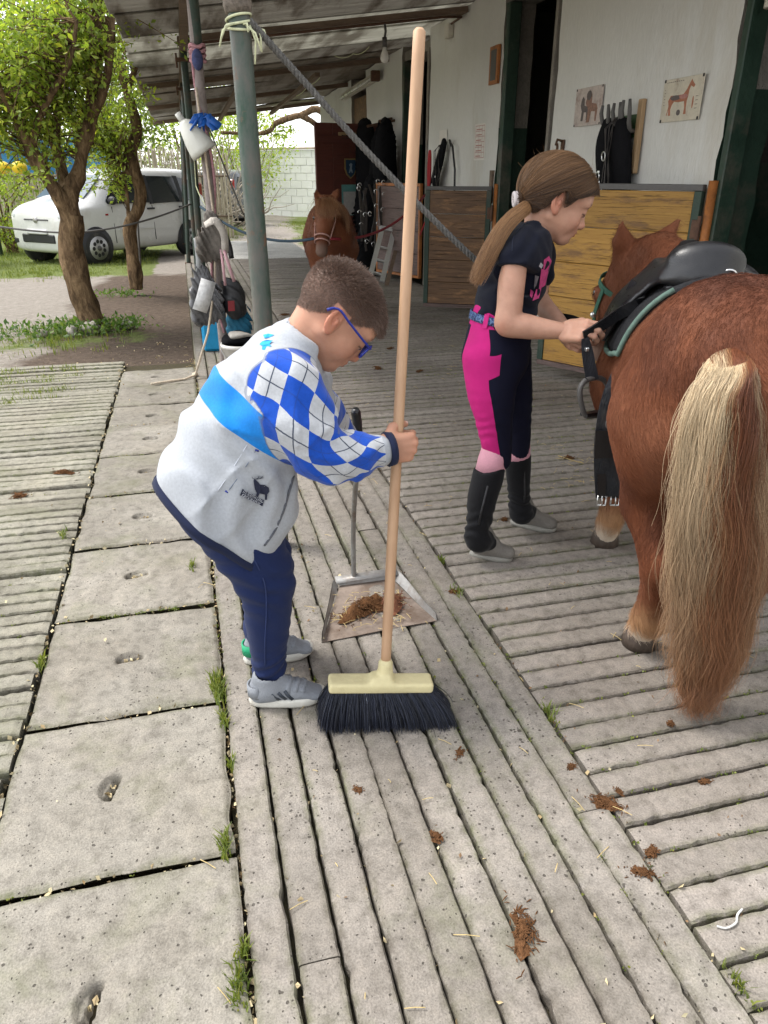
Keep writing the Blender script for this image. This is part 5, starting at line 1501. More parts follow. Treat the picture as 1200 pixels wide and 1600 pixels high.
# ================================================================ PONIES
def hair_mat(name, rough=0.5, spec=0.35):
    m, nt, b = nodes_of(name)
    a = nt.nodes.new('ShaderNodeAttribute'); a.attribute_name = 'Col'
    nt.links.new(a.outputs['Color'], b.inputs['Base Color'])
    b.inputs['Roughness'].default_value = rough; b.inputs['Specular IOR Level'].default_value = spec
    return m
M_HAIR = hair_mat('hair_strands', 0.42, 0.4)
M_COAT = hair_mat('coat_strands', 0.6, 0.22)
M_SKINCOAT = pbr('pony_coat', (1, 1, 1), 0.7, attr=True, var=0.2, vscale=9, fine=140, bmp=0.0008, spec=0.2)
CHEST = np.array((0.160, 0.052, 0.022)); CHEST_D = np.array((0.070, 0.024, 0.015)); CHEST_L = np.array((0.235, 0.095, 0.050))
def pony_body(Mw, sc, h, poll, mid, nose, muzz, nstr, seed, lean=0.0):
    g = np.random.default_rng(seed)
    F = Field((-.36, -.42, -.03), (1.38, .42, 1.30), h)
    F.add(loft([(-.15, 0, .80, .15, .14), (.03, 0, .80, .265, .215), (.28, 0, .745, .27, .235), (.52, 0, .74, .26, .232), (.74, 0, .78, .21, .18)], (0, 1, 0), 16))
    for s in (1, -1):
        F.add(ell((.0, s * .098, .79), (.19, .150, .25)), .08)
        F.add(rcone((.02, s * .135, .70), (.055, s * .13, .47), .15, .088), .09)
        F.add(rcone((.055, s * .13, .47), (-.055, s * .118, .315), .082, .046), .05)
        F.add(ell((-.068, s * .118, .32), (.048, .036, .052)), .03)
        F.add(rcone((-.06, s * .118, .30), (-.022, s * .115, .13), .040, .033), .03)
        F.add(rcone((-.022, s * .115, .125), (.022, s * .115, .06), .043, .042), .03)
        F.add(rcone((.60, s * .15, .64), (.665, s * .135, .46), .12, .070), .08)
        F.add(rcone((.665, s * .135, .46), (.675, s * .13, .30), .066, .046), .04)
        F.add(ell((.68, s * .13, .295), (.044, .042, .052)), .03)
        F.add(rcone((.672, s * .13, .27), (.66, s * .13, .12), .037, .034), .03)
        F.add(rcone((.66, s * .13, .12), (.69, s * .13, .055), .044, .044), .03)
    F.add(ell((.72, 0, .74), (.17, .19, .22)), .08)
    n0, n1 = np.array((.66, 0, .86)), np.array(poll, float)
    nm = (n0 + n1) / 2 + np.array((0, 0, .05))
    F.add(loft([(*n0, .20, .13), (*nm, .155, .105), (*(n1 + (n1 - nm) * .12), .105, .08)], (0, 1, 0), 10), .08)
    pl, md, ns, mz = [np.array(q, float) for q in (poll, mid, nose, muzz)]
    hd = (mz - pl) / np.linalg.norm(mz - pl)
    sd = np.cross((0, 0, 1), hd); sd = sd / np.linalg.norm(sd); fr = np.cross(hd, sd)     # fr points out of the forehead
    if fr[2] < 0 and fr[0] < 0: fr = -fr
    F.add(loft([(*pl, .085, .078), (*md, .098, .088), (*ns, .064, .060), (*mz, .056, .055)], tuple(sd), 12), .05)
    F.add(ell(tuple(md - fr * .035 + hd * .02), (.075, .075, .085)), .05)
    eyes = []
    for s in (1, -1):
        e = md + sd * s * .078 + fr * .038 - hd * .005
        F.add(ball(tuple(e), .028), .02); eyes.append(e + sd * s * .008)
        F.cut(ball(tuple(mz + sd * s * .028 + fr * .048 + hd * .01), .012), .012)
        b = pl + sd * s * .062 + fr * .03 - hd * .05
        tip = b + sd * s * .055 - hd * .125 + fr * .01
        F.add(rcone(tuple(b), tuple((b + tip) / 2), .038, .034), .03); F.add(rcone(tuple((b + tip) / 2), tuple(tip), .034, .007), .01)
        F.cut(rcone(tuple(b + fr * .03), tuple(tip * .8 + b * .2 + fr * .022), .022, .008), .012)
    F.disp(lambda P: .0035 * Gab(seed, 5)(P))
    F.isect(lambda P: -P[..., 2] - 0.0 + .02 * 0)
    V, Q = F.surface(1)
    # colour of the coat (local coordinates)
    n_ = Gab(seed + 1, 2.2)(V) * .5 + Gab(seed + 2, 7)(V) * .3
    def colour(P, nz):
        c = mixc(CHEST, CHEST_L, smoothstep(-.1, 1.2, nz) * .55)
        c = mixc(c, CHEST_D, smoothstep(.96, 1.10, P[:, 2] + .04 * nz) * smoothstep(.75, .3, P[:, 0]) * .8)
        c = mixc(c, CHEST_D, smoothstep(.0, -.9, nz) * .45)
        tan = np.array((.42, .24, .12)); wht = np.array((.62, .52, .41))
        c = mixc(c, tan, smoothstep(.23, .13, P[:, 2]) * .85)
        c = mixc(c, wht, smoothstep(.115, .07, P[:, 2] + .02 * nz))
        dm = np.linalg.norm(P - mz, axis=1)
        c = mixc(c, np.array((.16, .10, .075)), smoothstep(.10, .05, dm))
        return c
    def to_w(P): return (np.array(Mw)[:3, :3] @ P.T).T + np.array(Mw)[:3, 3]
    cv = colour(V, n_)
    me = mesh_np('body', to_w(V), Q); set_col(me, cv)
    # short coat
    fmask = lambda C, N: ((C[:, 2] > .07) & (np.linalg.norm(C - mz, axis=1) > .07)).astype(float) * (1.0 if nstr < 20000 else np.where(C[:, 0] < .5, 1.6, .7))
    P, N = scatter(V, Q, nstr, fmask, g)
    flow = np.stack([-.55 + 0 * P[:, 0], .9 * np.sign(P[:, 1]) * smoothstep(.9, 1.05, P[:, 2]) * .4, -1.0 + .6 * smoothstep(.95, 1.08, P[:, 2])], 1) + g.normal(size=P.shape) * .22
    sw = Gab(seed + 7, 2.4)(P); flow[:, 1] += .35 * sw; flow[:, 0] += .2 * Gab(seed + 8, 3)(P)
    flow -= N * (flow * N).sum(1)[:, None]; flow /= np.linalg.norm(flow, axis=1)[:, None] + 1e-6
    L = (.016 + .010 * g.random((len(P), 1))) * np.where(P[:, 2:] < .2, 1.5, 1.0)
    nz = Gab(seed + 1, 2.2)(P) * .5 + Gab(seed + 2, 7)(P) * .3 + g.normal(size=len(P)) * .22
    ch = colour(P, nz) * g.uniform(.8, 1.25, (len(P), 1))
    S = np.stack([P - N * .002, P + (flow * .85 + N * .16) * L * .5, P + (flow * 1.0 + N * .12) * L], 1)
    return me, to_w(S.reshape(-1, 3)).reshape(S.shape), ch, (pl, md, ns, mz, hd, sd, fr, eyes), to_w
PY = R(90 - 22.0)                                                  # heading of the pony measured from +X
MP = Matrix.Translation((1.300, 1.529, 0)) @ Matrix.Rotation(PY, 4, 'Z')
pony = thing('pony', 'saddled chestnut pony seen from behind with a long blond and red tail', 'pony', (1.282, 1.529, 0))
me, S, ch, HD, TW = pony_body(MP, 1, .0125, (.985, .095, .965), (1.035, .13, .868), (1.08, .15, .745), (1.105, .155, .655), 105000, 3)
link('body', me, M_SKINCOAT, pony, True, world=True)
def hpart(name, S, C, mat, parent, r0, r1):
    o = hair(name, S, C, mat, parent, r0, r1); o.matrix_parent_inverse = wmat(parent).inverted(); return o
hpart('coat', S, ch, M_COAT, pony, .00042, .00015)
M_HOOF = pbr('horn', (0.075, 0.055, 0.042), 0.6, var=0.35, vscale=30, stretch=(1, 1, .3), bmp=0.001)
def hooves(Tw, parent):
    for (u, v) in ((.035, .115), (.035, -.115), (.70, .13), (.70, -.13)):
        m = MB(); m.tube([Tw(np.array([[u + dx, v, z]]))[0] for dx, z in ((.012, .003), (.008, .03), (-.006, .062))], [.054, .050, .043], 14); m.build('hoof', M_HOOF, parent, True, world=True)
hooves(TW, pony)
M_EYE = pbr('dark_eye', (0.01, 0.007, 0.005), 0.08, var=0.1, bmp=0, spec=0.8)
for e in HD[7]:
    m = MB(); m.sphere(TW(e[None])[0], .017, 12, 8); m.build('eye', M_EYE, pony, True, world=True)
BLOND, TAWNY, RED, DRED = np.array((.60, .47, .30)), np.array((.34, .19, .088)), np.array((.175, .060, .028)), np.array((.08, .03, .018))
def strand_lock(g, starts, path, spread, n, k, wav, wf):
    """strands that follow a path (m, 3), each with its own offset and waves"""
    Pth = catmull(path, k)
    out = np.zeros((n, k, 3))
    off = starts - Pth[0]
    tt = np.linspace(0, 1, k)
    return Pth, off, tt
g = np.random.default_rng(17)
# tail: dock and core mesh, then strands
dock = [at_y(1140, 546, 1.465), at_y(1136, 556, 1.385), at_y(1130, 582, 1.332), at_y(1125, 640, 1.315), at_y(1118, 760, 1.31), at_y(1112, 900, 1.31), at_y(1095, 1020, 1.315), at_y(1080, 1085, 1.32)]
wid = [.030, .042, .054, .076, .090, .096, .088, .045]
F = Field((.95, 1.15, .01), (1.42, 1.52, 1.02), .011)
F.add(loft([(*(dock[i] - np.array((0, -.012, .045)) if i == 2 else dock[i]), wid[i] * .5, .034 if 2 < i < 7 else .014) for i in range(2, 8)], (0, 1, 0), 18))
F.disp(lambda P: .010 * Gab(12, 7, aniso=(1, 1, .12))(P))
V, Q = F.surface(1)
def tail_col(s, hgt, g, n):
    """s: -1 left .. 1 right across the tail, hgt: 1 top .. 0 bottom"""
    s2 = s + .14 + .42 * (1 - hgt) ** 1.4
    top = smoothstep(.80, .97, hgt)
    s2 = s2 - .45 * top
    c = mixc(BLOND, TAWNY, smoothstep(-.28, -.05, s2)); c = mixc(c, RED * .95, smoothstep(-.10, .10, s2)); c = mixc(c, RED * .6 + TAWNY * .35, smoothstep(.50, .70, s2)); c = mixc(c, BLOND * .7, smoothstep(.88, 1.0, s2) * .7)
    low = smoothstep(.62, .12, hgt)
    c = mixc(c, RED * .60 + TAWNY * .42, low * .78)
    c = mixc(c, RED * .5 + TAWNY * .6, smoothstep(.90, .98, hgt) * .85)
    return c
tl = link('tail', mesh_np('tail', V, Q), M_SKINCOAT, pony, True, world=True)
cx = np.interp(V[:, 2], [d[2] for d in dock[1:]][::-1], [d[0] for d in dock[1:]][::-1])
cw = np.interp(V[:, 2], [d[2] for d in dock[1:]][::-1], wid[1:][::-1])
set_col(tl.data, tail_col((V[:, 0] - cx) / cw, (V[:, 2] - .03) / .9, g, 1) * .5)
NT, KT = 21000, 24
path = catmull(dock, KT); wv = np.interp(np.linspace(0, 1, KT), np.linspace(0, 1, 8), wid)
clump = g.integers(0, 260, NT)
c_s = np.sort(g.uniform(-1, 1, 260)); c_d = g.normal(size=260) * .5; c_ph = g.uniform(0, 6.28, (260, 2)); c_len = g.uniform(.68, 1.03, 260); c_t0 = np.abs(g.normal(size=260)) * .035
tone = g.normal(size=260) * .30
s = np.clip(c_s[clump] + g.normal(size=NT) * .10, -1.06, 1.06)
dep = np.clip(c_d[clump] + g.normal(size=NT) * .35, -1.0, 1.3)
t0 = np.clip(c_t0[clump] + np.abs(g.normal(size=NT)) * .03, 0, .45)
t1_ = np.clip(c_len[clump] + g.normal(size=NT) * .06, .5, 1.06) * (1 - .18 * np.abs(s) ** 2)
tt = t0[:, None] + (t1_ - t0)[:, None] * np.linspace(0, 1, KT)[None]
i0 = np.clip((tt * (KT - 1)).astype(int), 0, KT - 2); fu = tt * (KT - 1) - i0
ctr_ = path[i0] * (1 - fu)[..., None] + path[i0 + 1] * fu[..., None]
w_ = wv[i0] * (1 - fu) + wv[i0 + 1] * fu
w_ = np.maximum(w_, .035)
lat = s[:, None] * w_ * np.linspace(.8, 1.0, KT)[None] + .010 * np.sin(tt * 19 + c_ph[clump, 0][:, None]) * np.linspace(.1, 1, KT)[None] + g.normal(size=(NT, 1)) * .004 * np.linspace(0, 1, KT)[None] * 2
dpt = -np.sqrt(np.clip(1 - np.clip(s, -1, 1) ** 2, .05, 1))[:, None] * (.044 + .024 * dep[:, None]) * smoothstep(-.12, .25, tt) + .006 * np.sin(tt * 15 + c_ph[clump, 1][:, None])
S = ctr_ + np.stack([lat, dpt, 0 * lat], -1)
S += np.stack([.020 * np.sin(tt * 31 + c_ph[clump, 1][:, None] * 2), .010 * np.sin(tt * 29 + c_ph[clump, 0][:, None] * 3), 0 * tt], -1) * (smoothstep(.25, .8, tt))[..., None]
S += g.normal(size=(NT, 1, 3)) * .017 * (np.linspace(0, 1, KT) ** 2)[None, :, None] * np.array((1, .6, .3))
hh = 1 - tt
C = tail_col((s + .4 * tone[clump])[:, None].repeat(KT, 1).ravel(), hh.ravel(), g, 1).reshape(NT, KT, 3)
C *= g.uniform(.7, 1.25, (NT, 1, 1)) * (1 + .5 * tone[clump])[:, None, None]
S[..., 2] = np.maximum(S[..., 2], .012)
NR = 3200
pre = np.array([dock[0] + (.0, .075, .004), dock[0] + (0, .03, .008), dock[0], dock[1] + (0, -.012, .012), dock[2] + (0, -.035, .004), dock[2] + (0, -.045, -.06)]); pp = catmull(pre, 40)
a0_ = g.uniform(0, .62, NR); tq = np.linspace(0, 1, 8); ti = np.clip(a0_[:, None] + tq[None] * g.uniform(.22, .42, (NR, 1)), 0, 1) * 39; ii0 = np.minimum(ti.astype(int), 38); ff = (ti - ii0)[..., None]
Sr = pp[ii0] * (1 - ff) + pp[ii0 + 1] * ff
sl_ = np.clip(g.normal(size=NR) * .5, -1.15, 1.15)
Sr[..., 0] += sl_[:, None] * (.050 + .012 * ti / 39); Sr[..., 2] -= (sl_ ** 2)[:, None] * .022; Sr += np.stack([.003 * np.sin(tq * 9 + g.uniform(0, 6, (NR, 1))), 0 * tq + 0 * sl_[:, None], .006 * np.sin(tq * 3.1) * g.random((NR, 1))], -1)
endc = tail_col(sl_ * .9, np.full(NR, .85), g, 1)
Cr = mixc(np.broadcast_to(CHEST * .95, (NR, 8, 3)), np.broadcast_to(endc[:, None], (NR, 8, 3)), smoothstep(.38, .85, ti / 39 + g.normal(size=(NR, 1)) * .14)) * g.uniform(.75, 1.2, (NR, 1, 1))
hpart('dock_hair', Sr, Cr, M_HAIR, tl, .00055, .0002)
hpart('tail_hair', S, C, M_HAIR, tl, .00043, .0002)
# mane: over the crest and poll, falling to the right side
NM, KM = 5200, 10
u = g.random(NM)
crest0, crest1 = np.array((.66, .0, 1.035)), np.array((1.01, .095, 1.05))
root = crest0 + (crest1 - crest0) * u[:, None] + np.array((0, 0, .02)) * np.sin(u * 3.1)[:, None] + g.normal(size=(NM, 3)) * np.array((.012, .018, .006))
side = np.where(g.random(NM) < .93, -1.0, 1.0)
Ls = g.uniform(.08, .20, NM) * (1 - .6 * (side > 0))
tq = np.linspace(0, 1, KM)
S = root[:, None] + np.stack([(.03 - .10 * g.random(NM))[:, None] * tq[None] * 1.0, side[:, None] * (.10 * np.sin(tq * 1.5)[None]) * np.where(side > 0, .4, 1.0)[:, None] * (1 + .3 * g.normal(size=(NM, 1))), .022 * np.sin(tq * 3.1)[None] - Ls[:, None] * tq[None] ** 1.7], -1)
S += .005 * np.sin(tq * 14 + g.uniform(0, 6.28, (NM, 1)))[..., None]
C = mixc(RED * 1.15, TAWNY * 1.05, g.random(NM) ** 1.3) * g.uniform(.8, 1.25, (NM, 1))
hpart('mane', TW(S.reshape(-1, 3)).reshape(S.shape), C, M_HAIR, pony, .0006, .0002)

# ---------------------------------------------------------------- tack on the pony
pl, md, ns, mz, hd, sd, fr, _ = HD
M_GREENS = pbr('dark_green_webbing', (0.025, 0.10, 0.065), 0.7, var=0.25, vscale=30, fine=160)
br = thing('pony_bridle', 'dark green and black bridle on the head of the saddled pony', 'bridle', tuple(TW(pl[None])[0]))
def ring_strap(c, ax, ru, rv, w, mat, name, a0=0, a1=2 * math.pi, th=.004):
    ax = ax / np.linalg.norm(ax); e1 = sd - ax * (sd @ ax); e1 /= np.linalg.norm(e1); e2 = np.cross(ax, e1)
    pts = [TW((c + e1 * ru * math.cos(a) + e2 * rv * math.sin(a))[None])[0] for a in np.linspace(a0, a1, 26)]
    axw = (np.array(MP)[:3, :3] @ ax)
    m = MB(); m.ribbon(pts, w, th, side=tuple(axw)); return m.build(name, mat, br, world=True)
ring_strap(ns + hd * .0, hd, .072, .078, .018, M_BLACK, 'noseband')
ring_strap(md - hd * .045 + fr * .004, hd, .097, .100, .020, M_GREENS, 'browband')
ring_strap(pl + hd * .015, hd - fr * .5, .088, .098, .020, M_GREENS, 'headpiece')
for s in (1, -1):
    a, b_ = md - hd * .045 + sd * s * .098, ns + sd * s * .074 + hd * .02
    m = MB(); m.ribbon([TW(q[None])[0] for q in (a, (a + b_) / 2 + sd * s * .012, b_)], .018, .004, side=tuple(np.array(MP)[:3, :3] @ fr)); m.build('cheek_strap', M_GREENS, br, world=True)
    c = ns + sd * s * .080 + hd * .03
    m = MB(); m.tube([TW((c + (hd * math.cos(a) + fr * math.sin(a)) * .030)[None])[0] for a in np.linspace(0, 6.283, 18)], .005, 6, cap=False); m.build('bit_ring', M_CHROME, br, True, world=True)
    m = MB(); m.sphere(TW((a + (b_ - a) * .55 + sd * s * .016)[None])[0], .012, 8, 6); m.build('buckle', M_CHROME, br, True, world=True)

sad = thing('saddle', 'small black saddle with a domed cantle on the back of the near pony', 'saddle', tuple(TW(np.array([[.48, 0, 1.0]]))[0]))
F = Field((.24, -.36, .55), (.78, .36, 1.30), .0095)
F.add(loft([(.37, .02, 1.025, .050, .098), (.42, .02, 1.045, .052, .104), (.52, .01, 1.03, .042, .095), (.64, 0, 1.045, .045, .075), (.69, 0, 1.065, .04, .055)], (0, 1, 0), 12))
F.add(ell((.395, .02, 1.075), (.048, .100, .048)), .04)
for s in (1, -1): F.add(loft([(.51, s * .125, 1.03, .020, .11), (.535, s * .215, .93, .016, .10), (.56, s * .255, .83, .014, .075)], (1, 0, 0), 10), .035)
V, Q = F.surface(2)
link('seat', mesh_np('seat', TW(V), Q), M_BLACK, sad, True, world=True)
pipe = [TW(np.array([[.338 + .05 * (a / 1.5) ** 2, .02 + .104 * a / 1.5, .992 + .020 * math.cos(a)]]))[0] for a in np.linspace(-1.5, 1.5, 21)]
m = MB(); m.tube(pipe, .009, 8); m.build('cantle_piping', M_BLACK, sad, True, world=True)
m = MB(); c = np.array((.338, -.03, 1.040)); m.tube([TW((c + np.array((-.004, .020 * math.cos(a), .013 * math.sin(a))))[None])[0] for a in np.linspace(0, 6.283, 14)], .0035, 6); m.build('d_ring', M_CHROME, sad, True, world=True)
F = Field((.20, -.38, .55), (.82, .38, 1.20), .0095)                # quilted pad under the saddle: shell over the barrel
F.add(loft([(.28, 0, .745, .288, .250), (.52, 0, .74, .278, .248), (.72, 0, .785, .225, .200)], (0, 1, 0), 10))
F.add(ell((.5, 0, .98), (.22, .10, .07)), .05)
zlow = lambda P: .790 + .06 * ((P[..., 0] - .5) / .25) ** 2
F.isect(lambda P: np.maximum(np.maximum(.315 - P[..., 0], P[..., 0] - .735), zlow(P) - P[..., 2]))
V, Q = F.surface(2)
pad = link('saddle_pad', mesh_np('saddle_pad', TW(V), Q), pbr('black_quilted_pad', (0.022, 0.022, 0.024), 0.85, var=0.3, vscale=20, fine=120, bmp=0.001, spec=0.15), None, True); tag(pad, 'black saddle pad with green edging under the small black saddle', 'saddle pad')
edge = []
def barrel(u, z):
    b = np.interp(u, [.28, .52, .72], [.250, .248, .200]); a = np.interp(u, [.28, .52, .72], [.288, .278, .225]); c = np.interp(u, [.28, .52, .72], [.745, .74, .785])
    return b * math.sqrt(max(0.02, 1 - ((z - c) / a) ** 2))
for z in np.linspace(1.0, .815, 12): edge.append((.312, barrel(.31, z) + .001, z))
for u_ in np.linspace(.33, .71, 10): edge.append((u_, barrel(u_, .795) + .004, .787 + .06 * ((u_ - .5) / .25) ** 2))
for z in np.linspace(.84, .95, 8): edge.append((.737, barrel(.72, z) + .002, z))
m = MB(); m.tube([TW(np.array([q]))[0] for q in edge], .008, 8); m.build('edging', pbr('grey_green_binding', (0.10, 0.16, 0.13), 0.8, var=0.2, vscale=40), pad, True, world=True)

# girth hanging loose, stirrup on its leather, strap in the girl's hands
M_GIRTH = pbr('dusty_blue_black_leather', (0.018, 0.021, 0.027), 0.5, var=0.5, vscale=14, fine=90, bmp=0.0012, stretch=(2, 2, .5), dirt=(0.07, 0.065, 0.06), dirt_amt=0.0)
gi = thing('girth', 'wide dusty black girth with two buckles hanging loose under the pony', 'girth', tuple(at_y(955, 700, 2.05)))
m = MB(); gp = [at_y(990, 560, 1.99), at_y(962, 620, 1.96), at_y(950, 680, 1.96), at_y(948, 730, 1.98), at_y(950, 775, 2.00)]
m.ribbon(catmull(gp, 14), .080, .010, side=(.93, -.37, 0)); m.build('strap', M_GIRTH, gi, world=True)
m = MB(); m.ribbon([at_y(950, 672, 1.945), at_y(948, 715, 1.955)], .076, .006, side=(.93, -.37, 0)); m.build('keeper', M_BLACK, gi, world=True)
c = at_y(950, 660, 1.945); m = MB(); m.tube([c + np.array((.012 * math.cos(a), -.01, .016 * math.sin(a))) for a in np.linspace(0.4, 5.6, 14)], .003, 6); m.build('d_ring', M_DARKGREY, gi, True, world=True)
for dx in (-10, 11):
    c = at_y(950 + dx, 782, 1.99)
    m = MB()
    q = [c + np.array((x, x * -.37, z)) for x, z in ((-.013, -.017), (.013, -.017), (.013, .017), (-.013, .017), (-.013, -.017))]
    m.tube(q, .0038, 6); m.tube([c + np.array((0, 0, .017)), c + np.array((0, -.006, -.018))], .0026, 5); m.build('buckle', M_CHROME, gi, True, world=True)
    m = MB(); m.ribbon([at_y(950 + dx, 740, 1.988), at_y(950 + dx, 778, 1.992)], .026, .006, side=(.93, -.37, 0)); m.build('billet', M_BLACK, gi, world=True)
YS = 2.03
si = thing('stirrup', 'black stirrup dangling on its leather from the hands of the girl', 'stirrup', tuple(at_y(928, 600, YS)))
m = MB(); m.ribbon(catmull([at_y(914, 528, YS), at_y(917, 545, YS), at_y(921, 570, YS), at_y(926, 594, YS)], 8), [.022, .026, .030, .034, .036, .037, .038, .038], .008, side=(1, -.2, 0)); m.build('stirrup_leather', M_GIRTH, si, world=True)
m = MB(); m.bbox(at_y(917, 546, YS - .008) - .006, at_y(917, 546, YS - .008) + .006, .002); m.build('keeper', M_CHROME, si, world=True)
poly = [(915, 594), (934, 590), (947, 598), (955, 622), (957, 640), (950, 646), (925, 650), (914, 648), (908, 630), (906, 612), (909, 601), (915, 594)]
m = MB(); m.tube(catmull([at_y(x, y, YS - .02 + .05 * (x - 905) / 50) for x, y in poly], 40), .0085, 8, cap=False); m.build('stirrup_iron', M_DARKGREY, si, True, world=True)
m = MB(); m.ribbon([at_y(912, 648, YS - .01), at_y(957, 641, YS + .04)], .030, .010, side=(.1, 1, -.1)); m.build('tread', M_BLACK, si, world=True)
m = MB(); sp = [TW(np.array([[.52, .20, .985]]))[0], at_y(1005, 468, 2.0), at_y(968, 490, 2.02), at_y(935, 512, 2.03), at_y(912, 526, 2.03)]
m.ribbon(catmull(sp, 16), .036, .006, side=(.25, -.2, 1)); o = m.build('girth_strap', M_BLACK, None); tag(o, 'black strap running from the saddle to the hands of the girl', 'strap')

# ---------------------------------------------------------------- the far pony, tied between the posts and the wall
c2 = at_y(521, 345, 6.9)
a2 = R(-90 - 8)
MP2 = Matrix.Translation((c2[0] - .96 * math.cos(a2), c2[1] - .96 * math.sin(a2), 0)) @ Matrix.Rotation(a2, 4, 'Z') @ Matrix.Scale(.95, 4)
pony2 = thing('pony', 'chestnut pony facing the camera in the shade before the dark red door', 'pony', tuple(MP2.translation))
me, S, ch, HD2, TW2 = pony_body(MP2, 1.08, .016, (.90, -.06, 1.06), (.975, -.08, .95), (1.075, -.11, .80), (1.12, -.125, .69), 9000, 8)
link('body', me, M_SKINCOAT, pony2, True, world=True)
hpart('coat', S, ch, M_COAT, pony2, .0012, .0004)
hooves(TW2, pony2)
for e in HD2[7]:
    m = MB(); m.sphere(TW2(e[None])[0], .02, 12, 8); m.build('eye', M_EYE, pony2, True, world=True)
NM = 1600
root = np.array((.925, -.06, 1.13)) + g.normal(size=(NM, 3)) * np.array((.02, .03, .01))
S = root[:, None] + np.stack([.14 * np.sin(tq * 1.3)[None] * np.ones((NM, 1)), g.normal(size=(NM, 1)) * .045 * tq[None], .03 * np.sin(tq * 3)[None] - g.uniform(.08, .17, (NM, 1)) * tq[None] ** 1.3], -1)
C = mixc(RED * 1.3, TAWNY * 1.2, g.random(NM)) * g.uniform(.8, 1.2, (NM, 1))
hpart('forelock', TW2(S.reshape(-1, 3)).reshape(S.shape), C, M_HAIR, pony2, .0010, .0003)
NM = 1500; u = g.random(NM)
root = np.array((.64, .0, 1.05)) + (np.array((.93, 0.02, 1.09)) - np.array((.64, 0, 1.05))) * u[:, None] + g.normal(size=(NM, 3)) * .012
S = root[:, None] + np.stack([0 * tq[None] * np.ones((NM, 1)), np.where(g.random((NM, 1)) < .6, -1, 1) * .12 * np.sin(tq * 1.5)[None], .02 * np.sin(tq * 3)[None] - g.uniform(.12, .26, (NM, 1)) * tq[None] ** 1.6], -1)
hpart('mane', TW2(S.reshape(-1, 3)).reshape(S.shape), mixc(RED, TAWNY, g.random(NM)), M_HAIR, pony2, .0010, .0003)
pl, md, ns, mz, hd, sd, fr, _ = HD2
hl = thing('halter', 'pinkish rope halter on the far chestnut pony', 'halter', tuple(TW2(ns[None])[0]))
M_HALT = pbr('pinkish_rope', (0.42, 0.24, 0.20), 0.85, var=0.3, vscale=60)
for (c, ru, rv) in ((ns - hd * .01, .074, .078), (ns + hd * .035, .069, .073)):
    m = MB(); m.tube([TW2((c + sd * ru * math.cos(a) + fr * rv * math.sin(a))[None])[0] for a in np.linspace(0, 6.283, 24)], .007, 6, cap=False); m.build('noseband', M_HALT, hl, True, world=True)
for s in (1, -1):
    m = MB(); m.tube([TW2(q[None])[0] for q in (ns + sd * s * .075, md + sd * s * .095 - fr * .02, pl + sd * s * .088 - fr * .02)], .007, 6); m.build('cheek_rope', M_HALT, hl, True, world=True)
nose_w = TW2((ns + sd * .08)[None])[0]; nose_e = TW2((ns - sd * .08)[None])[0]
if nose_w[0] > nose_e[0]: nose_w, nose_e = nose_e, nose_w
cable('tie_rope', 'dark blue rope tying the far pony to the posts', [nose_w, (0.19, 8.2, .98)], .013, pbr('dark_blue_rope', (0.04, 0.07, 0.10), 0.8, var=0.3, vscale=90), .13, cat='rope')
cable('tie_rope', 'dark red rope tying the far pony to the wall side', [nose_e, (WX - .1, 8.9, 1.05)], .013, pbr('dark_red_rope', (0.24, 0.02, 0.03), 0.8, var=0.3, vscale=90), .14, cat='rope')
# ================================================================ PEOPLE
def skin_mat(name):
    m, nt, b = nodes_of(name)
    P = pos(nt)
    a = nt.nodes.new('ShaderNodeAttribute'); a.attribute_name = 'Col'
    n = tex_noise(nt, P, 22, 4)
    c = mixn(nt, 1.0, a.outputs['Color'], ramp(nt, n, [(0.3, (0.86, 0.80, 0.78)), (0.7, (1.08, 1.06, 1.05))]), 'MULTIPLY')
    nt.links.new(c, b.inputs['Base Color'])
    b.inputs['Roughness'].default_value = 0.5; b.inputs['Specular IOR Level'].default_value = 0.35
    b.inputs['Subsurface Weight'].default_value = 0.22
    b.inputs['Subsurface Radius'].default_value = (0.010, 0.0045, 0.003)
    b.inputs['Subsurface Scale'].default_value = 0.6
    bump(nt, b, tex_noise(nt, P, 420, 2), 0.0006, 0.4)
    return m
M_SKIN = skin_mat('skin')
def fabric(name, col, rough=0.9, weave=900, var=0.08, attr=False, bmp=0.0005, sheen=0.06):
    m, nt, b = nodes_of(name)
    P = pos(nt)
    n1, n2 = tex_noise(nt, P, 7, 4), tex_noise(nt, P, weave, 2)
    if attr:
        a = nt.nodes.new('ShaderNodeAttribute'); a.attribute_name = 'Col'; base = a.outputs['Color']
    else:
        r = nt.nodes.new('ShaderNodeRGB'); r.outputs[0].default_value = (*col, 1); base = r.outputs[0]
    v = mth(nt, 'ADD', mth(nt, 'MULTIPLY', n1, .5), mth(nt, 'MULTIPLY', n2, .5))
    c = mixn(nt, 1.0, base, ramp(nt, v, [(0.35, (1 - var * 1.5,) * 3), (0.65, (1 + var,) * 3)]), 'MULTIPLY')
    nt.links.new(c, b.inputs['Base Color']); b.inputs['Roughness'].default_value = rough; b.inputs['Specular IOR Level'].default_value = 0.2
    b.inputs['Sheen Weight'].default_value = sheen; b.inputs['Sheen Roughness'].default_value = 0.5
    bump(nt, b, n2, bmp, 0.7)
    return m
def sdf_obj(name, F, parent, mat, col=None, smooth=1, xf=None, world=True):
    V, Q = F.surface(smooth)
    W = xf(V) if xf is not None else V
    me = mesh_np(name, W, Q)
    if col is not None: set_col(me, col(V))
    return link(name, me, mat, parent, True, world=world), V, Q
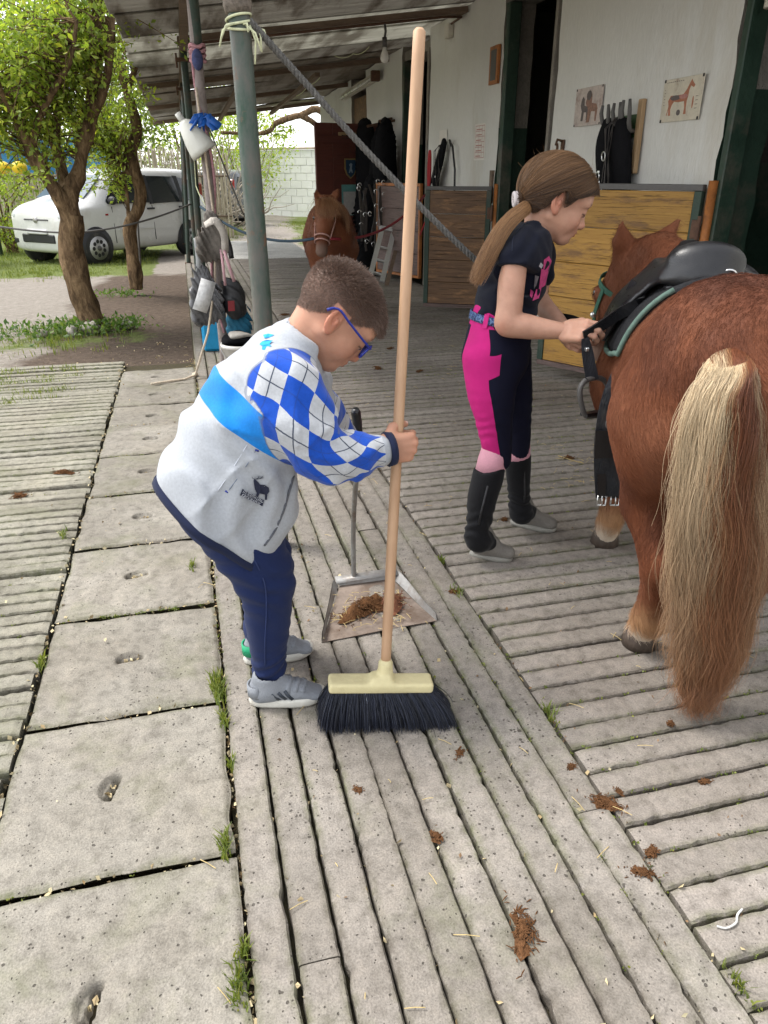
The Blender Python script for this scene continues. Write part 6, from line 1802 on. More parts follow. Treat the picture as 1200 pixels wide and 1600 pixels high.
def frame_of(o, x, y, s=1.0):
    """matrix with local x, y directions given in the world"""
    x = np.array(x, float); x /= np.linalg.norm(x); y = np.array(y, float); y -= x * (x @ y); y /= np.linalg.norm(y)
    z = np.cross(x, y)
    M = np.eye(4); M[:3, 0], M[:3, 1], M[:3, 2], M[:3, 3] = x * s, y * s, z * s, o
    return M
def app(M, P):
    P = np.asarray(P, float); return P @ M[:3, :3].T + M[:3, 3]
def inv_app(M, P): return app(np.linalg.inv(M), P)

def head(parent, M, neck_w, neck_r, skin, hl, lid=.75, seed=1, girl=False):
    """head in its own frame: x face, y left, z up; neck_w = world point of the base of the neck"""
    s = np.linalg.norm(M[:3, 0])
    nb = inv_app(M, np.array(neck_w))
    lo, hi = np.minimum((-.13, -.105, -.16), nb - .07), np.maximum((.135, .105, .14), nb + .07)
    F = Field(lo, hi, .0031)
    F.add(ell((-.012, 0, .036), (.096, .073, .082)))
    F.add(ell((.030, 0, -.018), (.062, .057, .068)), .03)
    F.add(ell((.052, 0, .045), (.040, .056, .042)), .03)
    for q in (1, -1):
        F.add(rcone((-.005, q * .047, -.043), (.060, q * .015, -.078), .017, .015), .030)
        F.add(ell((.054, q * .032, -.032), (.028, .024, .028)), .02)
        F.add(ell((.070, q * .030, .026), (.020, .024, .010)), .02)
    F.add(ball((.072, 0, -.079), .0165), .025)
    F.add(ell((.078, 0, -.054), (.017, .025, .020)), .02)
    for q in (1, -1): F.cut(ell((.100, q * .032, .004), (.018, .019, .013)), .018)
    F.add(rcone((.082, 0, .014), (.099, 0, -.026), .0085, .0115), .014)
    F.add(ell((.102, 0, -.028), (.011, .011, .0095)), .008)
    for q in (1, -1):
        F.add(ell((.092, q * .0105, -.032), (.010, .0075, .0075)), .007)
        F.cut(ball((.098, q * .007, -.041), .0038), .004)
        ey = (.0760, q * .0315, .003)
        F.add(ball(ey, .0145), .006)
    F.add(ell((.0915, 0, -.0510), (.0085, .019, .0052)), .006)
    F.add(ell((.0900, 0, -.0620), (.0085, .0165, .0062)), .006)
    F.cut(ell((.1015, 0, -.0565), (.013, .019, .0014)), .003)
    F.cut(ell((.0905, 0, -.0705), (.008, .016, .0045)), .010)
    for q in (1, -1):                                           # ears
        A = np.array(Matrix.Rotation(q * -.38, 3, 'Z') @ Matrix.Rotation(-.18, 3, 'Y'))
        F.add(ell((-.012, q * .075, -.006), (.019, .0075, .031), A), .006)
        F.cut(ell((-.009, q * .081, .0), (.0115, .0075, .020), A), .004)
        F.add(ell((-.006, q * .078, -.006), (.006, .005, .010), A), .004)
        F.add(ell((-.004, q * .073, -.030), (.009, .006, .010), A), .006)
    F.add(rcone((-.034, 0, -.034), tuple(nb), .043, neck_r / s), .022)
    V, Q = F.surface(1)
    lip, blush, ear_c, hairc = skin * np.array((.92, .58, .55)), skin * np.array((1.05, .80, .76)), skin * np.array((1.03, .78, .74)), np.array((.055, .034, .024))
    c = np.repeat(skin[None], len(V), 0)
    c = mixc(c, blush, np.exp(-((V[:, 0] - .07) / .03) ** 2 - ((np.abs(V[:, 1]) - .036) / .02) ** 2 - ((V[:, 2] + .032) / .02) ** 2) * .7)
    c = mixc(c, blush, np.exp(-((V[:, 0] - .106) / .012) ** 2 - ((V[:, 2] + .028) / .012) ** 2) * .6)
    c = mixc(c, ear_c, smoothstep(.068, .078, np.abs(V[:, 1])) * (V[:, 0] < .02) * .8)
    c = mixc(c, lip, np.exp(-(np.maximum(np.abs(V[:, 2] + .0565) - .006, 0) / .003) ** 2) * smoothstep(.083, .090, V[:, 0]) * (np.abs(V[:, 1]) < .021) * .9)
    # brows and the lash line of the lowered lids
    for q in (1, -1):
        br = np.exp(-((V[:, 2] - .028 - .003 * np.cos((V[:, 1] - q * .034) * 60)) / .0032) ** 2) * smoothstep(.016, .022, q * V[:, 1]) * smoothstep(.056, .048, q * V[:, 1]) * (V[:, 0] > .05)
        c = mixc(c, hairc * 1.5, br * (.8 if not girl else .5))
        zl = .003 - .0145 * (2 * lid - 1) * .5
        d = np.hypot((V[:, 1] - q * .0315), V[:, 2] - .003)
        c = mixc(c, hairc * .7, np.exp(-((V[:, 2] - zl) / .0022) ** 2) * (d < .0165) * (V[:, 0] > .076) * .95)
    hz = np.interp(V[:, 0], hl[0], hl[1])
    isear = (np.abs(V[:, 1]) > .066) & (V[:, 0] > -.034) & (V[:, 0] < .012) & (V[:, 2] < .028)
    hm = smoothstep(-.004, .006, V[:, 2] - hz) * ~isear
    c = mixc(c, hairc * (1.6 if not girl else 1.2), hm * .85)
    me = mesh_np('head', app(M, V), Q); set_col(me, c)
    ho = link('head', me, M_SKIN, parent, True, world=True)
    for q in (1, -1):                                           # a sliver of eyeball under each lid
        e = np.array((.0748, q * .0315, .0005))
        m = MB(); m.sphere(app(M, e[None])[0], .0140 * s, 12, 8); m.build('eye', pbr('eye_white', (.55, .53, .50), .2, var=.02, bmp=0), ho, True, world=True)
        m = MB(); m.sphere(app(M, (e + np.array((.0105, 0, -.004)))[None])[0], .0052 * s, 10, 6); m.build('iris', M_EYE, ho, True, world=True)
    return ho, V, Q, hz, isear

def hand(parent, M, curls, spread, thumb, skin, name='hand', wr=.024):
    """hand in its own frame: x to the fingers, y thumb side, z back of the hand; curls per finger (3 joint angles)"""
    F = Field((-.05, -.075, -.10), (.16, .085, .05), .0026)
    F.add(rcone((-.045, 0, -.002), (.0, 0, -.002), wr, wr * .95))
    F.add(rbox((.034, -.001, -.004), (.036, .033, .013), .012), .02)
    F.add(ell((.022, .022, -.012), (.028, .014, .014)), .015)
    kn = [(.070, .0255, 0), (.075, .0085, .002), (.072, -.0085, .001), (.064, -.0240, -.003)]
    ln = [(.031, .021, .016), (.034, .024, .017), (.031, .022, .016), (.025, .017, .014)]
    tips = []
    for i in range(4):
        p = np.array(kn[i]); a = 0.0; sp = spread[i]
        r = (.0088, .0090, .0085, .0076)[i]
        F.add(rcone((.03, kn[i][1] * .8, -.002), tuple(p), .011, r * 1.12), .008)
        for j in range(3):
            a += curls[i][j]
            d = np.array((math.cos(a) * math.cos(sp), math.sin(sp) * math.cos(a), -math.sin(a)))
            q = p + d * ln[i][j]
            F.add(rcone(tuple(p), tuple(q), r * (1.0 - .07 * j), r * (.93 - .09 * j)), .0035)
            p = q
        tips.append((p, d, r))
    t = [np.array(q) for q in thumb]
    for a_, b_, ra, rb in ((t[0], t[1], .015, .0115), (t[1], t[2], .0108, .0098), (t[2], t[3], .0096, .0080)): F.add(rcone(tuple(a_), tuple(b_), ra, rb), .006)
    V, Q = F.surface(1)
    c = np.repeat(skin[None], len(V), 0)
    red = skin * np.array((1.02, .76, .72))
    for i in range(4): c = mixc(c, red, np.exp(-(np.linalg.norm(V - np.array(kn[i]), axis=1) / .009) ** 2) * .6)
    for (p, d, r) in tips: c = mixc(c, red, np.exp(-(np.linalg.norm(V - p, axis=1) / .012) ** 2) * .7)
    me = mesh_np(name, app(M, V), Q); set_col(me, c)
    o = link(name, me, M_SKIN, parent, True, world=True)
    d = t[3] - t[2]; d /= np.linalg.norm(d)
    m = MB(); m.sphere(app(M, (t[3] + np.array((0, .0035, .0040)))[None])[0], (.0060, .0050, .0050), 8, 6); m.build('thumb_nail', pbr('nail', (.62, .40, .34), .3, var=.03, bmp=0), o, True, world=True)
    return o

def shell_band(parent, pts, w, th, mat, name, side): 
    m = MB(); m.ribbon(pts, w, th, side=side); return m.build(name, mat, parent, True, world=True)
M_NAVYRIB = fabric('navy_rib', (0.012, 0.017, 0.045), weave=500)


# ---------------------------------------------------------------- the boy
YB = 1.68
boy = thing('person', 'boy in a light grey jacket with blue argyle sleeves bending over to hold the broom', 'person', (.10, 1.71, 0))
SKB = np.array((.47, .255, .17))
sB = .985
pit = R(49)
RB = np.eye(4)
fx, fz = np.array((math.cos(pit), -.02, -math.sin(pit))), np.array((math.sin(pit), 0, math.cos(pit)))
HB = frame_of(np.zeros(3), fx, np.array((.0, 1, 0)), sB)
earw = at_y(523, 502, YB - .076 * sB)
HB[:3, 3] = earw - HB[:3, :3] @ np.array((-.010, -.076, -.006))
neck_base = at_y(458, 556, YB)
hlB = ([-.12, -.085, -.055, -.02, .015, .045, .065, .095], [-.050, -.046, -.030, .004, .012, .030, .052, .062])
hb, HV, HQ, hz, ear = head(boy, HB, neck_base, .050, SKB, hlB, .9, 1)
g = np.random.default_rng(31)
mk = lambda C, N: ((C[:, 2] > np.interp(C[:, 0], hlB[0], hlB[1]) + .001) & ~((np.abs(C[:, 1]) > .064) & (C[:, 0] > -.036) & (C[:, 0] < .014) & (C[:, 2] < .030))).astype(float) * np.where(C[:, 2] > .05, 1.3, 1.0)
P, N = scatter(HV, HQ, 19000, mk, g)
topw = smoothstep(.02, .085, P[:, 2]); front = smoothstep(.02, .08, P[:, 0]) * smoothstep(.04, .07, P[:, 2])
L = (.005 + .010 * topw + .007 * front) * g.uniform(.7, 1.25, len(P))
dirn = N * (.8 - .35 * front)[:, None] + np.array((.55, 0, -.10)) * (.5 + .5 * topw)[:, None] + np.array((.35, 0, -.55)) * front[:, None] + np.array((-.1, 0, -.6)) * (1 - topw)[:, None] + g.normal(size=P.shape) * .28
dirn /= np.linalg.norm(dirn, axis=1)[:, None]
k = 4; tq = np.linspace(0, 1, k)
S = P[:, None] - N[:, None] * .001 + dirn[:, None] * (L[:, None] * tq)[..., None] + (np.array((.25, 0, -1.0)) * front[:, None])[:, None] * (L[:, None] * .45 * tq ** 2)[..., None]
S += (.004 * front)[:, None, None] * np.sin(tq * 5 + g.uniform(0, 6.28, (len(P), 1)))[..., None] * g.normal(size=(len(P), 1, 3))
C = mixc(np.array((.050, .030, .022)), np.array((.20, .125, .09)), g.random(len(P)) ** 1.3)
C = mixc(C, np.array((.30, .215, .175)), (1 - topw) * .40)
hpart('hair', app(HB, S.reshape(-1, 3)).reshape(S.shape), C, M_HAIR, hb, .00045, .00018)

# glasses
gl = thing('glasses', 'blue framed spectacles worn by the bending boy', 'glasses', tuple(app(HB, np.array([[.10, 0, 0]]))[0]))
M_BLUEF = pbr('blue_plastic_frame', (0.014, 0.030, 0.26), 0.3, var=0.1, vscale=30, bmp=0, spec=0.5)
def lens_pts(q, f=1.0, n=22):
    out = []
    for a in np.linspace(0, 2 * math.pi, n):
        ca, sa = math.cos(a), math.sin(a); e = .55
        out.append((.104 - .012 * abs((abs(ca) ** e) * (1 if ca > 0 else -1) + .2) * 0 - .010 * ((q * .033 + .025 * f * np.sign(ca) * abs(ca) ** e) / .058) ** 2, q * .033 + .0245 * f * np.sign(ca) * abs(ca) ** e, .0 + .0185 * f * np.sign(sa) * abs(sa) ** e))
    return out
for q in (1, -1):
    m = MB(); m.tube([app(HB, np.array(p)[None])[0] for p in lens_pts(q)], .0027 * sB, 6, cap=False); r = m.build('rim', M_BLUEF, gl, True, world=True)
    lp2 = [app(HB, np.array(p)[None])[0] for p in lens_pts(q, .97)[:-1]]
    m = MB(); m.add(lp2, [tuple(range(len(lp2)))])
    gm, nt, b = nodes_of('lens'); b.inputs['Transmission Weight'].default_value = 0.0; b.inputs['Alpha'].default_value = 0.16; b.inputs['Roughness'].default_value = .05; b.inputs['Base Color'].default_value = (.5, .55, .6, 1)
    m.build('lens', gm, gl, world=True)
    tp = [(.097, q * .060, .012), (.060, q * .073, .013), (.010, q * .0815, .016), (-.018, q * .0835, .019), (-.032, q * .080, .012), (-.040, q * .078, -.002)]
    m = MB(); m.tube([app(HB, np.array(p)[None])[0] for p in catmull(tp, 18)], [.0042 * sB] * 14 + [.005] * 4, 8, flat=.55); m.build('temple', M_BLUEF, gl, True, world=True)
m = MB(); m.tube([app(HB, np.array(p)[None])[0] for p in ((.1035, .010, .006), (.108, 0, .010), (.1035, -.010, .006))], .0026 * sB, 6); m.build('bridge', M_BLUEF, gl, True, world=True)

# jacket
def jk(x, y, a, b, dy=0.0): return (*at_y(x, y, YB + dy), a, b)
tn = [jk(322, 868, .140, .152), jk(332, 830, .140, .152), jk(343, 770, .150, .158), jk(376, 694, .142, .156), jk(421, 612, .120, .150), jk(446, 562, .078, .116), jk(459, 540, .056, .068), jk(468, 524, .046, .054)]
armR = [(*at_y(449, 612, 1.575), .078), (*at_y(466, 655, 1.545), .075), (*at_y(492, 698, 1.53), .066), (*at_y(522, 712, 1.528), .058), (*at_y(552, 714, 1.535), .051), (*at_y(576, 708, 1.543), .040), (*at_y(591, 705, 1.546), .035)]
armL = [(*at_y(468, 605, 1.79), .076), (*at_y(500, 652, 1.88), .066), (*at_y(522, 684, 1.95), .056), (*at_y(546, 703, 2.01), .045), (*at_y(556, 708, 2.03), .036)]
wr = Gab(41, 5.5, 16, (1, 1, 1))
h0, h1 = at_y(256, 754, YB), at_y(412, 862, YB)
hl_ = (h1 - h0) / np.linalg.norm(h1 - h0); hn = np.cross(hl_, (0, 1, 0)); hn = hn if hn[2] < 0 else -hn
F = Field(np.array((-.20, 1.44, .42)), np.array((.46, 2.10, 1.02)), .0060)
F.add(loft(tn, (0, 1, 0), 18))
F.add(rcone(tuple(at_y(432, 785, 1.60)), tuple(at_y(392, 870, 1.60)), .040, .036), .07)
F.add(rcone(tuple(at_y(405, 790, 1.64)), tuple(at_y(365, 860, 1.64)), .07, .07), .06)
F.add(rcone(tuple(at_y(432, 785, 1.76)), tuple(at_y(392, 870, 1.76)), .040, .036), .07)
for arm, sd_ in ((armR, -1), (armL, 1)):
    F.add(loft([(*q[:3], q[3], q[3]) for q in arm], (0, 0, 1), 22), .035)
tdir = at_y(374, 694, YB) - at_y(424, 612, YB); tdir /= np.linalg.norm(tdir)
elb = np.array(armR[3][:3])
armp = at_y(452, 690, 1.55)
def jdisp(P):
    e = np.exp(-(np.linalg.norm(P - elb, axis=-1) / .10) ** 2)
    fold = np.sin(P @ np.array((95., -20, 60)) + 2.2 * wr(P))
    hang = np.sin(P @ (np.array((70., 15, 25))) + 2.5 * wr(P * .7))
    hips = np.exp(-(np.linalg.norm(P - at_y(350, 790, 1.55), axis=-1) / .14) ** 2)
    dv = P - armp; th = np.arctan2(dv[..., 2], dv[..., 0]); rr_ = np.linalg.norm(dv, axis=-1)
    rad_f = -.0065 * (1 - np.abs(np.sin(4.5 * th + .9 * wr(P * .5)))) ** 3 * smoothstep(.05, .11, rr_) * smoothstep(.36, .16, rr_)
    big = np.sin(P @ np.array((22., 9, 34)) + 1.8 * wr(P * .4))
    return .0024 * wr(P) + .0055 * e * fold + .0045 * hips * hang + .0026 * hang + .0050 * big + rad_f
F.disp(jdisp)
F.isect(lambda P: (P - h0) @ hn)
F.cut(rcone(tuple(at_y(472, 534, YB)), tuple(at_y(498, 504, YB)), .047, .062), .012)
ca = catmull(armR, 120)[:, :3]
slen = np.concatenate([[0], np.cumsum(np.linalg.norm(np.diff(ca, axis=0), axis=1))])
GREY, BLUEB, ARG = np.array((.37, .39, .42)), np.array((.008, .19, .58)), np.array((.008, .065, .40))
V, Q = F.surface(1)
me = mesh_np('jacket', V, Q)
# sleeve coordinates for the argyle knit: u along the arm, w round it
dsq = np.stack([((V - c_) ** 2).sum(1) for c_ in ca], 1); ii = dsq.argmin(1)
tg = np.gradient(ca, axis=0); tg /= np.linalg.norm(tg, axis=1)[:, None]
al = ((V - ca[ii]) * tg[ii]).sum(1); u = slen[ii] + al
dr = np.sqrt(np.maximum(dsq.min(1) - np.where((ii > 0) & (ii < 119), al, 0) ** 2, 1e-8))
e1 = np.array((0, -1.0, 0)) - tg[ii] * (tg[ii] @ np.array((0, -1.0, 0)))[:, None]; e1 /= np.linalg.norm(e1, axis=1)[:, None]
e2 = np.cross(tg[ii], e1)
w = np.arctan2(((V - ca[ii]) * e2).sum(1), ((V - ca[ii]) * e1).sum(1))
rad_u = np.interp(u, slen, catmull(armR, 120)[:, 3])
fs = rad_u + np.interp(u, [0, .10, .16, .20, .24], [.016, .014, .010, .013, .020]) - dr
fs = np.minimum(fs, (1.665 - V[:, 1]) * .5)
fs = np.maximum(fs, -.05)
caL = np.array([q[:4] for q in catmull(armL, 40)])
dL = np.sqrt(((V[:, None] - caL[None, :, :3]) ** 2).sum(2)); iL = dL.argmin(1)
fL = np.minimum(caL[iL, 3] + .008 - dL.min(1), (V[:, 1] - 1.80) * .5)
isL = fL > fs
set_f(me, 'su', np.where(isL, np.linalg.norm(V - np.array(armL[0][:3]), axis=1), u)); set_f(me, 'sw', np.where(isL, np.arctan2(V[:, 2] - .78, V[:, 1] - 1.9), w))
set_f(me, 'sleeve', np.maximum(fs, fL))
# chest band and back print in torso coordinates
ax = np.array(tn)[:, :3]; bp0 = at_y(394, 640, YB); bdir = at_y(330, 600, YB) - at_y(452, 678, YB); bdir /= np.linalg.norm(bdir)
bn = np.cross(bdir, (0, 1, 0)); bn = bn if bn[2] > 0 else -bn
sb = (V - bp0) @ bn
set_f(me, 'band', sb)
set_col(me, np.repeat(GREY[None], len(V), 0))
def jacket_mat():
    m, nt, b = nodes_of('jacket_cloth')
    def A(n):
        a = nt.nodes.new('ShaderNodeAttribute'); a.attribute_name = n; return a
    bd = mth(nt, 'LESS_THAN', mth(nt, 'ABSOLUTE', A('band').outputs['Fac']), .037)
    base = mixn(nt, bd, tuple(GREY), tuple(BLUEB))
    u, w = A('su').outputs['Fac'], A('sw').outputs['Fac']
    U = mth(nt, 'MULTIPLY', mth(nt, 'ADD', u, 0.017), 1 / .106); W = mth(nt, 'MULTIPLY', mth(nt, 'ADD', w, 0.15), 6 / (2 * math.pi))
    p, q = mth(nt, 'ADD', U, W), mth(nt, 'SUBTRACT', U, W)
    par = mth(nt, 'MODULO', mth(nt, 'ADD', mth(nt, 'FLOOR', p), mth(nt, 'ADD', mth(nt, 'FLOOR', q), 40.0)), 2.0)
    blue = mth(nt, 'LESS_THAN', par, 0.5)
    def line(x):
        f = mth(nt, 'ABSOLUTE', mth(nt, 'SUBTRACT', mth(nt, 'FRACT', x), 0.5)); return mth(nt, 'LESS_THAN', f, 0.022)
    ln = mth(nt, 'MAXIMUM', line(p), line(q))
    sl = mixn(nt, blue, (.44, .455, .48), tuple(ARG))
    sl = mixn(nt, mth(nt, 'MULTIPLY', ln, mth(nt, 'ADD', 0.30, mth(nt, 'MULTIPLY', mth(nt, 'SUBTRACT', 1.0, blue), .6))), sl, (.02, .03, .06))
    cuff = mth(nt, 'GREATER_THAN', u, .298)
    sl = mixn(nt, cuff, sl, (.34, .36, .39))
    fsn = A('sleeve').outputs['Fac']
    c = mixn(nt, mth(nt, 'GREATER_THAN', fsn, 0.0), base, sl)
    c = mixn(nt, mth(nt, 'MULTIPLY', mth(nt, 'LESS_THAN', mth(nt, 'ABSOLUTE', fsn), .0012), .5), c, (.10, .12, .18))
    P = pos(nt); n1, n2, n3 = tex_noise(nt, P, 9, 4), tex_noise(nt, P, 700, 2), tex_noise(nt, P, 160, 4, 0.7)
    c = mixn(nt, 1.0, c, ramp(nt, n3, [(0.3, (.88,) * 3), (0.7, (1.08,) * 3)]), 'MULTIPLY')
    nt.links.new(c, b.inputs['Base Color']); b.inputs['Roughness'].default_value = .92; b.inputs['Specular IOR Level'].default_value = .15; b.inputs['Sheen Weight'].default_value = .2
    bump(nt, b, n2, .0006, .8)
    return m
jack = link('jacket', me, jacket_mat(), boy, True, world=True)
def near_surf(F_, x, y, off=.0, t0=1.2, t1=3.2):
    d = ray(x, y)
    for t in np.arange(t0, t1, .002):
        q = _C + d * t; i = np.round((q - F_.lo) / F_.h).astype(int)
        if (i >= 0).all() and (i < F_.n).all() and F_.D[tuple(i)] < 0.001: return q - d / np.linalg.norm(d) * off
    return None
def on_jacket(x, y, nrm=None, off=.004):
    """point of the jacket's near side under a pixel: march along the ray"""
    d = ray(x, y)
    for t in np.arange(1.2, 2.4, .002):
        q = _C + d * t
        i = np.round((q - F.lo) / F.h).astype(int)
        if (i >= 0).all() and (i < F.n).all() and F.D[tuple(i)] < 0.001:
            return q - d / np.linalg.norm(d) * off
    return at_y(x, y, 1.53)
M_NAVYPRINT = pbr('navy_print', (0.012, 0.015, 0.035), 0.8, var=0.1, vscale=40)
def decal(name, poly, mat, parent, off=.004):
    """thin printed shape laid on the cloth; poly in pixels, projected onto the jacket surface once"""
    P_ = [on_jacket(x, y, off=off) for x, y in poly]
    P2 = [q + ray(*xy) / np.linalg.norm(ray(*xy)) * .003 for q, xy in zip(P_, poly)]
    n = len(poly)
    m = MB(); m.add(P_ + P2, [tuple(range(n)), tuple(range(n, 2 * n))[::-1]] + [(i, n + i, n + (i + 1) % n, (i + 1) % n) for i in range(n)])
    return m.build(name, mat, parent, world=True)
deer = [(398, 747), (401, 751), (404, 754), (406, 757), (414, 758), (420, 762), (421, 768), (418, 772), (417, 781), (414, 781), (414, 773), (406, 771), (403, 777), (400, 777), (401, 770), (398, 764), (397, 757), (396, 751)]
decal('stag_print', deer, M_NAVYPRINT, jack, .0045)
for a in ([(398, 748), (397, 744), (398, 748.5)], [(400, 748), (406, 745), (400.5, 749)], [(403, 747), (404, 743), (404, 747)], [(407, 746.5), (412, 743.5), (407.5, 747.5)], [(400, 748), (412, 747), (401, 749.5)], [(396, 749), (393, 745), (396.5, 748)]): decal('antler_print', a, M_NAVYPRINT, jack, .0045)
decal('label_block', [(379, 764), (399, 775), (413, 782), (410, 791), (395, 784), (375, 774)], M_NAVYPRINT, jack, .0045)
M_LETTER = pbr('pale_lettering', (.42, .44, .48), .8)
def word_on_jacket(txt, p0, p1, hgt, name='lettering'):
    a, b_ = on_jacket(*p0, off=.0060), on_jacket(*p1, off=.0060)
    M = frame_of((a + b_) / 2, b_ - a, np.cross(np.cross(b_ - a, -ray(*p0)) * -1, b_ - a) if False else np.array((0, 0, 1.0)))
    L = np.linalg.norm(b_ - a)
    o = lettering(txt, hgt, M_LETTER, Matrix.Identity(4), .0003, None, name)
    me = o.data; co = np.zeros(len(me.vertices) * 3); me.vertices.foreach_get('co', co); co = co.reshape(-1, 3)
    wd = co[:, 0].max() - co[:, 0].min(); co[:, 0] *= L / wd
    me.vertices.foreach_set('co', app(M, co).ravel()); me.update()
    o.parent = jack; o.matrix_parent_inverse = wmat(jack).inverted()
word_on_jacket('172 SOUTH LAND', (380, 768), (411, 784), .011)
word_on_jacket('GEOGRAPHIC', (378, 774), (408, 789), .010)
M_PIPE = pbr('pale_piping', (.44, .47, .52), .8); M_SEAM = pbr('seam_thread', (.16, .19, .25), .8)
for pts, r_, mt, nm in (([(402, 670), (385, 697), (362, 735), (340, 768)], .0013, M_PIPE, 'pocket_seam'), ([(399, 705), (380, 735), (356, 768)], .0011, M_SEAM, 'pocket_zip'), ([(399, 703), (404, 705)], .0022, M_BLUEF, 'pocket_stop'), ([(352, 767), (357, 770)], .0022, M_BLUEF, 'pocket_stop')):
    m = MB(); m.tube([on_jacket(x, y, off=-.0004) for x, y in catmull(pts, 12)] if len(pts) > 2 else [on_jacket(x, y, off=.001) for x, y in pts], r_, 6); m.build(nm, mt, jack, True, world=True)
# blue stag print on the shoulder blade
M_CYANP = pbr('cyan_print', (.02, .30, .62), .8)
decal('shoulder_print', [(404, 538), (410, 533), (417, 531), (426, 532), (421, 537), (424, 541), (417, 541), (413, 547), (409, 546), (410, 540)], M_CYANP, jack, .004)
decal('shoulder_print', [(411, 523), (419, 521), (428, 523), (422, 527), (413, 528)], M_CYANP, jack, .004)
# navy binding of the hem, zip, cuffs, collar rim
hemV = V[np.abs((V - h0) @ hn) < .012]
cH = (h0 + h1) / 2; e_a = hl_; e_b = np.array((0, 1.0, 0))
ang = np.arctan2((hemV - cH) @ e_b, (hemV - cH) @ e_a); rad = np.hypot((hemV - cH) @ e_b, (hemV - cH) @ e_a)
loop = []
for a in np.linspace(-math.pi, math.pi, 49):
    dd = np.abs((ang - a + math.pi) % (2 * math.pi) - math.pi) < .15
    loop.append(cH + (e_a * math.cos(a) + e_b * math.sin(a)) * (np.percentile(rad[dd], 85) + .003 if dd.any() else .14))
loop[-1] = loop[0]
m = MB(); m.ribbon([q + hn * .002 for q in loop], .018, .008, side=tuple(hn)); m.build('hem_binding', M_NAVYRIB, jack, True, world=True)
zp = [near_surf(F, x, y, .0) for x, y in catmull([(459, 744), (452, 768), (443, 798), (429, 830), (413, 853)], 26)]; zp = [q for q in zp if q is not None]
m = MB(); m.tube(zp, .0028, 6); m.build('zip', pbr('zip_teeth', (.10, .105, .12), .5, .4, var=.4, vscale=300), jack, True, world=True)
for arm in (armR, armL):
    a, b_ = np.array(arm[-2][:3]), np.array(arm[-1][:3]); d = (b_ - a) / np.linalg.norm(b_ - a)
    m = MB(); m.tube([b_ + d * .020, b_ + d * .036], [arm[-1][3] + .006, arm[-1][3] + .004], 20); m.build('cuff_binding', M_NAVYRIB, jack, True, world=True)
cd = at_y(484, 522, YB) - at_y(474, 538, YB); cd /= np.linalg.norm(cd)

# trousers
def lg(x, y, Y, a, b): return (*at_y(x, y, Y), a, b)
F2 = Field((-.16, 1.47, .03), (.26, 1.93, .74), .0075)
F2.add(loft([lg(330, 740, 1.70, .095, .125), lg(342, 785, 1.70, .100, .130)], (0, 1, 0), 6))
F2.add(loft([lg(350, 790, 1.645, .096, .095), lg(382, 846, 1.625, .088, .088), lg(412, 900, 1.615, .076, .076), lg(420, 950, 1.62, .062, .063), lg(418, 1005, 1.63, .053, .056), lg(419, 1040, 1.635, .046, .049), lg(419, 1054, 1.636, .043, .046)], (0, 1, 0), 20), .04)
F2.add(loft([lg(352, 785, 1.76, .096, .095), lg(388, 838, 1.785, .088, .088), lg(416, 885, 1.80, .074, .074), lg(418, 940, 1.81, .060, .062), lg(410, 985, 1.815, .052, .055), lg(410, 1010, 1.815, .046, .049)], (0, 1, 0), 20), .03)
wr2 = Gab(43, 5)
kneeR, anR = at_y(415, 905, 1.615), at_y(418, 1035, 1.635)
def tdisp(P):
    k_ = np.exp(-(np.abs(P[..., 2] - kneeR[2] - .02) / .085) ** 2); a_ = np.exp(-(np.abs(P[..., 2] - .10) / .07) ** 2)
    f = np.sin(P @ np.array((30., 15, 120)) + 2.4 * wr2(P)); f2 = np.sin(P @ np.array((-40., 20, 190)) + 2.2 * wr2(P * 1.3))
    return .0018 * wr2(P) + .0032 * k_ * f + .0045 * a_ * f2 + .0012 * f
F2.disp(tdisp)
M_TROUS = fabric('navy_joggers', (0.010, 0.019, 0.070), weave=800, var=.12)
tro, TV, TQ = sdf_obj('trousers', F2, boy, M_TROUS)
sp = [near_surf(F2, x, y) for x, y in catmull([(376, 838), (400, 880), (414, 915), (416, 960), (414, 1000), (414, 1040)], 26)]; sp = [q for q in sp if q is not None]
m = MB(); m.tube(sp, .0016, 5); m.build('side_seam', pbr('navy_seam', (.02, .035, .11), .8), tro, True, world=True)

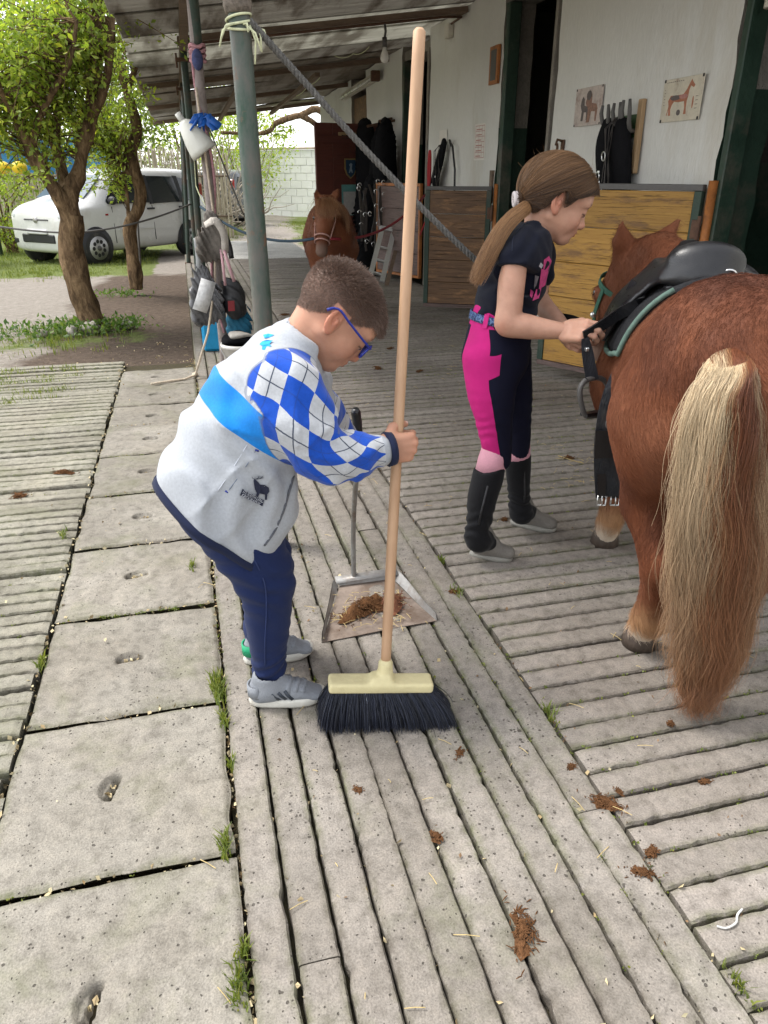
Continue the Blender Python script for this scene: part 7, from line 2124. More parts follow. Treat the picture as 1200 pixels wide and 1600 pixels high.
# shoes
def outline(L, wd, n=26):
    out = []
    for a in np.linspace(0, 2 * math.pi, n, endpoint=False):
        x = (1 - math.cos(a)) / 2; y = math.sin(a)
        ww = wd * (.80 + .28 * x - .10 * math.sin(x * 5.5) * 1.0)
        out.append((x * L, np.sign(y) * abs(y) ** .75 * ww))
    return out
M_SHOE = pbr('grey_shoe_mesh', (.235, .25, .275), .75, var=.15, vscale=20, fine=300, bmp=.0006); M_SOLE = pbr('off_white_sole', (.62, .60, .54), .6, var=.12, vscale=18, dirt=(.35, .31, .25), dirt_amt=.0)
M_SHOED = pbr('dark_grey_stripe', (.045, .055, .07), .6, var=.1); M_GREENH = pbr('green_heel', (.015, .30, .14), .5, var=.1)
def sneaker(parent, M, L, heel_mat, stripes):
    w_ = L * .175
    me_ = MB(); o = outline(L, w_); 
    rings = [[(L * .5 + (x - L * .5) * f, y * f, z + (.010 * (x / L) ** 6)) for x, y in o] for z, f in ((0.001, .94), (.007, 1.0), (.018, 1.01), (.026, .96))]
    n = len(o)
    me_.v = [tuple(app(M, np.array(q)[None])[0]) for r_ in rings for q in r_]
    for i in range(3):
        for j in range(n): me_.f.append((i * n + j, i * n + (j + 1) % n, (i + 1) * n + (j + 1) % n, (i + 1) * n + j)); me_.mi.append(0)
    me_.f += [tuple(range(n))[::-1], tuple(range(3 * n, 4 * n))]; me_.mi += [0, 0]
    sh = empty('shoe'); sh.parent = parent; sh.matrix_parent_inverse = wmat(parent).inverted(); sh.location = M[:3, 3]
    me_.build('sole', M_SOLE, sh, True, world=True)
    Fs = Field((-.01, -.06, .015), (L + .01, .06, .125), .0032)
    Fs.add(loft([(.030, 0, .040, .036, w_ * .82), (.07, 0, .048, .040, w_ * .86), (L * .55, 0, .040, .032, w_ * .92), (L * .75, 0, .030, .022, w_ * 1.0), (L * .91, 0, .024, .016, w_ * .82)], (0, 1, 0), 14))
    Fs.add(rcone((.058, 0, .060), (.050, 0, .088), .036, .035), .02)
    Fs.cut(rcone((.055, 0, .090), (.050, 0, .13), .030, .032), .004)
    Fs.isect(lambda P: .020 - P[..., 2])
    Fs.disp(lambda P: .0012 * Gab(5, 14)(P))
    V_, Q_ = Fs.surface(1)
    up = link('upper', mesh_np('upper', app(M, V_), Q_), M_SHOE, sh, True, world=True)
    def surf(x, y0):
        """height of the upper above (x, y)"""
        i = int(round((x - Fs.lo[0]) / Fs.h)); j = int(round((y0 - Fs.lo[1]) / Fs.h))
        col = np.where(Fs.D[i, j] < 0)[0]
        return Fs.lo[2] + Fs.h * col.max() if len(col) else .02
    def flank(x, z, s):
        i = int(round((x - Fs.lo[0]) / Fs.h)); k_ = int(round((z - Fs.lo[2]) / Fs.h))
        row = np.where(Fs.D[i, :, k_] < 0)[0]
        return (Fs.lo[1] + Fs.h * (row.max() if s > 0 else row.min())) if len(row) else s * .02
    for xs in (L * .50, L * .60, L * .69):
        pts = []
        for a in np.linspace(-1, 1, 13):
            y = a * w_ * .86; z = surf(xs + .012 * (1 - abs(a)), y); pts.append(app(M, np.array((xs + .010 * (1 - abs(a)), y, z + .0015))[None])[0])
        m = MB(); m.ribbon(pts, L * .068, .004, side=tuple(M[:3, 0])); m.build('strap', M_SHOE, up, True, world=True)
    for s in (1, -1):
        for k_ in range(3):
            x0 = L * (.30 + .085 * k_)
            q = [(x0, .058), (x0 + .008, .044), (x0 + .020, .030)]
            m = MB(); m.ribbon([app(M, np.array((x, flank(x, z, s) + s * .0012, z))[None])[0] for x, z in q], .0085, .003, side=tuple(M[:3, 0])); m.build('stripe', stripes, up, True, world=True)
    m = MB(); pts = []
    for a in np.linspace(-1.5, 1.5, 9): pts.append(app(M, np.array((.030 - .030 * math.cos(a) * 1.02, math.sin(a) * w_ * .80, .052))[None])[0])
    m.ribbon(pts, .034, .004, side=(0, 0, 1)); m.build('heel_patch', heel_mat, up, True, world=True)
    return sh
hR, tR = at_z(392, 1088), at_z(510, 1092)
sneaker(boy, frame_of(np.array((.040, 1.618, .001)), (.985, -.12, 0), (0, 1, 0)), .205, M_SHOE, M_SHOED)
sneaker(boy, frame_of(np.array((.040, 1.805, .001)), (1.0, .02, 0), (0, 1, 0)), .205, M_GREENH, M_SHOED)
m = MB(); m.tube([at_y(418, 1040, 1.636), at_y(420, 1062, 1.632)], .033, 14); m.build('sock', M_NAVYRIB, boy, True, world=True)
m = MB(); m.tube([at_y(409, 1000, 1.815), at_y(408, 1030, 1.812)], .033, 14); m.build('sock', M_NAVYRIB, boy, True, world=True)

# ---------------------------------------------------------------- broom and the hands on it
bq0, bq1 = at_y(596, 1048, 1.487), at_y(648, 46, 1.69)
hdir = (bq1 - bq0) / np.linalg.norm(bq1 - bq0)
hp_ = bq0 + hdir * ((at_y(611, 700, 1.57)[2] - bq0[2]) / hdir[2])
wristR = np.array(armR[-1][:3])
HRM = frame_of(wristR + np.array((.012, 0, 0)), np.array((1.0, .06, .03)), hdir)
fist = [(1.15, 1.35, .85), (1.2, 1.35, .85), (1.2, 1.35, .8), (1.2, 1.3, .8)]
hR_o = hand(boy, HRM, fist, (0, 0, 0, 0), [(.018, .026, -.010), (.034, .046, -.024), (.056, .050, -.036), (.072, .046, -.046)], SKB)
hl2 = app(HRM, np.array([[.052, 0, -.034]]))[0]
# shift the broom so that its handle runs through the closed fist
sh_ = (hl2 - hp_); sh_ -= hdir * (sh_ @ hdir)
bq0h, bq1h = bq0 + sh_ * .6, bq1 + sh_ * .6
broom = thing('broom', 'broom with a long pale wooden handle, cream head and black bristles', 'broom', tuple(bq0))
def wood_mat():
    m, nt, b = nodes_of('beech_handle')
    n = tex_noise(nt, pos(nt, (30, 30, 1.6)), 1.6, 6, .6); n2 = tex_noise(nt, pos(nt, (1, 1, 1)), 3, 4)
    c = ramp(nt, n, [(.3, (.38, .225, .125)), (.7, (.52, .335, .20))]); c = mixn(nt, mth(nt, 'MULTIPLY', n2, .35), c, (.46, .27, .17))
    sx = nt.nodes.new('ShaderNodeSeparateXYZ'); nt.links.new(pos(nt), sx.inputs[0])
    w_ = ramp(nt, mth(nt, 'ADD', sx.outputs[2], mth(nt, 'MULTIPLY', n2, .04)), [(.148, (1, 1, 1)), (.166, (0, 0, 0))])
    c = mixn(nt, w_, c, (.13, .05, .03))
    nt.links.new(c, b.inputs['Base Color']); b.inputs['Roughness'].default_value = .55; bump(nt, b, n, .0012, .6)
    return m
m = MB(); nn_ = 30
m.tube([bq0h + (bq1h - bq0h) * s for s in np.linspace(0, 1, nn_)] + [bq1h + hdir * .006], [.0128 + .0009 * math.sin(9 * s) * .3 for s in np.linspace(0, 1, nn_)] + [.008], 16)
m.build('handle', wood_mat(), broom, True, world=True)
M_CREAM = pbr('cream_plastic_head', (.60, .53, .30), .55, var=.08, vscale=14, fine=60, dirt=(.42, .36, .22), dirt_amt=-.08)
hc = at_y(594, 1066, 1.490); xl, xr_ = at_y(513, 1067, 1.505), at_y(675, 1066, 1.472)
xa = (xr_ - xl) / np.linalg.norm(xr_ - xl); BM = frame_of((xl + xr_) / 2, xa, np.cross((0, 0, 1), xa))
Lh = np.linalg.norm(xr_ - xl)
F3 = Field((-Lh / 2 - .01, -.04, -.03), (Lh / 2 + .01, .04, .07), .0032)
F3.add(rbox((0, 0, -.002), (Lh / 2, .028, .0145), .008))
F3.add(rbox((.0, 0, .012), (.026, .018, .014), .006), .018)
sock = inv_app(BM, bq0h); sd2 = np.linalg.inv(BM)[:3, :3] @ hdir
F3.add(rcone(tuple(sock - sd2 * .02), tuple(sock + sd2 * .014), .021, .0185), .010)
sdf_obj('head', F3, broom, M_CREAM, None, 1, lambda V_: app(BM, V_))
m = MB(); m.tube([bq0h + hdir * .010, bq0h + hdir * .019], .0185, 16); m.build('collar', M_CREAM, broom, True, world=True)
g = np.random.default_rng(51)
bl, brr = at_z(500, 1122), at_z(703, 1117)
NB = 5200; k = 7
fu, fv = g.uniform(-1, 1, NB), g.uniform(-1, 1, NB)
rt = app(BM, np.stack([fu * Lh * .485, fv * .024, np.full(NB, -.014)], 1))
tgt = (bl + brr) / 2 + (brr - bl) * .5 * (fu[:, None] * 1.0) + np.array((.12, 1, 0)) * (fv * .050 - .012)[:, None] + g.normal(size=(NB, 3)) * np.array((.007, .007, 0)); tgt[:, 2] = g.uniform(.001, .012, NB)
tq = np.linspace(0, 1, k)
S = rt[:, None] * (1 - tq)[:, None] + tgt[:, None] * tq[:, None]
S += (tgt - rt)[:, None] * np.array((1, 1, 0)) * (.18 * np.sin(tq * math.pi))[:, None]
C = np.array((.008, .010, .018)) * g.uniform(.5, 2.4, (NB, 1)); C[g.random(NB) < .012] = (.30, .32, .36)
bc = MB(); qs = []
for zf, f in ((0, .97), (.5, .99), (1, .93)):
    for (u_, v_) in ((-1, -1), (1, -1), (1, 1), (-1, 1)):
        a = app(BM, np.array([[u_ * Lh * .48 * f, v_ * .020, -.013]]))[0]; b_ = (bl + brr) / 2 + (brr - bl) * .5 * u_ * .93 + np.array((.12, 1, 0)) * (v_ * .036 - .012); b_[2] = .012
        qs.append(a * (1 - zf) + b_ * zf)
bc.add(qs, [(0, 1, 2, 3)] + [(4 * i + j, 4 * i + 4 + j, 4 * i + 4 + (j + 1) % 4, 4 * i + (j + 1) % 4) for i in (0, 1) for j in range(4)] + [(11, 10, 9, 8)])
bo = bc.build('bristle_core', pbr('black_bristle_core', (.006, .007, .010), .8), broom, world=True)
M_BRI = hair_mat('bristles', .45, .4)
hpart('bristles', S, C, M_BRI, bo, .00085, .0006)

# ---------------------------------------------------------------- dustpan with the sweepings, held by the boy's left hand
pan = thing('dustpan', 'long handled grey metal dustpan full of brown sweepings beside the boy', 'dustpan', tuple(at_z(590, 960)))
p_bl, p_br, p_tl, p_tr = at_z(503, 1004, .004), at_z(682, 970, .004), at_z(531, 915, .006), at_z(612, 905, .006)
t_l, t_r = at_y(524, 906, p_tl[1] + .01), at_y(620, 892, p_tr[1] + .01)
M_PAN = pbr('scuffed_sheet_steel', (.33, .32, .305), .5, .35, var=.22, vscale=9, fine=60, dirt=(.17, .12, .085), dirt_amt=.08, bmp=.0008)
M_PANF = pbr('dirty_pan_floor', (.25, .20, .165), .65, .15, var=.3, vscale=8, dirt=(.11, .07, .045), dirt_amt=.25)
def sheetq(name, P00, P10, P11, P01, mat, n=10, th=.0025, wob=.002, seed=1):
    gg = Gab(seed, 4)
    u_, v_ = np.meshgrid(np.linspace(0, 1, n), np.linspace(0, 1, n), indexing='ij')
    A_ = (P00 * (1 - u_[..., None]) + P10 * u_[..., None]) * (1 - v_[..., None]) + (P01 * (1 - u_[..., None]) + P11 * u_[..., None]) * v_[..., None]
    nrm = np.cross(P10 - P00, P01 - P00); nrm /= np.linalg.norm(nrm)
    A_ = A_ + nrm * (wob * gg(A_))[..., None]
    m = MB(); m.grid(A_, flip=True); m.grid(A_ - nrm * th)
    return m.build(name, mat, pan, True, world=True)
mid_l, mid_r = p_bl * .5 + p_tl * .5, p_br * .5 + p_tr * .5
sheetq('floor', p_bl, p_br, p_tr, p_tl, M_PANF, seed=2)
sheetq('back', p_tl, p_tr, t_r, t_l, M_PAN, seed=3)
fl, fr_ = at_y(512, 985, p_bl[1] + .01), at_y(676, 962, p_br[1] + .005)
sheetq('side', p_bl, p_tl, t_l, p_bl + np.array((.004, .008, .030)), M_PAN, seed=4)
sheetq('side', p_br, p_br + np.array((.0, .01, .022)), t_r, p_tr, M_PAN, seed=5)
m = MB(); m.ribbon([t_l + np.array((0, -.004, .0)), (t_l + t_r) / 2 + np.array((0, -.004, .002)), t_r + np.array((0, -.004, 0))], .030, .003, side=(0, .9, .45)); m.build('back_fold', M_PAN, pan, True, world=True)
tm = t_l * .70 + t_r * .30
rod = catmull([tm + np.array((0, .004, -.05)), tm + np.array((.0, .004, .02)), at_y(552, 830, 2.18), at_y(555, 765, 2.12), at_y(561, 730, 2.085), at_y(561, 700, 2.06), at_y(559, 676, 2.04)], 26)
m = MB(); m.tube(rod, .0085, 10); m.build('rod', M_STEEL, pan, True, world=True)
m = MB(); m.tube(catmull([at_y(560, 684, 2.045), at_y(558, 660, 2.025), at_y(555, 639, 2.01)], 10), [.013, .0145, .0145, .014, .0145, .0145, .014, .0145, .0145, .010], 12); m.build('grip', M_BLACK, pan, True, world=True)
M_DUNG = pbr('brown_dung_fibre', (.125, .060, .027), .95, var=.6, vscale=60, fine=200, bmp=.002, spec=.1)
def heap(name, c, r, hgt, n, seed, parent=None, mat=M_DUNG, flat=1.0):
    g = np.random.default_rng(seed); m = MB()
    gg = Gab(seed, 1.2 / r); nn_ = 20; ang = g.uniform(0, 6.28); ph = g.uniform(0, 6.28, 4); ca, sa = math.cos(ang), math.sin(ang)
    def sh(x, y): return np.array((x * 1.25 * ca - y * .75 * sa, x * 1.25 * sa + y * .75 * ca))
    P_ = np.zeros((7, nn_ + 1, 3))
    for i in range(7):
        for j in range(nn_ + 1):
            a = 2 * math.pi * (j % nn_) / nn_; rr = r * i / 6 * (.85 + .25 * math.sin(2 * a + ph[0]) + .18 * math.sin(3 * a + ph[1]) + .15 * math.sin(7 * a + ph[2]))
            P_[i, j, :2] = sh(rr * math.cos(a), rr * math.sin(a))
            P_[i, j, 2] = hgt * (1 - (i / 6) ** 1.4) * (.7 + .5 * float(gg(P_[i, j]))) - .001
    m.grid(P_, flip=True)
    for i in range(n):
        a, q = g.uniform(0, 6.28), abs(g.normal()) * .55
        q = q * r * (1 + .25 * math.sin(2 * a + ph[0])); xy = sh(q * math.cos(a), q * math.sin(a))
        p = np.array((xy[0], xy[1], max(.002, hgt * .8 * (1 - min(q / r, 1) ** 1.4)) + g.uniform(0, .002)))
        d = g.normal(size=3) * np.array((1, 1, .12)); d /= np.linalg.norm(d); L = g.uniform(.15, .5) * min(r, .035)
        m.tube([p - d * L * .5, p + np.array((0, 0, .0012)), p + d * L * .5], [.0008, .0014, .0007], 4, cap=False)
    m.v = [tuple(np.array(q) + np.array(c)) for q in m.v]
    return m.build(name, mat, parent, True, 'stuff' if parent else None)
hc_ = at_z(572, 950, .012)
hp1 = heap('sweepings', hc_, .075, .030, 520, 3); tag(hp1, 'brown heap of dung and straw lying in the dustpan', 'sweepings')
hp2 = heap('sweepings', at_z(612, 943, .012), .055, .026, 360, 7, None, pbr('reddish_dung_fibre', (.17, .065, .032), .95, var=.5, vscale=60, fine=200, bmp=.002)); tag(hp2, 'reddish clump of horse hair and dung at the right of the dustpan', 'sweepings')
# left hand closed round the rod, mostly behind the right cuff
wl = np.array(armL[-1][:3]); rp = at_y(561, 706, 2.065)
HLM = frame_of(rp + np.array((-.045, -.030, 0)), np.array((1.0, .25, .0)), np.array((0, 0, 1.0)))
# a left hand mirrors the right: flip the local z so that the palm meets the rod from the near side
hand(boy, HLM, fist, (0, 0, 0, 0), [(.018, .026, -.010), (.034, .044, -.024), (.052, .046, -.034), (.066, .042, -.044)], SKB)
# ---------------------------------------------------------------- the girl
girl = thing('person', 'girl with a long ponytail, navy shirt and pink and navy breeches tending the pony', 'person', (1.05, 2.30, 0))
SKG = np.array((.50, .29, .205))
YG = 2.33
sG = 1.09
pg, yg = R(25), R(-13)
fx = np.array((math.cos(pg) * math.cos(yg), math.cos(pg) * math.sin(yg), -math.sin(pg)))
HG = frame_of(np.zeros(3), fx, np.array((-math.sin(yg), math.cos(yg), 0)), sG)
HG[:3, 3] = at_y(872, 316, YG - .076 * sG) - HG[:3, :3] @ np.array((-.010, -.076, -.006))
hlG = ([-.13, -.085, -.055, -.034, -.010, .012, .030, .050, .075, .100], [-.085, -.080, -.060, -.016, .022, .022, .026, .038, .056, .066])
hg, GV, GQ, hzG, earG = head(girl, HG, at_y(838, 374, YG), .043, SKG, hlG, .80, 2, True)
g = np.random.default_rng(91)
# hair swept back over the skull into a low tie
cE, rE = np.array((-.012, 0, .036)), np.array((.096, .073, .082)) + .007
tie = np.array((-.098, -.006, -.040))
Fh = Field((-.15, -.11, -.11), (.13, .11, .145), .0036)
Fh.add(ell(tuple(cE), tuple(rE))); Fh.add(ell((.045, 0, .050), (.055, .064, .046)), .03)
Fh.add(rcone((-.070, 0, -.020), tuple(tie), .050, .018), .05)
Fh.isect(lambda P: np.interp(P[..., 0], hlG[0], hlG[1]) - .002 - P[..., 2])
Fh.cut(ell((-.004, .082, .000), (.024, .022, .030)), .01); Fh.cut(ell((-.004, -.082, .000), (.024, .022, .030)), .01)
Fh.disp(lambda P: .0012 * Gab(9, 22, aniso=(.25, 1, 1))(P))
CH0, CH1, CH2 = np.array((.050, .025, .013)), np.array((.17, .088, .042)), np.array((.40, .225, .105))
V, Q = Fh.surface(1)
me = mesh_np('hair', app(HG, V), Q); set_col(me, np.repeat((CH0 * .9)[None], len(V), 0))
hairG = link('hair', me, M_SKINCOAT, girl, True, world=True)
P, N = scatter(V, Q, 17000, lambda C, N: (np.linalg.norm(C - cE, axis=1) > .05).astype(float) * ((N * (C - cE)).sum(1) > 0), g)
q0 = (P - cE) / rE; q0 /= np.linalg.norm(q0, axis=1)[:, None]
q1 = (tie - cE) / rE; q1n = q1 / np.linalg.norm(q1)
k = 12; tq = np.linspace(0, 1, k)
s0 = np.linalg.norm((P - cE) / rE, axis=1)
# part in the middle: strands first drop sideways, then run back
qm = q0 * .5 + q1n * .5 + np.stack([0 * q0[:, 0], np.sign(q0[:, 1]) * .35, 0 * q0[:, 0] - .05], 1); qm /= np.linalg.norm(qm, axis=1)[:, None]
Qs = ((1 - tq) ** 2)[None, :, None] * q0[:, None] + (2 * tq * (1 - tq))[None, :, None] * qm[:, None] + (tq ** 2)[None, :, None] * q1n
Qs /= np.linalg.norm(Qs, axis=2)[..., None]
rad = (s0[:, None] * (1 - tq) + np.linalg.norm(q1) * tq) * (1 + .012 + .018 * np.sin(tq * math.pi) * g.random((len(P), 1)))
S = cE + Qs * rad[..., None] * rE + g.normal(size=(len(P), 1, 3)) * .0015
back = smoothstep(.06, -.08, P[:, 0])
C = mixc(CH0, CH1, g.random(len(P)) ** 1.4); C *= .78; lock = Gab(19, 9, aniso=(.15, 1, 1))(P); C = mixc(C, CH2, np.clip(back * .5 + .25 * lock, 0, .75) * g.random(len(P))); C *= (1 + .22 * lock)[:, None]
zm = .034 * np.exp(-((S[..., 0] + .008) / .034) ** 4) - .2 * (1 - np.exp(-((S[..., 0] + .008) / .034) ** 4))
S[..., 2] = np.where(np.abs(S[..., 1]) > .045, np.maximum(S[..., 2], zm), S[..., 2])
S[..., 2] = np.where(S[..., 0] > .015, np.maximum(S[..., 2], np.interp(S[..., 0], hlG[0], hlG[1]) - .003), S[..., 2])
hpart('strands', app(HG, S.reshape(-1, 3)).reshape(S.shape), C, M_HAIR, hairG, .00042, .0003)
# stray hairs at the crown and temples
ns_ = 90; ii_ = g.integers(0, len(P), ns_)
Sx = P[ii_][:, None] + (N[ii_] * .5 + np.array((-.5, 0, .2)) + g.normal(size=(ns_, 3)) * .4)[:, None] * (g.uniform(.01, .03, (ns_, 1)) * np.linspace(0, 1, 6))[..., None]
hpart('flyaways', app(HG, Sx.reshape(-1, 3)).reshape(Sx.shape), mixc(CH1, CH2, g.random(ns_)), M_HAIR, hairG, .0003, .0001)
tieW = app(HG, tie[None])[0]
m = MB(); td = HG[:3, :3] @ np.array((-1.0, 0, -.55)); td /= np.linalg.norm(td)
e1_ = np.cross(td, (0, 0, 1)); e1_ /= np.linalg.norm(e1_); e2_ = np.cross(td, e1_)
for q in range(2): m.tube([tieW + td * (.010 + .008 * q) + (e1_ * math.cos(a) + e2_ * math.sin(a)) * .0185 for a in np.linspace(0, 6.283, 20)], .0065, 8, cap=False)
m.build('hair_tie', fabric('white_hair_tie', (.62, .56, .55), .9, 500), girl, True, world=True)
tail_p = [tieW + td * .004, at_y(824, 322, 2.305), at_y(804, 338, 2.275), at_y(783, 362, 2.255), at_y(768, 390, 2.245), at_y(755, 415, 2.24), at_y(744, 436, 2.24)]
tw_w = [.014, .017, .020, .021, .019, .014, .004]
Fp = Field((.75, 2.10, .88), (1.25, 2.45, 1.30), .0055)
Fp.add(loft([(*tail_p[i], tw_w[i] * .85, tw_w[i] * .65) for i in range(7)], (0, 1, 0), 16))
V2, Q2 = Fp.surface(1)
pt = link('ponytail', mesh_np('ponytail', V2, Q2), M_SKINCOAT, girl, True, world=True); set_col(pt.data, np.repeat((CH1 * .7)[None], len(V2), 0))
NP, KP = 7000, 16
pth = catmull(tail_p, KP); ww = np.interp(np.linspace(0, 1, KP), np.linspace(0, 1, 7), tw_w)
a = g.uniform(0, 6.28, NP); rr = np.sqrt(g.random(NP)) * .35 + .72
tl_ = np.gradient(pth, axis=0); tl_ /= np.linalg.norm(tl_, axis=1)[:, None]
s1 = np.cross(tl_, (0, 1, 0)); s1 /= np.linalg.norm(s1, axis=1)[:, None]; s2 = np.cross(tl_, s1)
cl_ = g.integers(0, 60, NP); phs = g.uniform(0, 6.28, 60)
off = s1[None] * (np.cos(a)[:, None] * rr[:, None] * ww[None] * .95 + .004 * np.sin(np.linspace(0, 9, KP)[None] + phs[cl_][:, None]))[..., None] + s2[None] * (np.sin(a)[:, None] * rr[:, None] * ww[None] * .72)[..., None]
S = pth[None] + off + g.normal(size=(NP, 1, 3)) * (.008 * np.linspace(0, 1, KP) ** 2)[None, :, None]
lenf = g.uniform(.8, 1.05, NP)
ti = np.clip(np.linspace(0, 1, KP)[None] * lenf[:, None], 0, 1) * (KP - 1); i0 = np.minimum(ti.astype(int), KP - 2); fu = (ti - i0)[..., None]
S = np.take_along_axis(S, i0[..., None].repeat(3, 2), 1) * (1 - fu) + np.take_along_axis(S, (i0 + 1)[..., None].repeat(3, 2), 1) * fu
C = mixc(CH1, CH2 * 1.05, g.random(NP)) * g.uniform(.75, 1.2, (NP, 1))
hpart('strands', S, C, M_HAIR, pt, .0005, .00025)

# arms (bare from the sleeve down) and hands
def nd(x, y, Y, r): return (*at_y(x, y, Y), r, r)
aR = [nd(805, 412, 2.225, .038), nd(800, 438, 2.215, .042), nd(797, 470, 2.20, .041), nd(797, 503, 2.185, .040), nd(822, 510, 2.165, .039), nd(850, 514, 2.14, .032), nd(880, 517, 2.11, .0245)]
aL = [nd(845, 408, 2.455, .040), nd(843, 434, 2.47, .040), nd(838, 462, 2.46, .040), nd(852, 482, 2.40, .034), nd(870, 500, 2.31, .028), nd(884, 520, 2.21, .023)]
Fa = Field((.90, 2.02, .74), (1.28, 2.56, 1.16), .0055)
Fa.add(loft(aR, (0, 1, 0), 26)); Fa.add(loft(aL, (0, 0, 1), 22))
Fa.add(ball(tuple(at_y(790, 507, 2.19)), .030), .03)
sdf_obj('arms', Fa, girl, M_SKIN, lambda V_: mixc(np.repeat(SKG[None], len(V_), 0), SKG * np.array((1.0, .82, .80)), np.exp(-(np.linalg.norm(V_ - at_y(782, 512, 2.17), axis=1) / .03) ** 2) * .6))
wR, wL = np.array(aR[-1][:3]), np.array(aL[-1][:3])
HGR = frame_of(wR, at_y(922, 516, 2.03) - wR, np.array((.15, .75, .62)), 1.08)
curlR = [(.62, .75, .5), (.72, .85, .5), (.80, .9, .55), (.85, .95, .6)]
hand(girl, HGR, curlR, (.06, .02, -.03, -.08), [(.015, .026, -.010), (.036, .040, -.022), (.060, .038, -.034), (.080, .030, -.042)], SKG, wr=.0225)
HGL = frame_of(wL, at_y(906, 540, 2.08) - wL, np.array((.1, -.55, .6)), 1.05)
hand(girl, HGL, curlR, (.05, .02, -.03, -.08), [(.015, .026, -.010), (.036, .042, -.020), (.060, .042, -.030), (.080, .034, -.036)], SKG, wr=.0215)
rc = app(HGR, np.array([[.078, -.010, -.006]]))[0]
m = MB(); m.tube([rc + HGR[:3, 1] * .010 * math.cos(a) + HGR[:3, 2] * .010 * math.sin(a) for a in np.linspace(0, 6.283, 16)], .0016, 6, cap=False)
m.build('ring', pbr('gold_ring', (.75, .50, .18), .25, .95, var=.05, bmp=0), girl, True, world=True)
m = MB(); m.tube([wL + np.array((0, .024 * math.cos(a), .024 * math.sin(a))) for a in np.linspace(0, 6.283, 18)], .004, 6, cap=False); m.build('bracelet', pbr('woven_bracelet', (.08, .07, .07), .8, var=.5, vscale=150), girl, True, world=True)

# shirt
Fs_ = Field((.84, 2.06, .78), (1.28, 2.60, 1.24), .0062)
Fs_.add(loft([nd2 for nd2 in ((*at_y(784, 506, YG), .098, .120), (*at_y(790, 478, YG), .100, .118), (*at_y(800, 440, YG), .106, .122), (*at_y(811, 404, YG), .102, .126), (*at_y(822, 380, YG), .072, .105), (*at_y(832, 360, YG), .046, .062))], (0, 1, 0), 16))
Fs_.add(loft([(*at_y(816, 388, 2.265), .044, .044), (*at_y(806, 404, 2.235), .052, .052), (*at_y(802, 426, 2.215), .053, .053)], (0, 1, 0), 10), .04)
Fs_.add(loft([(*at_y(836, 382, 2.41), .050, .050), (*at_y(844, 402, 2.45), .052, .052), (*at_y(844, 426, 2.465), .050, .050)], (0, 1, 0), 10), .04)
uR = at_y(802, 424, 2.215) - at_y(806, 395, 2.232); uR /= np.linalg.norm(uR)
eR = at_y(803, 418, 2.217)
wg = Gab(61, 6)
def sdisp(P):
    f = np.sin(P @ np.array((60., 10, 70)) + 2.5 * wg(P)); f2 = np.sin(P @ np.array((-25., 30, 60)) + 2.2 * wg(P * .6))
    w_ = np.exp(-(np.linalg.norm(P - at_y(765, 480, 2.25), axis=-1) / .12) ** 2)
    a_ = np.exp(-(np.linalg.norm(P - at_y(815, 430, 2.25), axis=-1) / .09) ** 2)
    return .0014 * wg(P) + .0046 * w_ * f + .0042 * a_ * f + .0036 * f2
Fs_.disp(sdisp)
Fs_.cut(rcone(tuple(at_y(838, 352, YG) + np.array((.012, 0, .01))), tuple(at_y(848, 330, YG)), .056, .066), .004)
cutR = (eR, uR)
Fs_.isect(lambda P: np.where((np.abs(P - eR) < .085).all(-1) & (P[..., 1] < 2.245), (P - eR) @ uR, -1))
NAVY, PINKP, WHT = np.array((.0048, .0062, .0145)), np.array((.46, .05, .17)), np.array((.35, .33, .35))
def shirt_col(V_):
    c = np.repeat(NAVY[None], len(V_), 0)
    return c
shirt, SV, SQ = sdf_obj('shirt', Fs_, girl, fabric('navy_shirt_cloth', NAVY, weave=900, var=.12), None)
for (pts, mt) in (([(850, 406), (858, 400), (862, 408), (856, 424), (848, 430)], 'p'), ([(836, 430), (842, 432), (838, 446), (834, 452)], 'w'), ([(846, 420), (857, 424), (852, 446), (842, 452)], 'p'), ([(838, 452), (846, 450), (842, 466), (832, 470)], 'p'), ([(829, 452), (834, 456), (831, 466), (828, 462)], 'p'), ([(845, 410), (849, 414), (846, 420), (842, 416)], 'w'), ([(850, 432), (854, 436), (849, 448), (846, 446)], 'w')):
    P_ = []
    for (x, y) in pts:
        q = near_surf(Fs_, x, y, .0020)
        if q is not None: P_.append((q, ray(x, y) / np.linalg.norm(ray(x, y))))
    if len(P_) >= 3:
        n = len(P_); m = MB(); m.add([q for q, _ in P_] + [q + d * .004 for q, d in P_], [tuple(range(n)), tuple(range(n, 2 * n))[::-1]] + [(i, n + i, n + (i + 1) % n, (i + 1) % n) for i in range(n)])
        m.build('chest_print', pbr('pink_print' if mt == 'p' else 'pale_print', PINKP if mt == 'p' else WHT, .8, var=.3, vscale=60), shirt, world=True)
sm = [near_surf(Fs_, x, y, .0005) for x, y in catmull([(800, 392), (802, 372), (814, 354), (828, 347)], 12)]; sm = [q for q in sm if q is not None]
if len(sm) > 3: m = MB(); m.tube(sm, .0013, 5); m.build('shoulder_seam', pbr('navy_thread', (.02, .025, .045), .8), shirt, True, world=True)

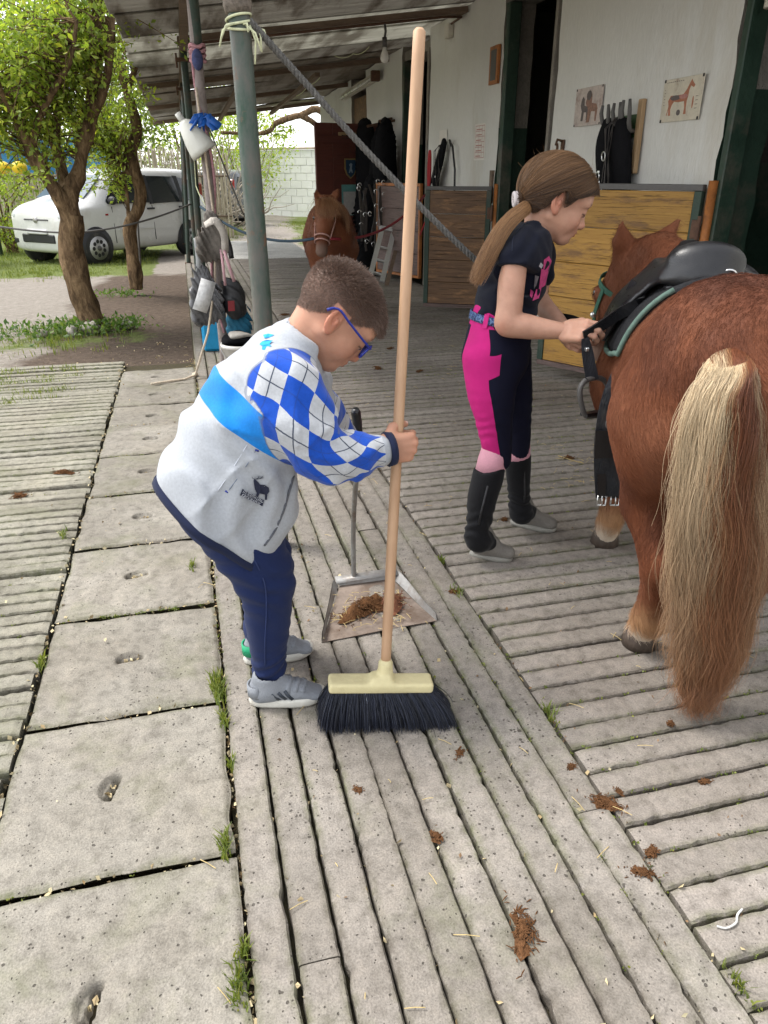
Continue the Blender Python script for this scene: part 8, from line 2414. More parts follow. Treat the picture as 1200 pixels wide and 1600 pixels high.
# breeches
Fb = Field((.78, 2.06, .33), (1.28, 2.54, .92), .0062)
def lp3(x, y, Y, a, b): return (*at_y(x, y, Y), a, b)
Fb.add(loft([lp3(786, 496, YG, .100, .116), lp3(780, 522, YG, .106, .124), lp3(774, 556, YG, .112, .130)], (0, 1, 0), 8))
Fb.add(loft([lp3(768, 558, 2.265, .098, .082), lp3(768, 610, 2.25, .082, .078), lp3(772, 660, 2.24, .062, .062), lp3(777, 695, 2.235, .052, .053), lp3(778, 716, 2.232, .046, .048)], (0, 1, 0), 16), .03)
Fb.add(loft([lp3(790, 558, 2.40, .095, .080), lp3(800, 610, 2.40, .074, .075), lp3(806, 655, 2.395, .054, .058), lp3(809, 690, 2.39, .045, .050), lp3(810, 706, 2.388, .041, .046)], (0, 1, 0), 16), .025)
def bdisp(P):
    k_ = np.exp(-(np.abs(P[..., 2] - .50) / .09) ** 2); f = np.sin(P @ np.array((30., 20, 110)) + 2.4 * wg(P))
    return .0010 * wg(P) + .0018 * k_ * f
Fb.disp(bdisp)
V3, Q3 = Fb.surface(1)
me = mesh_np('breeches', V3, Q3)
cxz = sorted([(at_y(x, y, 2.25)[2], at_y(x, y, 2.25)[0], r) for x, y, r in ((786, 496, .10), (774, 556, .112), (768, 600, .085), (772, 660, .062), (778, 716, .046))])
cx3, r3 = np.interp(V3[:, 2], [c[0] for c in cxz], [c[1] for c in cxz]), np.interp(V3[:, 2], [c[0] for c in cxz], [c[2] for c in cxz])
set_f(me, 'xr', (V3[:, 0] - cx3) / r3); set_f(me, 'rightside', 2.335 - V3[:, 1]); set_f(me, 'zz', V3[:, 2])
def breech_mat():
    m, nt, b = nodes_of('two_tone_breeches')
    def A(n):
        a = nt.nodes.new('ShaderNodeAttribute'); a.attribute_name = n; return a.outputs['Fac']
    x, y, z = mth(nt, 'ADD', A('xr'), .36), A('rightside'), A('zz')
    zt = lambda py: float(at_y(770, py, 2.22)[2])
    right = mth(nt, 'GREATER_THAN', y, 0.0)
    edge = mth(nt, 'ADD', -0.02, mth(nt, 'MULTIPLY', mth(nt, 'SUBTRACT', z, zt(640)), -.45))
    stripe = mth(nt, 'MULTIPLY', mth(nt, 'LESS_THAN', x, edge), mth(nt, 'GREATER_THAN', x, -1.5))
    # pocket flap: pink panel reaching forward, navy pocket bag set into it with a curved mouth
    panel = mth(nt, 'MULTIPLY', mth(nt, 'MULTIPLY', mth(nt, 'LESS_THAN', x, .28), mth(nt, 'GREATER_THAN', z, mth(nt, 'ADD', zt(588), mth(nt, 'MULTIPLY', x, .045)))), 1.0)
    dx, dz = mth(nt, 'DIVIDE', mth(nt, 'SUBTRACT', x, .0), .62), mth(nt, 'DIVIDE', mth(nt, 'SUBTRACT', z, zt(518)), abs(zt(518) - zt(553)))
    bag = mth(nt, 'MULTIPLY', mth(nt, 'LESS_THAN', mth(nt, 'ADD', mth(nt, 'POWER', mth(nt, 'ABSOLUTE', dx), 2.2), mth(nt, 'POWER', mth(nt, 'ABSOLUTE', dz), 2.4)), 1.0), mth(nt, 'GREATER_THAN', x, -.06))
    bag = mth(nt, 'MULTIPLY', bag, mth(nt, 'LESS_THAN', z, zt(516)))
    pink = mth(nt, 'MULTIPLY', mth(nt, 'MULTIPLY', mth(nt, 'MAXIMUM', stripe, panel), mth(nt, 'SUBTRACT', 1.0, bag)), right)
    waist = mth(nt, 'GREATER_THAN', z, zt(517)); pink = mth(nt, 'MAXIMUM', pink, waist, True)
    c = mixn(nt, pink, (.0055, .0062, .019), (.52, .018, .18))
    P = pos(nt); n1, n2 = tex_noise(nt, P, 8, 4), tex_noise(nt, P, 800, 2)
    c = mixn(nt, 1.0, c, ramp(nt, n1, [(.3, (.85,) * 3), (.7, (1.1,) * 3)]), 'MULTIPLY')
    nt.links.new(c, b.inputs['Base Color']); b.inputs['Roughness'].default_value = .85; b.inputs['Specular IOR Level'].default_value = .2; bump(nt, b, n2, .0005, .7)
    return m
bre = link('breeches', me, breech_mat(), girl, True, world=True)
def belt_mat():
    m, nt, b = nodes_of('woven_blue_belt')
    n = tex_noise(nt, pos(nt), 130, 2, .7)
    nt.links.new(ramp(nt, n, [(.42, (.010, .014, .05)), (.5, (.02, .06, .20)), (.62, (.16, .25, .40))]), b.inputs['Base Color']); b.inputs['Roughness'].default_value = .8
    return m
bc0 = at_y(786, 500, YG); bx_ = at_y(832, 506, YG) - at_y(740, 494, YG); bx_ /= np.linalg.norm(bx_)
belt = [bc0 + bx_ * .1085 * math.cos(a) + np.array((0, 1, 0)) * .127 * math.sin(a) for a in np.linspace(0, 2 * math.pi, 41)]
bn_ = np.cross(bx_, (0, 1, 0)); bn_ = bn_ if bn_[2] > 0 else -bn_
m = MB(); m.ribbon(belt, .026, .006, side=tuple(bn_)); m.build('belt', belt_mat(), girl, True, world=True)
for a in (3.75, 4.9):
    q = bc0 + bx_ * .1125 * math.cos(a) + np.array((0, 1, 0)) * .131 * math.sin(a)
    m = MB(); m.ribbon([q + bn_ * .020, q, q - bn_ * .024], .016, .005, side=tuple(bx_ if a > 4.3 else (bx_ * .7 - np.array((0, .7, 0))))); m.build('belt_loop', pbr('pink_cloth', (.56, .022, .20), .85), girl, world=True)

# socks, half chaps, ankle boots
M_SOCKP = fabric('pale_pink_sock', (.60, .30, .36), weave=400, var=.15)
M_CHAP = fabric('black_suede_chap', (.007, .007, .0085), .85, 300, .25)
M_BOOT = pbr('grey_brown_suede', (.19, .175, .155), .85, var=.22, vscale=14, fine=160, dirt=(.27, .24, .20), dirt_amt=.05, spec=.2)
M_BSOLE = pbr('greyish_boot_sole', (.27, .26, .23), .8, var=.2, vscale=20)
def lower_leg(kn, sk, top, mid, ank, heel, toe, rt, rm, ra, nm):
    m = MB(); m.tube([kn, kn * .4 + sk * .6, sk], [rt * .98, rt * 1.0, rt * .95], 22); m.build('sock', M_SOCKP, girl, True, world=True)
    lo = np.minimum.reduce([top, ank, heel, toe]) - .09; hi = np.maximum.reduce([top, ank, heel, toe]) + .09; lo[2] = -.02
    Fc = Field(lo, hi, .0052)
    Fc.add(loft([(*top, rt * 1.02, rt * 1.02), (*(top * .6 + mid * .4), rm * 1.05, rm * 1.05), (*mid, rm, rm), (*(mid * .4 + ank * .6), ra * 1.08, ra * 1.08), (*ank, ra, ra), (*(ank - np.array((0, 0, .03)) + (toe - heel) * .06), ra * 1.06, ra * 1.04)], (0, 1, 0), 16))
    dd = (toe - heel); dd = dd / np.linalg.norm(dd)
    Fc.add(rcone(tuple(ank + np.array((0, 0, -.02))), tuple(heel + dd * .075 + np.array((0, 0, .062))), ra * .9, .034), .03)
    wc = Gab(71, 7)
    Fc.disp(lambda P: .0012 * wc(P) + .0042 * np.exp(-((P[..., 2] - ank[2] - .03) / .06) ** 2) * np.sin(P @ np.array((20., 30, 150)) + 2 * wc(P)))
    Fc.isect(lambda P: np.maximum((P - top) @ np.array((-.25, 0, 1.0)) - .004, .050 - P[..., 2] - .12 * ((P - heel) @ dd - .03)))
    ch, _, _ = sdf_obj('half_chap', Fc, girl, M_CHAP)
    zs = [near_surf(Fc, *q, .0008) for q in nm]; zs = [q for q in zs if q is not None]
    if len(zs) > 3: m = MB(); m.ribbon(zs, .007, .003, side=(.9, -.3, 0)); m.build('chap_zip', pbr('black_zip', (.035, .035, .038), .45, .3, var=.5, vscale=300), ch, True, world=True)
    # boot
    L = np.linalg.norm(toe - heel); BMx = frame_of(np.array((heel[0], heel[1], 0)), np.array((dd[0], dd[1], 0)), np.cross((0, 0, 1), (dd[0], dd[1], 0)))
    w_ = L * .185
    Fo = Field((-.02, -.07, -.002), (L + .03, .07, .13), .0036)
    Fo.add(loft([(.030, 0, .045, .042, w_ * .80), (.075, 0, .050, .044, w_ * .84), (L * .55, 0, .042, .034, w_ * .92), (L * .76, 0, .034, .026, w_ * 1.0), (L * .90, 0, .030, .022, w_ * .86)], (0, 1, 0), 14))
    Fo.add(rcone((.055, 0, .06), (.050, 0, .10), .038, .036), .02)
    Fo.isect(lambda P: .014 - P[..., 2]); Fo.disp(lambda P: .0012 * Gab(6, 12)(P))
    bt = empty('boot'); bt.parent = girl; bt.matrix_parent_inverse = wmat(girl).inverted(); bt.location = heel
    sdf_obj('upper', Fo, bt, M_BOOT, None, 1, lambda V_: app(BMx, V_))
    o = outline(L * 1.02, w_ * 1.02); n = len(o); m = MB()
    rings = [[(L * .5 + (x - L * .5) * f, y * f, z) for x, y in o] for z, f in ((.001, .97), (.010, 1.0), (.018, .985))]
    m.v = [tuple(app(BMx, np.array(q)[None])[0]) for r_ in rings for q in r_]
    for i in range(2):
        for j in range(n): m.f.append((i * n + j, i * n + (j + 1) % n, (i + 1) * n + (j + 1) % n, (i + 1) * n + j)); m.mi.append(0)
    m.f += [tuple(range(n))[::-1], tuple(range(2 * n, 3 * n))]; m.mi += [0, 0]
    m.build('sole', M_BSOLE, bt, True, world=True)
lower_leg(at_y(777, 698, 2.235), at_y(764, 738, 2.228), at_y(766, 730, 2.228), at_y(754, 775, 2.218), at_y(746, 832, 2.205), at_z(733, 868), at_z(800, 876), .052, .053, .042, [(772, 728), (762, 760), (752, 800), (748, 820)])
lower_leg(at_y(810, 692, 2.39), at_y(810, 722, 2.388), at_y(810, 714, 2.388), at_y(810, 755, 2.385), at_y(812, 792, 2.382), at_z(797, 818), at_z(868, 830), .045, .044, .037, [(818, 716), (819, 740), (820, 770), (819, 785)])

# rope across the aisle, and the black lead in the girl's far hand
def twisted(name, label, pts, r, mat, cat='rope', turns=90):
    m = MB()
    P4 = catmull(pts, 640); T = np.gradient(P4, axis=0); T /= np.linalg.norm(T, axis=1)[:, None]
    A_ = np.cross(T, (0, 1, 0)); A_ /= np.linalg.norm(A_, axis=1)[:, None]; B_ = np.cross(T, A_); th = np.linspace(0, 2 * math.pi * turns / 3, 640)
    for k_ in range(3):
        a = th + k_ * 2.0944
        m.tube(P4 + (A_ * np.cos(a)[:, None] + B_ * np.sin(a)[:, None]) * r * .55, r * .60, 6)
    o = m.build(name, mat, None, True); tag(o, label, cat); return o
M_ROPE = pbr('grey_mottled_rope', (.13, .125, .115), .9, var=.6, vscale=160, fine=420, bmp=.001)
twisted('barrier_rope', 'thick grey twisted rope sloping from the green post across the aisle', [b1 + d1 * (ZT - .01) + np.array((.03, -.02, 0)), at_y(482, 135, 2.52), at_y(570, 233, 2.50), at_y(660, 326, 2.48), at_y(745, 408, 2.47), at_y(800, 448, 2.52), at_y(838, 470, 2.62)], .0095, M_ROPE)
m = MB(); m.ribbon(catmull([at_y(838, 470, 2.60), at_y(852, 484, 2.50), at_y(872, 493, 2.40), at_y(895, 498, 2.26), at_y(915, 508, 2.10)], 16), .022, .006, side=(.2, .1, 1)); o = m.build('lead_rein', M_BLACKC, None); tag(o, 'black lead rein passing behind the forearms of the girl', 'rein')
# ================================================================ SMALL THINGS
# ---------------------------------------------------------------- black coats and tack heaped on the wall by the red door
g = np.random.default_rng(101)
cb = at_y(590, 300, 10.2)
def coat(label, xpx, ytop, ybot, Y, w, seed, mat=M_BLACKC, name='coat'):
    a, b_ = at_y(xpx, ytop, Y), at_y(xpx, ybot, Y)
    md = (a + b_) / 2
    o = cloth_blob([(*a, w * .35, w * .3), (*(a * .85 + b_ * .15), w * .8, w * .55), (*md, w, w * .75), (*(a * .2 + b_ * .8), w * 1.05, w * .7), (*b_, w * .7, w * .4)], (0, 1, 0), seed, .035, mat, name, .024, 2.6, .03)
    tag(o, label, 'coat', 'dark coats and rugs on the wall hooks'); return o
coat('black coat on the wall hooks closest to the red door', 571, 196, 372, 10.9, .17, 1)
coat('bulky black coat with a hood, highest of the hanging coats', 592, 190, 405, 10.5, .20, 2)
coat('dark blue black coat hanging nearest the broom handle', 608, 192, 395, 10.2, .18, 3)
coat('black rug hanging low beneath the dark coats', 585, 285, 428, 10.3, .24, 4)
coat('dark grey jacket bunched under the hooded coat', 612, 270, 400, 10.0, .13, 5, pbr('charcoal_cloth', (.035, .034, .034), .9, var=.35, vscale=12))
for i, (x, y) in enumerate(((574, 200), (592, 192), (607, 193))):
    q = at_y(x, y, 10.6); m = MB(); m.tube([(WX - .01, q[1] + .25, q[2] + .05), (q[0] + .2, q[1] + .1, q[2] + .06), (q[0], q[1], q[2] + .02)], .016, 6); o = m.build('coat_peg', M_RUST, None, True); tag(o, ('peg over the coat by the red door', 'peg over the hooded black coat', 'peg over the coat by the broom handle')[i], 'peg', 'pegs for the dark coats')
hb_ = thing('headcollar_bundle', 'bundle of dark straps with bright buckles hanging among the black coats', 'tack', tuple(at_y(580, 330, 9.95)))
for i in range(7):
    x = 562 + 6 * i; pts = [at_y(x + g.normal() * 2, 280 + g.uniform(0, 20), 9.95), at_y(x + g.normal() * 4, 330, 9.92), at_y(x + g.normal() * 5, 370 + g.uniform(0, 25), 9.93)]
    m = MB(); m.ribbon(catmull(pts, 8), .03, .006, side=(1, .3, 0)); m.build('strap', M_LEATHER, hb_, world=True)
for i in range(16):
    c = at_y(g.uniform(558, 600), g.uniform(280, 385), 9.86)
    m = MB(); m.tube([c + np.array((.022 * math.cos(a), 0, .026 * math.sin(a))) for a in np.linspace(0, g.uniform(3, 6.2), 10)], .005, 5); m.build('buckle', M_CHROME, hb_, True, world=True)

# ---------------------------------------------------------------- folding step ladder and a board leaning by the coats
ld = thing('step_ladder', 'grey metal step ladder leaning folded against the dark coats', 'ladder', tuple(at_z(590, 438)))
Yl0, Yl1 = 9.35, 9.75
rails = [((578, 434), (597, 358)), ((597, 440), (615, 362))]
for (a, b_) in rails:
    m = MB(); p, q = at_y(*a, Yl0), at_y(*b_, Yl1); p[2] = max(p[2], .005); m.ribbon([p, q], .06, .025, side=(1, 0, 0)); m.build('rail', M_ALU, ld, world=True)
for s in (.12, .38, .64):
    p = [at_y(a[0] + (b_[0] - a[0]) * s, a[1] + (b_[1] - a[1]) * s, Yl0 + (Yl1 - Yl0) * s + .03) for a, b_ in rails]
    m = MB(); m.ribbon(p, .02, .075, side=(0, .3, 1)); m.build('step', M_ALU, ld, world=True)
p = [at_y(594, 356, Yl1), at_y(618, 360, Yl1)]; m = MB(); m.ribbon(p, .05, .07, side=(0, .2, 1)); m.build('top_platform', M_ALU, ld, world=True)
m = MB(); m.ribbon([at_z(604, 446), at_y(618, 392, 9.6)], .05, .02, side=(1, 0, 0)); o = m.build('leaning_board', M_BEAM, None); tag(o, 'brown board leaning just right of the step ladder', 'board')

# ---------------------------------------------------------------- things hung on the slim post
def P2(z, dx=0.0, dy=-.05): return b2 + d2 * z + np.array((dx, dy, 0))
M_PINKR = pbr('faded_pink_rope', (.42, .22, .24), .9, var=.45, vscale=40)
M_PALER = pbr('pale_sisal_rope', (.50, .42, .32), .9, var=.25, vscale=60)
pts = [P2(z, .036 * math.cos(z * 5), -.036 * abs(math.sin(z * 5 + .5)) - .004) for z in np.linspace(1.98, .25, 40)]
m = MB(); m.tube(pts, .0095, 7); 
for q in range(4): m.tube([b2 + d2 * (1.93 + .025 * q) + np.array((.044 * math.cos(a), .044 * math.sin(a), .008 * math.sin(3 * a + q))) for a in np.linspace(0, 6.3, 16)], .0115, 7)
o = m.build('pink_rope', M_PINKR, None, True); tag(o, 'faded pink rope knotted to and trailing down the slim grey post', 'rope')
m = MB(); m.sphere(P2(1.93, -.005, -.05), (.035, .03, .06), 10, 8); o = m.build('rag_knot', pbr('dark_blue_rag', (.05, .06, .14), .9, var=.4, vscale=40), None, True); tag(o, 'small dark blue rag tied at the knot of the pink rope', 'rag')
cable('sisal_rope', 'pale sisal rope hanging from the slim post with its end lying on the paving', [P2(1.78, -.03), P2(1.0, .012, -.06), at_y(336, 440, 5.35), at_y(325, 520, 5.2), at_z(305, 586, .02), at_z(290, 592, .012), at_z(262, 596, .012), at_z(236, 600, .012)], .008, M_PALER, 0.0, 10, 'rope')
m = MB(); m.sphere(at_z(305, 585, .02), (.022, .022, .016), 8, 6); o = m.build('rope_knot', M_PALER, None, True); tag(o, 'knot of the pale sisal rope lying on the paving', 'knot')
jg = thing('plastic_jug', 'cut white plastic jug hanging upside down beside the slim post', 'jug', tuple(at_y(302, 215, 5.5)))
c = at_y(304, 216, 5.45)
ax = np.array((.55, -.1, -.85)); ax /= np.linalg.norm(ax)
m = MB(); m.tube([c - ax * .12, c - ax * .10, c, c + ax * .07, c + ax * .10], [.020, .045, .075, .088, .090], 18); m.build('shell', pbr('translucent_white_plastic', (.66, .66, .60), .4, var=.06), jg, True, world=True)
m = MB(); m.tube([c - ax * .12, c - ax * .17], .02, 10); m.build('neck', pbr('white_neck', (.6, .6, .56), .4), jg, True, world=True)
m = MB(); gb = Gab(5, 9)
for i in range(7):
    a = i * .9; m.ribbon([P2(1.62, .0, -.05), P2(1.60 + .03 * math.sin(a), .05 * math.cos(a), -.07), P2(1.56 - .02 * i % .05, .10 * math.cos(a), -.08 + .03 * math.sin(a))], .045, .005, side=(math.sin(a), .4, math.cos(a)))
o = m.build('blue_sack_tie', pbr('bright_blue_plastic', (.02, .12, .46), .35, var=.3, vscale=20), None, True); tag(o, 'crumpled bright blue plastic tied above the white jug', 'plastic')
def bag(label, px_top, px_bot, wpx, Y, mat, seed, name='bag', depth=.07, amp=.012, straps=None):
    a, b_ = at_y(*px_top, Y), at_y(*px_bot, Y); s = np.linalg.norm(at_y(px_top[0] + wpx, px_top[1], Y) - a) / 2
    t = thing(name, label, 'bag', tuple(b_), group='bags hung on the posts')
    o = cloth_blob([(*a, s * .75, depth * .5), (*(a * .6 + b_ * .4), s * .95, depth), (*(a * .2 + b_ * .8), s * 1.05, depth * 1.1), (*b_, s * .8, depth * .7)], (0, 1, 0), seed, amp, mat, 'pouch', .009, 6, .016)
    o.parent = t; o.matrix_parent_inverse = wmat(t).inverted()
    return t
YP = 5.35
t = bag('grey and black plastic bag with white print on the slim post', (322, 420), (320, 500), 44, YP - .02, pbr('grey_black_plastic', (.10, .10, .105), .3, var=.6, vscale=9, fine=40), 3)
m = MB(); m.ribbon([at_y(326, 438, YP - .14), at_y(318, 468, YP - .15), at_y(312, 486, YP - .15)], .10, .004, side=(1, .2, .5)); m.build('white_print', pbr('white_plastic_print', (.62, .62, .62), .4, var=.2, vscale=30), t, True, world=True)
t = bag('black drawstring bag hung by pink straps right of the slim post', (366, 442), (368, 492), 36, YP - .03, pbr('black_nylon', (.018, .018, .02), .5, var=.4, vscale=18), 4)
m = MB(); m.ribbon(catmull([P2(.93, .03), at_y(353, 400, YP - .1), at_y(366, 440, YP - .09)], 8), .022, .003, side=(1, .3, 0)); m.ribbon(catmull([P2(.95, .03), at_y(348, 410, YP - .1), at_y(352, 446, YP - .09)], 8), .018, .003, side=(1, .3, 0)); m.build('pink_strap', pbr('pale_pink_strap', (.55, .33, .36), .8), t, True, world=True)
m = MB(); m.ribbon([at_y(361, 470, YP - .115), at_y(362, 486, YP - .118)], .045, .003, side=(1, .3, 0)); m.build('red_patch', pbr('dark_red_patch', (.22, .03, .035), .7), t, world=True)
bag('teal cloth bag under the black drawstring bag', (372, 478), (374, 526), 36, YP + .06, pbr('teal_cloth', (.012, .10, .17), .85, var=.25, vscale=20), 6, depth=.05)
t = bag('drab grey and white rags bundled high on the slim post', (330, 338), (322, 405), 40, YP + .02, pbr('grey_rag', (.13, .115, .10), .9, var=.5, vscale=14), 8, 'rag_bundle', .06, .02)
m = MB(); m.ribbon(catmull([at_y(320, 352, YP - .09), at_y(336, 345, YP - .10), at_y(350, 366, YP - .08), at_y(352, 396, YP - .06)], 10), .05, .006, side=(.7, .2, .7)); m.build('white_cloth', pbr('dirty_white_cloth', (.50, .46, .41), .9, var=.25, vscale=20), t, True, world=True)
m = MB(); m.ribbon(catmull([at_y(342, 345, YP - .07), at_y(357, 380, YP - .05), at_y(362, 404, YP - .05)], 10), .035, .006, side=(.8, .2, .5)); m.build('black_strap', M_BLACK, t, True, world=True)
m = MB(); m.ribbon(catmull([at_y(306, 372, YP), at_y(310, 410, YP - .03), at_y(308, 440, YP - .02)], 10), .03, .012, side=(1, .2, 0)); o = m.build('grey_hose', pbr('grey_plastic_hose', (.30, .31, .31), .5, var=.2), None, True); tag(o, 'grey plastic strip hanging left of the bundled rags', 'strip')
def bucket(label, c, r0, r1, h, mat, cat='bucket', handle=True):
    t = thing('bucket', label, cat, tuple(c))
    m = MB(); m.tube([np.array(c) + (0, 0, z) for z in (.002, .02, h * .9, h * .9, h, h, h * .92)], [r0 * .96, r0, r1 * .98, r1 * 1.05, r1 * 1.05, r1 * .94, r1 * .90], 26, cap=True); m.build('body', mat, t, True, world=True)
    if handle:
        m = MB(); m.tube([np.array(c) + (r1 * 1.05 * math.cos(a), -r1 * 1.05 * abs(math.sin(a)) * .8, h * .93 - r1 * .8 * abs(math.sin(a))) for a in np.linspace(0, math.pi, 16)], .003, 6); m.build('handle', M_STEEL, t, True, world=True)
    return t
cbk = at_z(379, 590)
t = bucket('white plastic bucket behind the stooping boy, black stuff on its lid', (cbk[0], cbk[1], 0), .10, .125, .24, pbr('white_bucket_plastic', (.62, .60, .56), .4, var=.06, dirt=(.42, .37, .3), dirt_amt=-.05))
o = cloth_blob([(cbk[0] - .08, cbk[1], .255, .03, .08), (cbk[0], cbk[1], .265, .035, .09), (cbk[0] + .09, cbk[1], .255, .025, .07)], (0, 1, 0), 9, .008, M_BLACKC, 'black_cloth'); tag(o, 'black cloth lying on the lid of the white bucket', 'cloth')
o = cloth_blob([(cbk[0] - .05, cbk[1] - .02, .292, .016, .04), (cbk[0] + .03, cbk[1] - .02, .296, .018, .04), (cbk[0] + .10, cbk[1] - .02, .288, .014, .03)], (0, 1, 0), 10, .006, pbr('grey_sponge', (.33, .31, .28), .95, var=.3, vscale=40), 'grey_cloth'); tag(o, 'small grey cloth on top of the black cloth on the bucket', 'cloth')
cbl = at_z(336, 547)
m = MB(); m.bbox((cbl[0] - .09, cbl[1] - .06, 0.003), (cbl[0] + .09, cbl[1] + .06, .26), .02); o = m.build('blue_tub', pbr('cyan_blue_plastic', (.012, .27, .52), .4, var=.12, vscale=10), None); tag(o, 'cyan blue plastic tub standing behind the slim grey post', 'tub')
cable('wire', 'thin wire sloping down between the slim post and the thick green post', [P2(1.55, .03), at_y(378, 330, 5.6), at_y(412, 392, 6.4)], .005, M_DARKGREY, .0, cat='wire')
cable('wire', 'thin wire looping between the dark posts', [at_y(303, 240, 8.2), at_y(306, 290, 8.1), at_y(322, 322, 7.2)], .005, M_STRAW, .02, cat='wire')

# ---------------------------------------------------------------- dung, straw and leaves on the paving
dl = [((818, 1455), .040, .014, 'large brown dung clump on the near right lanes of slats'), ((1003, 1365), .022, .010, 'dark dung lump at the edge of the cross slats, low right'), ((1019, 1332), .016, .008, 'small dung lump on the cross slats just above the edge one'),
      ((945, 1255), .030, .009, 'long smear of dung in the joint below the tail'), ((893, 1198), .012, .006, 'small reddish dung crumb left of the joint smear'), ((968, 1238), .010, .005, 'tiny dung crumb right of the joint smear'),
      ((718, 1178), .016, .007, 'dark dung crumb among the lanes right of the broom'), ((1048, 1131), .012, .005, 'flat dung scrap below the pony tail'), ((1101, 1222), .012, .006, 'dung crumb on the cross slats at far right'),
      ((888, 716), .022, .014, 'dung clump with straw between the girl and the pony'), ((788, 812), .016, .008, 'dung bit between the boots of the girl'), ((708, 925), .018, .006, 'dung in the joint right of the dustpan'),
      ((590, 575), .040, .010, 'dung scatter on the aisle floor behind the boy, nearer one'), ((610, 545), .035, .008, 'dung scatter on the aisle floor behind the boy, farther one'), ((655, 580), .030, .006, 'dung smear between the broom handle and the girl'),
      ((445, 492), .05, .014, 'dung heap beside the thick green post'), ((100, 738), .040, .010, 'reddish dung patch on the left apron of slats'), ((30, 774), .035, .008, 'paler dung patch at the left photo edge'), ((560, 1235), .012, .006, 'dung crumb on the lanes under the broom'), ((682, 1308), .016, .008, 'dung in the joint low down in the middle'), ((766, 720), .014, .006, 'dung crumb beside the black chap')]
for i, ((x, y), r, h, l) in enumerate(dl):
    o = heap('dung', at_z(x, y, .002), r, h, int(90 + 2600 * r), 30 + i); tag(o, l, 'dung', 'droppings scattered on the paving')
M_STRAWY = pbr('yellow_straw', (.50, .38, .17), .8, var=.3, vscale=60)
m = MB()
g = np.random.default_rng(131)
for i in range(420):
    if i < 60: c = at_z(g.uniform(860, 950), g.uniform(690, 760), .006)
    elif i < 140: c = at_z(g.uniform(520, 640), g.uniform(925, 985), .016)
    else: c = np.array((g.uniform(-.1, 2.3), g.uniform(.6, 6.5), .006))
    a, L = g.uniform(0, 6.28), g.uniform(.01, .05) * (1 if i >= 140 else .8); d = np.array((math.cos(a), math.sin(a), g.normal() * .08)) * L
    m.tube([c - d * .5, c + np.array((0, 0, .002)), c + d * .5], .0009, 4, cap=False)
o = m.build('straw', M_STRAWY, None, True, 'stuff'); tag(o, 'stray straw stalks scattered over the paving', 'straw')
m = MB(); q = [at_z(x, y, .005) for x, y in ((872, 712), (890, 718), (912, 724))]; m.tube(q, .0022, 5); o = m.build('straw_stalk', M_STRAWY, None, True); tag(o, 'long yellow straw stalk by the dung near the pony', 'straw')
m = MB(); q = [at_z(x, y, .006) for x, y in catmull([(1120, 1447), (1135, 1450), (1150, 1442), (1152, 1430), (1160, 1420)], 14)]; m.tube(q, .0022, 5); o = m.build('white_string', pbr('white_string', (.55, .54, .52), .9), None, True); tag(o, 'short curl of white string on the cross slats', 'string')
# fallen petals and leaves in the joints
def litter_mat(name, a, b_):
    m, nt, b = nodes_of(name)
    at = nt.nodes.new('ShaderNodeAttribute'); at.attribute_name = 'rnd'
    nt.links.new(ramp(nt, at.outputs['Fac'], [(0, a), (1, b_)]), b.inputs['Base Color']); b.inputs['Roughness'].default_value = .8
    return m
M_PETAL = litter_mat('dry_pale_petals', (.30, .20, .09), (.66, .58, .36))
M_DRYL = litter_mat('brown_dry_leaves', (.10, .06, .03), (.30, .18, .09))
C = []
for _ in range(900):                                                 # the wide joint beside the slabs
    C.append((g.uniform(-.031, -.016) if g.random() < .8 else g.normal() * .02 - .024, g.uniform(.5, 5.8), -.026 + g.uniform(0, .020)))
for _ in range(320):
    C.append((-.536 + g.normal() * .010, g.uniform(1.2, 5.7), -.015 + g.uniform(0, .014)))
for k_ in range(13):                                                 # slab joints and slots
    yj = 1.148 + .5115 * (k_ - 2)
    for _ in range(22): C.append((g.uniform(-.52, -.04), yj + g.normal() * .004, -.012 + g.uniform(0, .012)))
    for _ in range(14): C.append((-.287 + g.normal() * .016, yj + .262 + g.normal() * .005, -.022 + g.uniform(0, .010)))
for k_ in range(11):
    for _ in range(26): C.append((-.021 + .0817 * k_ + g.normal() * .004, g.uniform(.5, 6), -.010 + g.uniform(0, .010)))
for _ in range(240): C.append((g.uniform(-1.6, .9), g.uniform(.6, 5.8), .004))
for _ in range(300): C.append((g.uniform(-2.6, -.5), g.uniform(4.6, 6.4), .004))
o = leaves_mesh('petals', np.array(C), .013, g, M_PETAL, None, 'stuff', .75, 0.0); tag(o, 'pale dry petals and leaf bits lying in the paving joints', 'petals')
C = []
for _ in range(420): C.append((g.uniform(-.034, -.012), g.uniform(.5, 5.8), -.028 + g.uniform(0, .016)))
for i in range(150):
    C.append((.803 + g.normal() * .006, g.uniform(.6, 8), -.012 + g.uniform(0, .012)))
for _ in range(500): C.append((g.uniform(.8, 2.7), .6855 + pitch * g.integers(0, 90) + g.normal() * .004, -.008 + g.uniform(0, .010)))
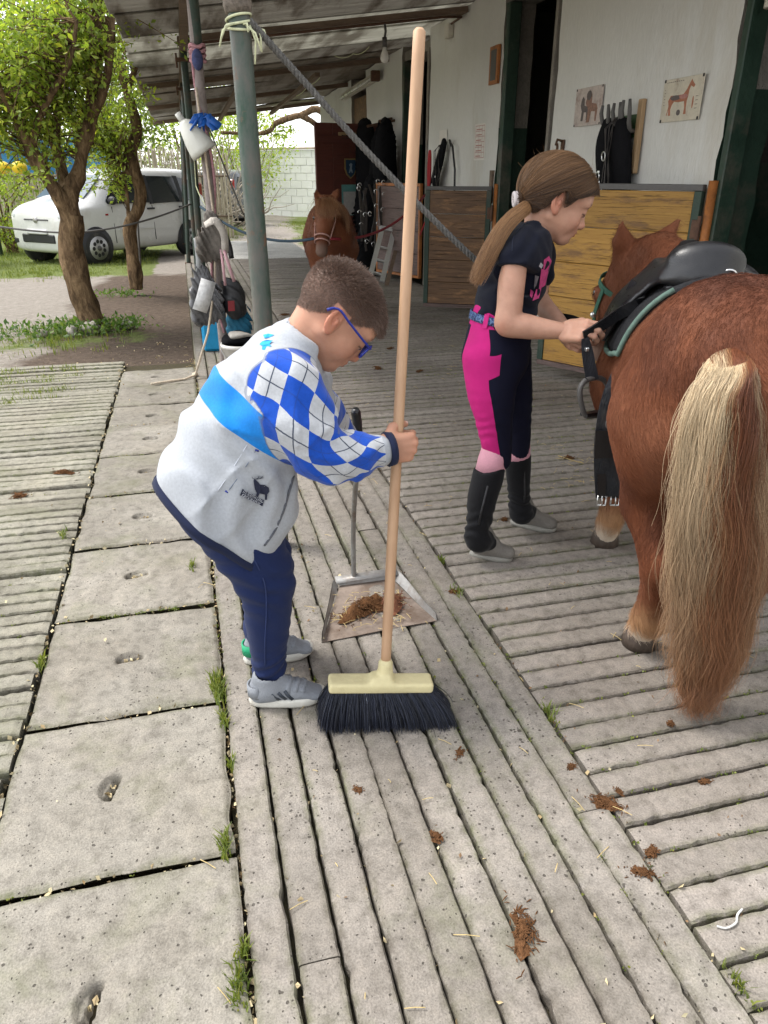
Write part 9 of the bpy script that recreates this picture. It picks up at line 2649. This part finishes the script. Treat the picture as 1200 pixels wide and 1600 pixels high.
for _ in range(300): C.append((g.uniform(.1, 2.5), g.uniform(.6, 7), .003))
o = leaves_mesh('leaf_litter', np.array(C), .011, g, M_DRYL, None, 'stuff', .6, 0.0); tag(o, 'brown leaf crumbs and dung specks in the joints of the slats', 'litter')
# green tufts and moss along the joints
C = []
for (x, y, n, s) in ((343, 1085, 160, .020), (335, 1070, 90, .014), (350, 1132, 50, .010), (352, 1330, 110, .013), (372, 1545, 130, .016), (380, 1490, 60, .01), (362, 1200, 30, .008), (330, 860, 50, .012), (300, 890, 40, .010), (66, 1042, 60, .010), (100, 840, 50, .014), (712, 930, 60, .016), (860, 1120, 40, .012), (1150, 1540, 40, .010), (690, 880, 30, .010)):
    c = at_z(x, y, -.012); C.append(c + g.normal(size=(n, 3)) * np.array((s * .45, s * 1.6, .002)))
for _ in range(60):
    c = np.array((g.uniform(-2.0, -.8), g.uniform(4.7, 5.75), -.006)); C.append(c + g.normal(size=(26, 3)) * np.array((.05, .012, .001)))
o = blades('joint_grass', np.concatenate(C), .030, .0045, M_GRASS, None, 'stuff', g, .8); tag(o, 'small green grass tufts growing from the paving joints', 'grass')
C = []
for i in range(2600):
    r_ = g.random()
    if r_ < .35: C.append((-.021 + .0817 * g.integers(0, 11) + g.normal() * .0028, g.uniform(.4, 6), -.004))
    elif r_ < .75: C.append((g.uniform(.81, 2.6), .6855 + pitch * g.integers(-2, 60) + g.normal() * .0025, -.004))
    elif r_ < .9: C.append((g.uniform(-2.4, -.55), .138 + lp * g.integers(10, 82) + g.normal() * .0025, -.004))
    else: C.append((g.uniform(-.52, -.04), 1.148 + .5115 * g.integers(-2, 9) + g.normal() * .004, -.006))
C = np.array(C); C = C[Gab(91, .8)(C * np.array((1, 1, 0))) + g.normal(size=len(C)) * .4 > .1]
C = (C[:, None] + g.normal(size=(len(C), 7, 3)) * np.array((.004, .004, .001))).reshape(-1, 3)
o = leaves_mesh('moss', C, .006, g, M_GRASS, None, 'stuff', .8, -1.0); tag(o, 'olive moss creeping along the edges of the slats', 'moss')
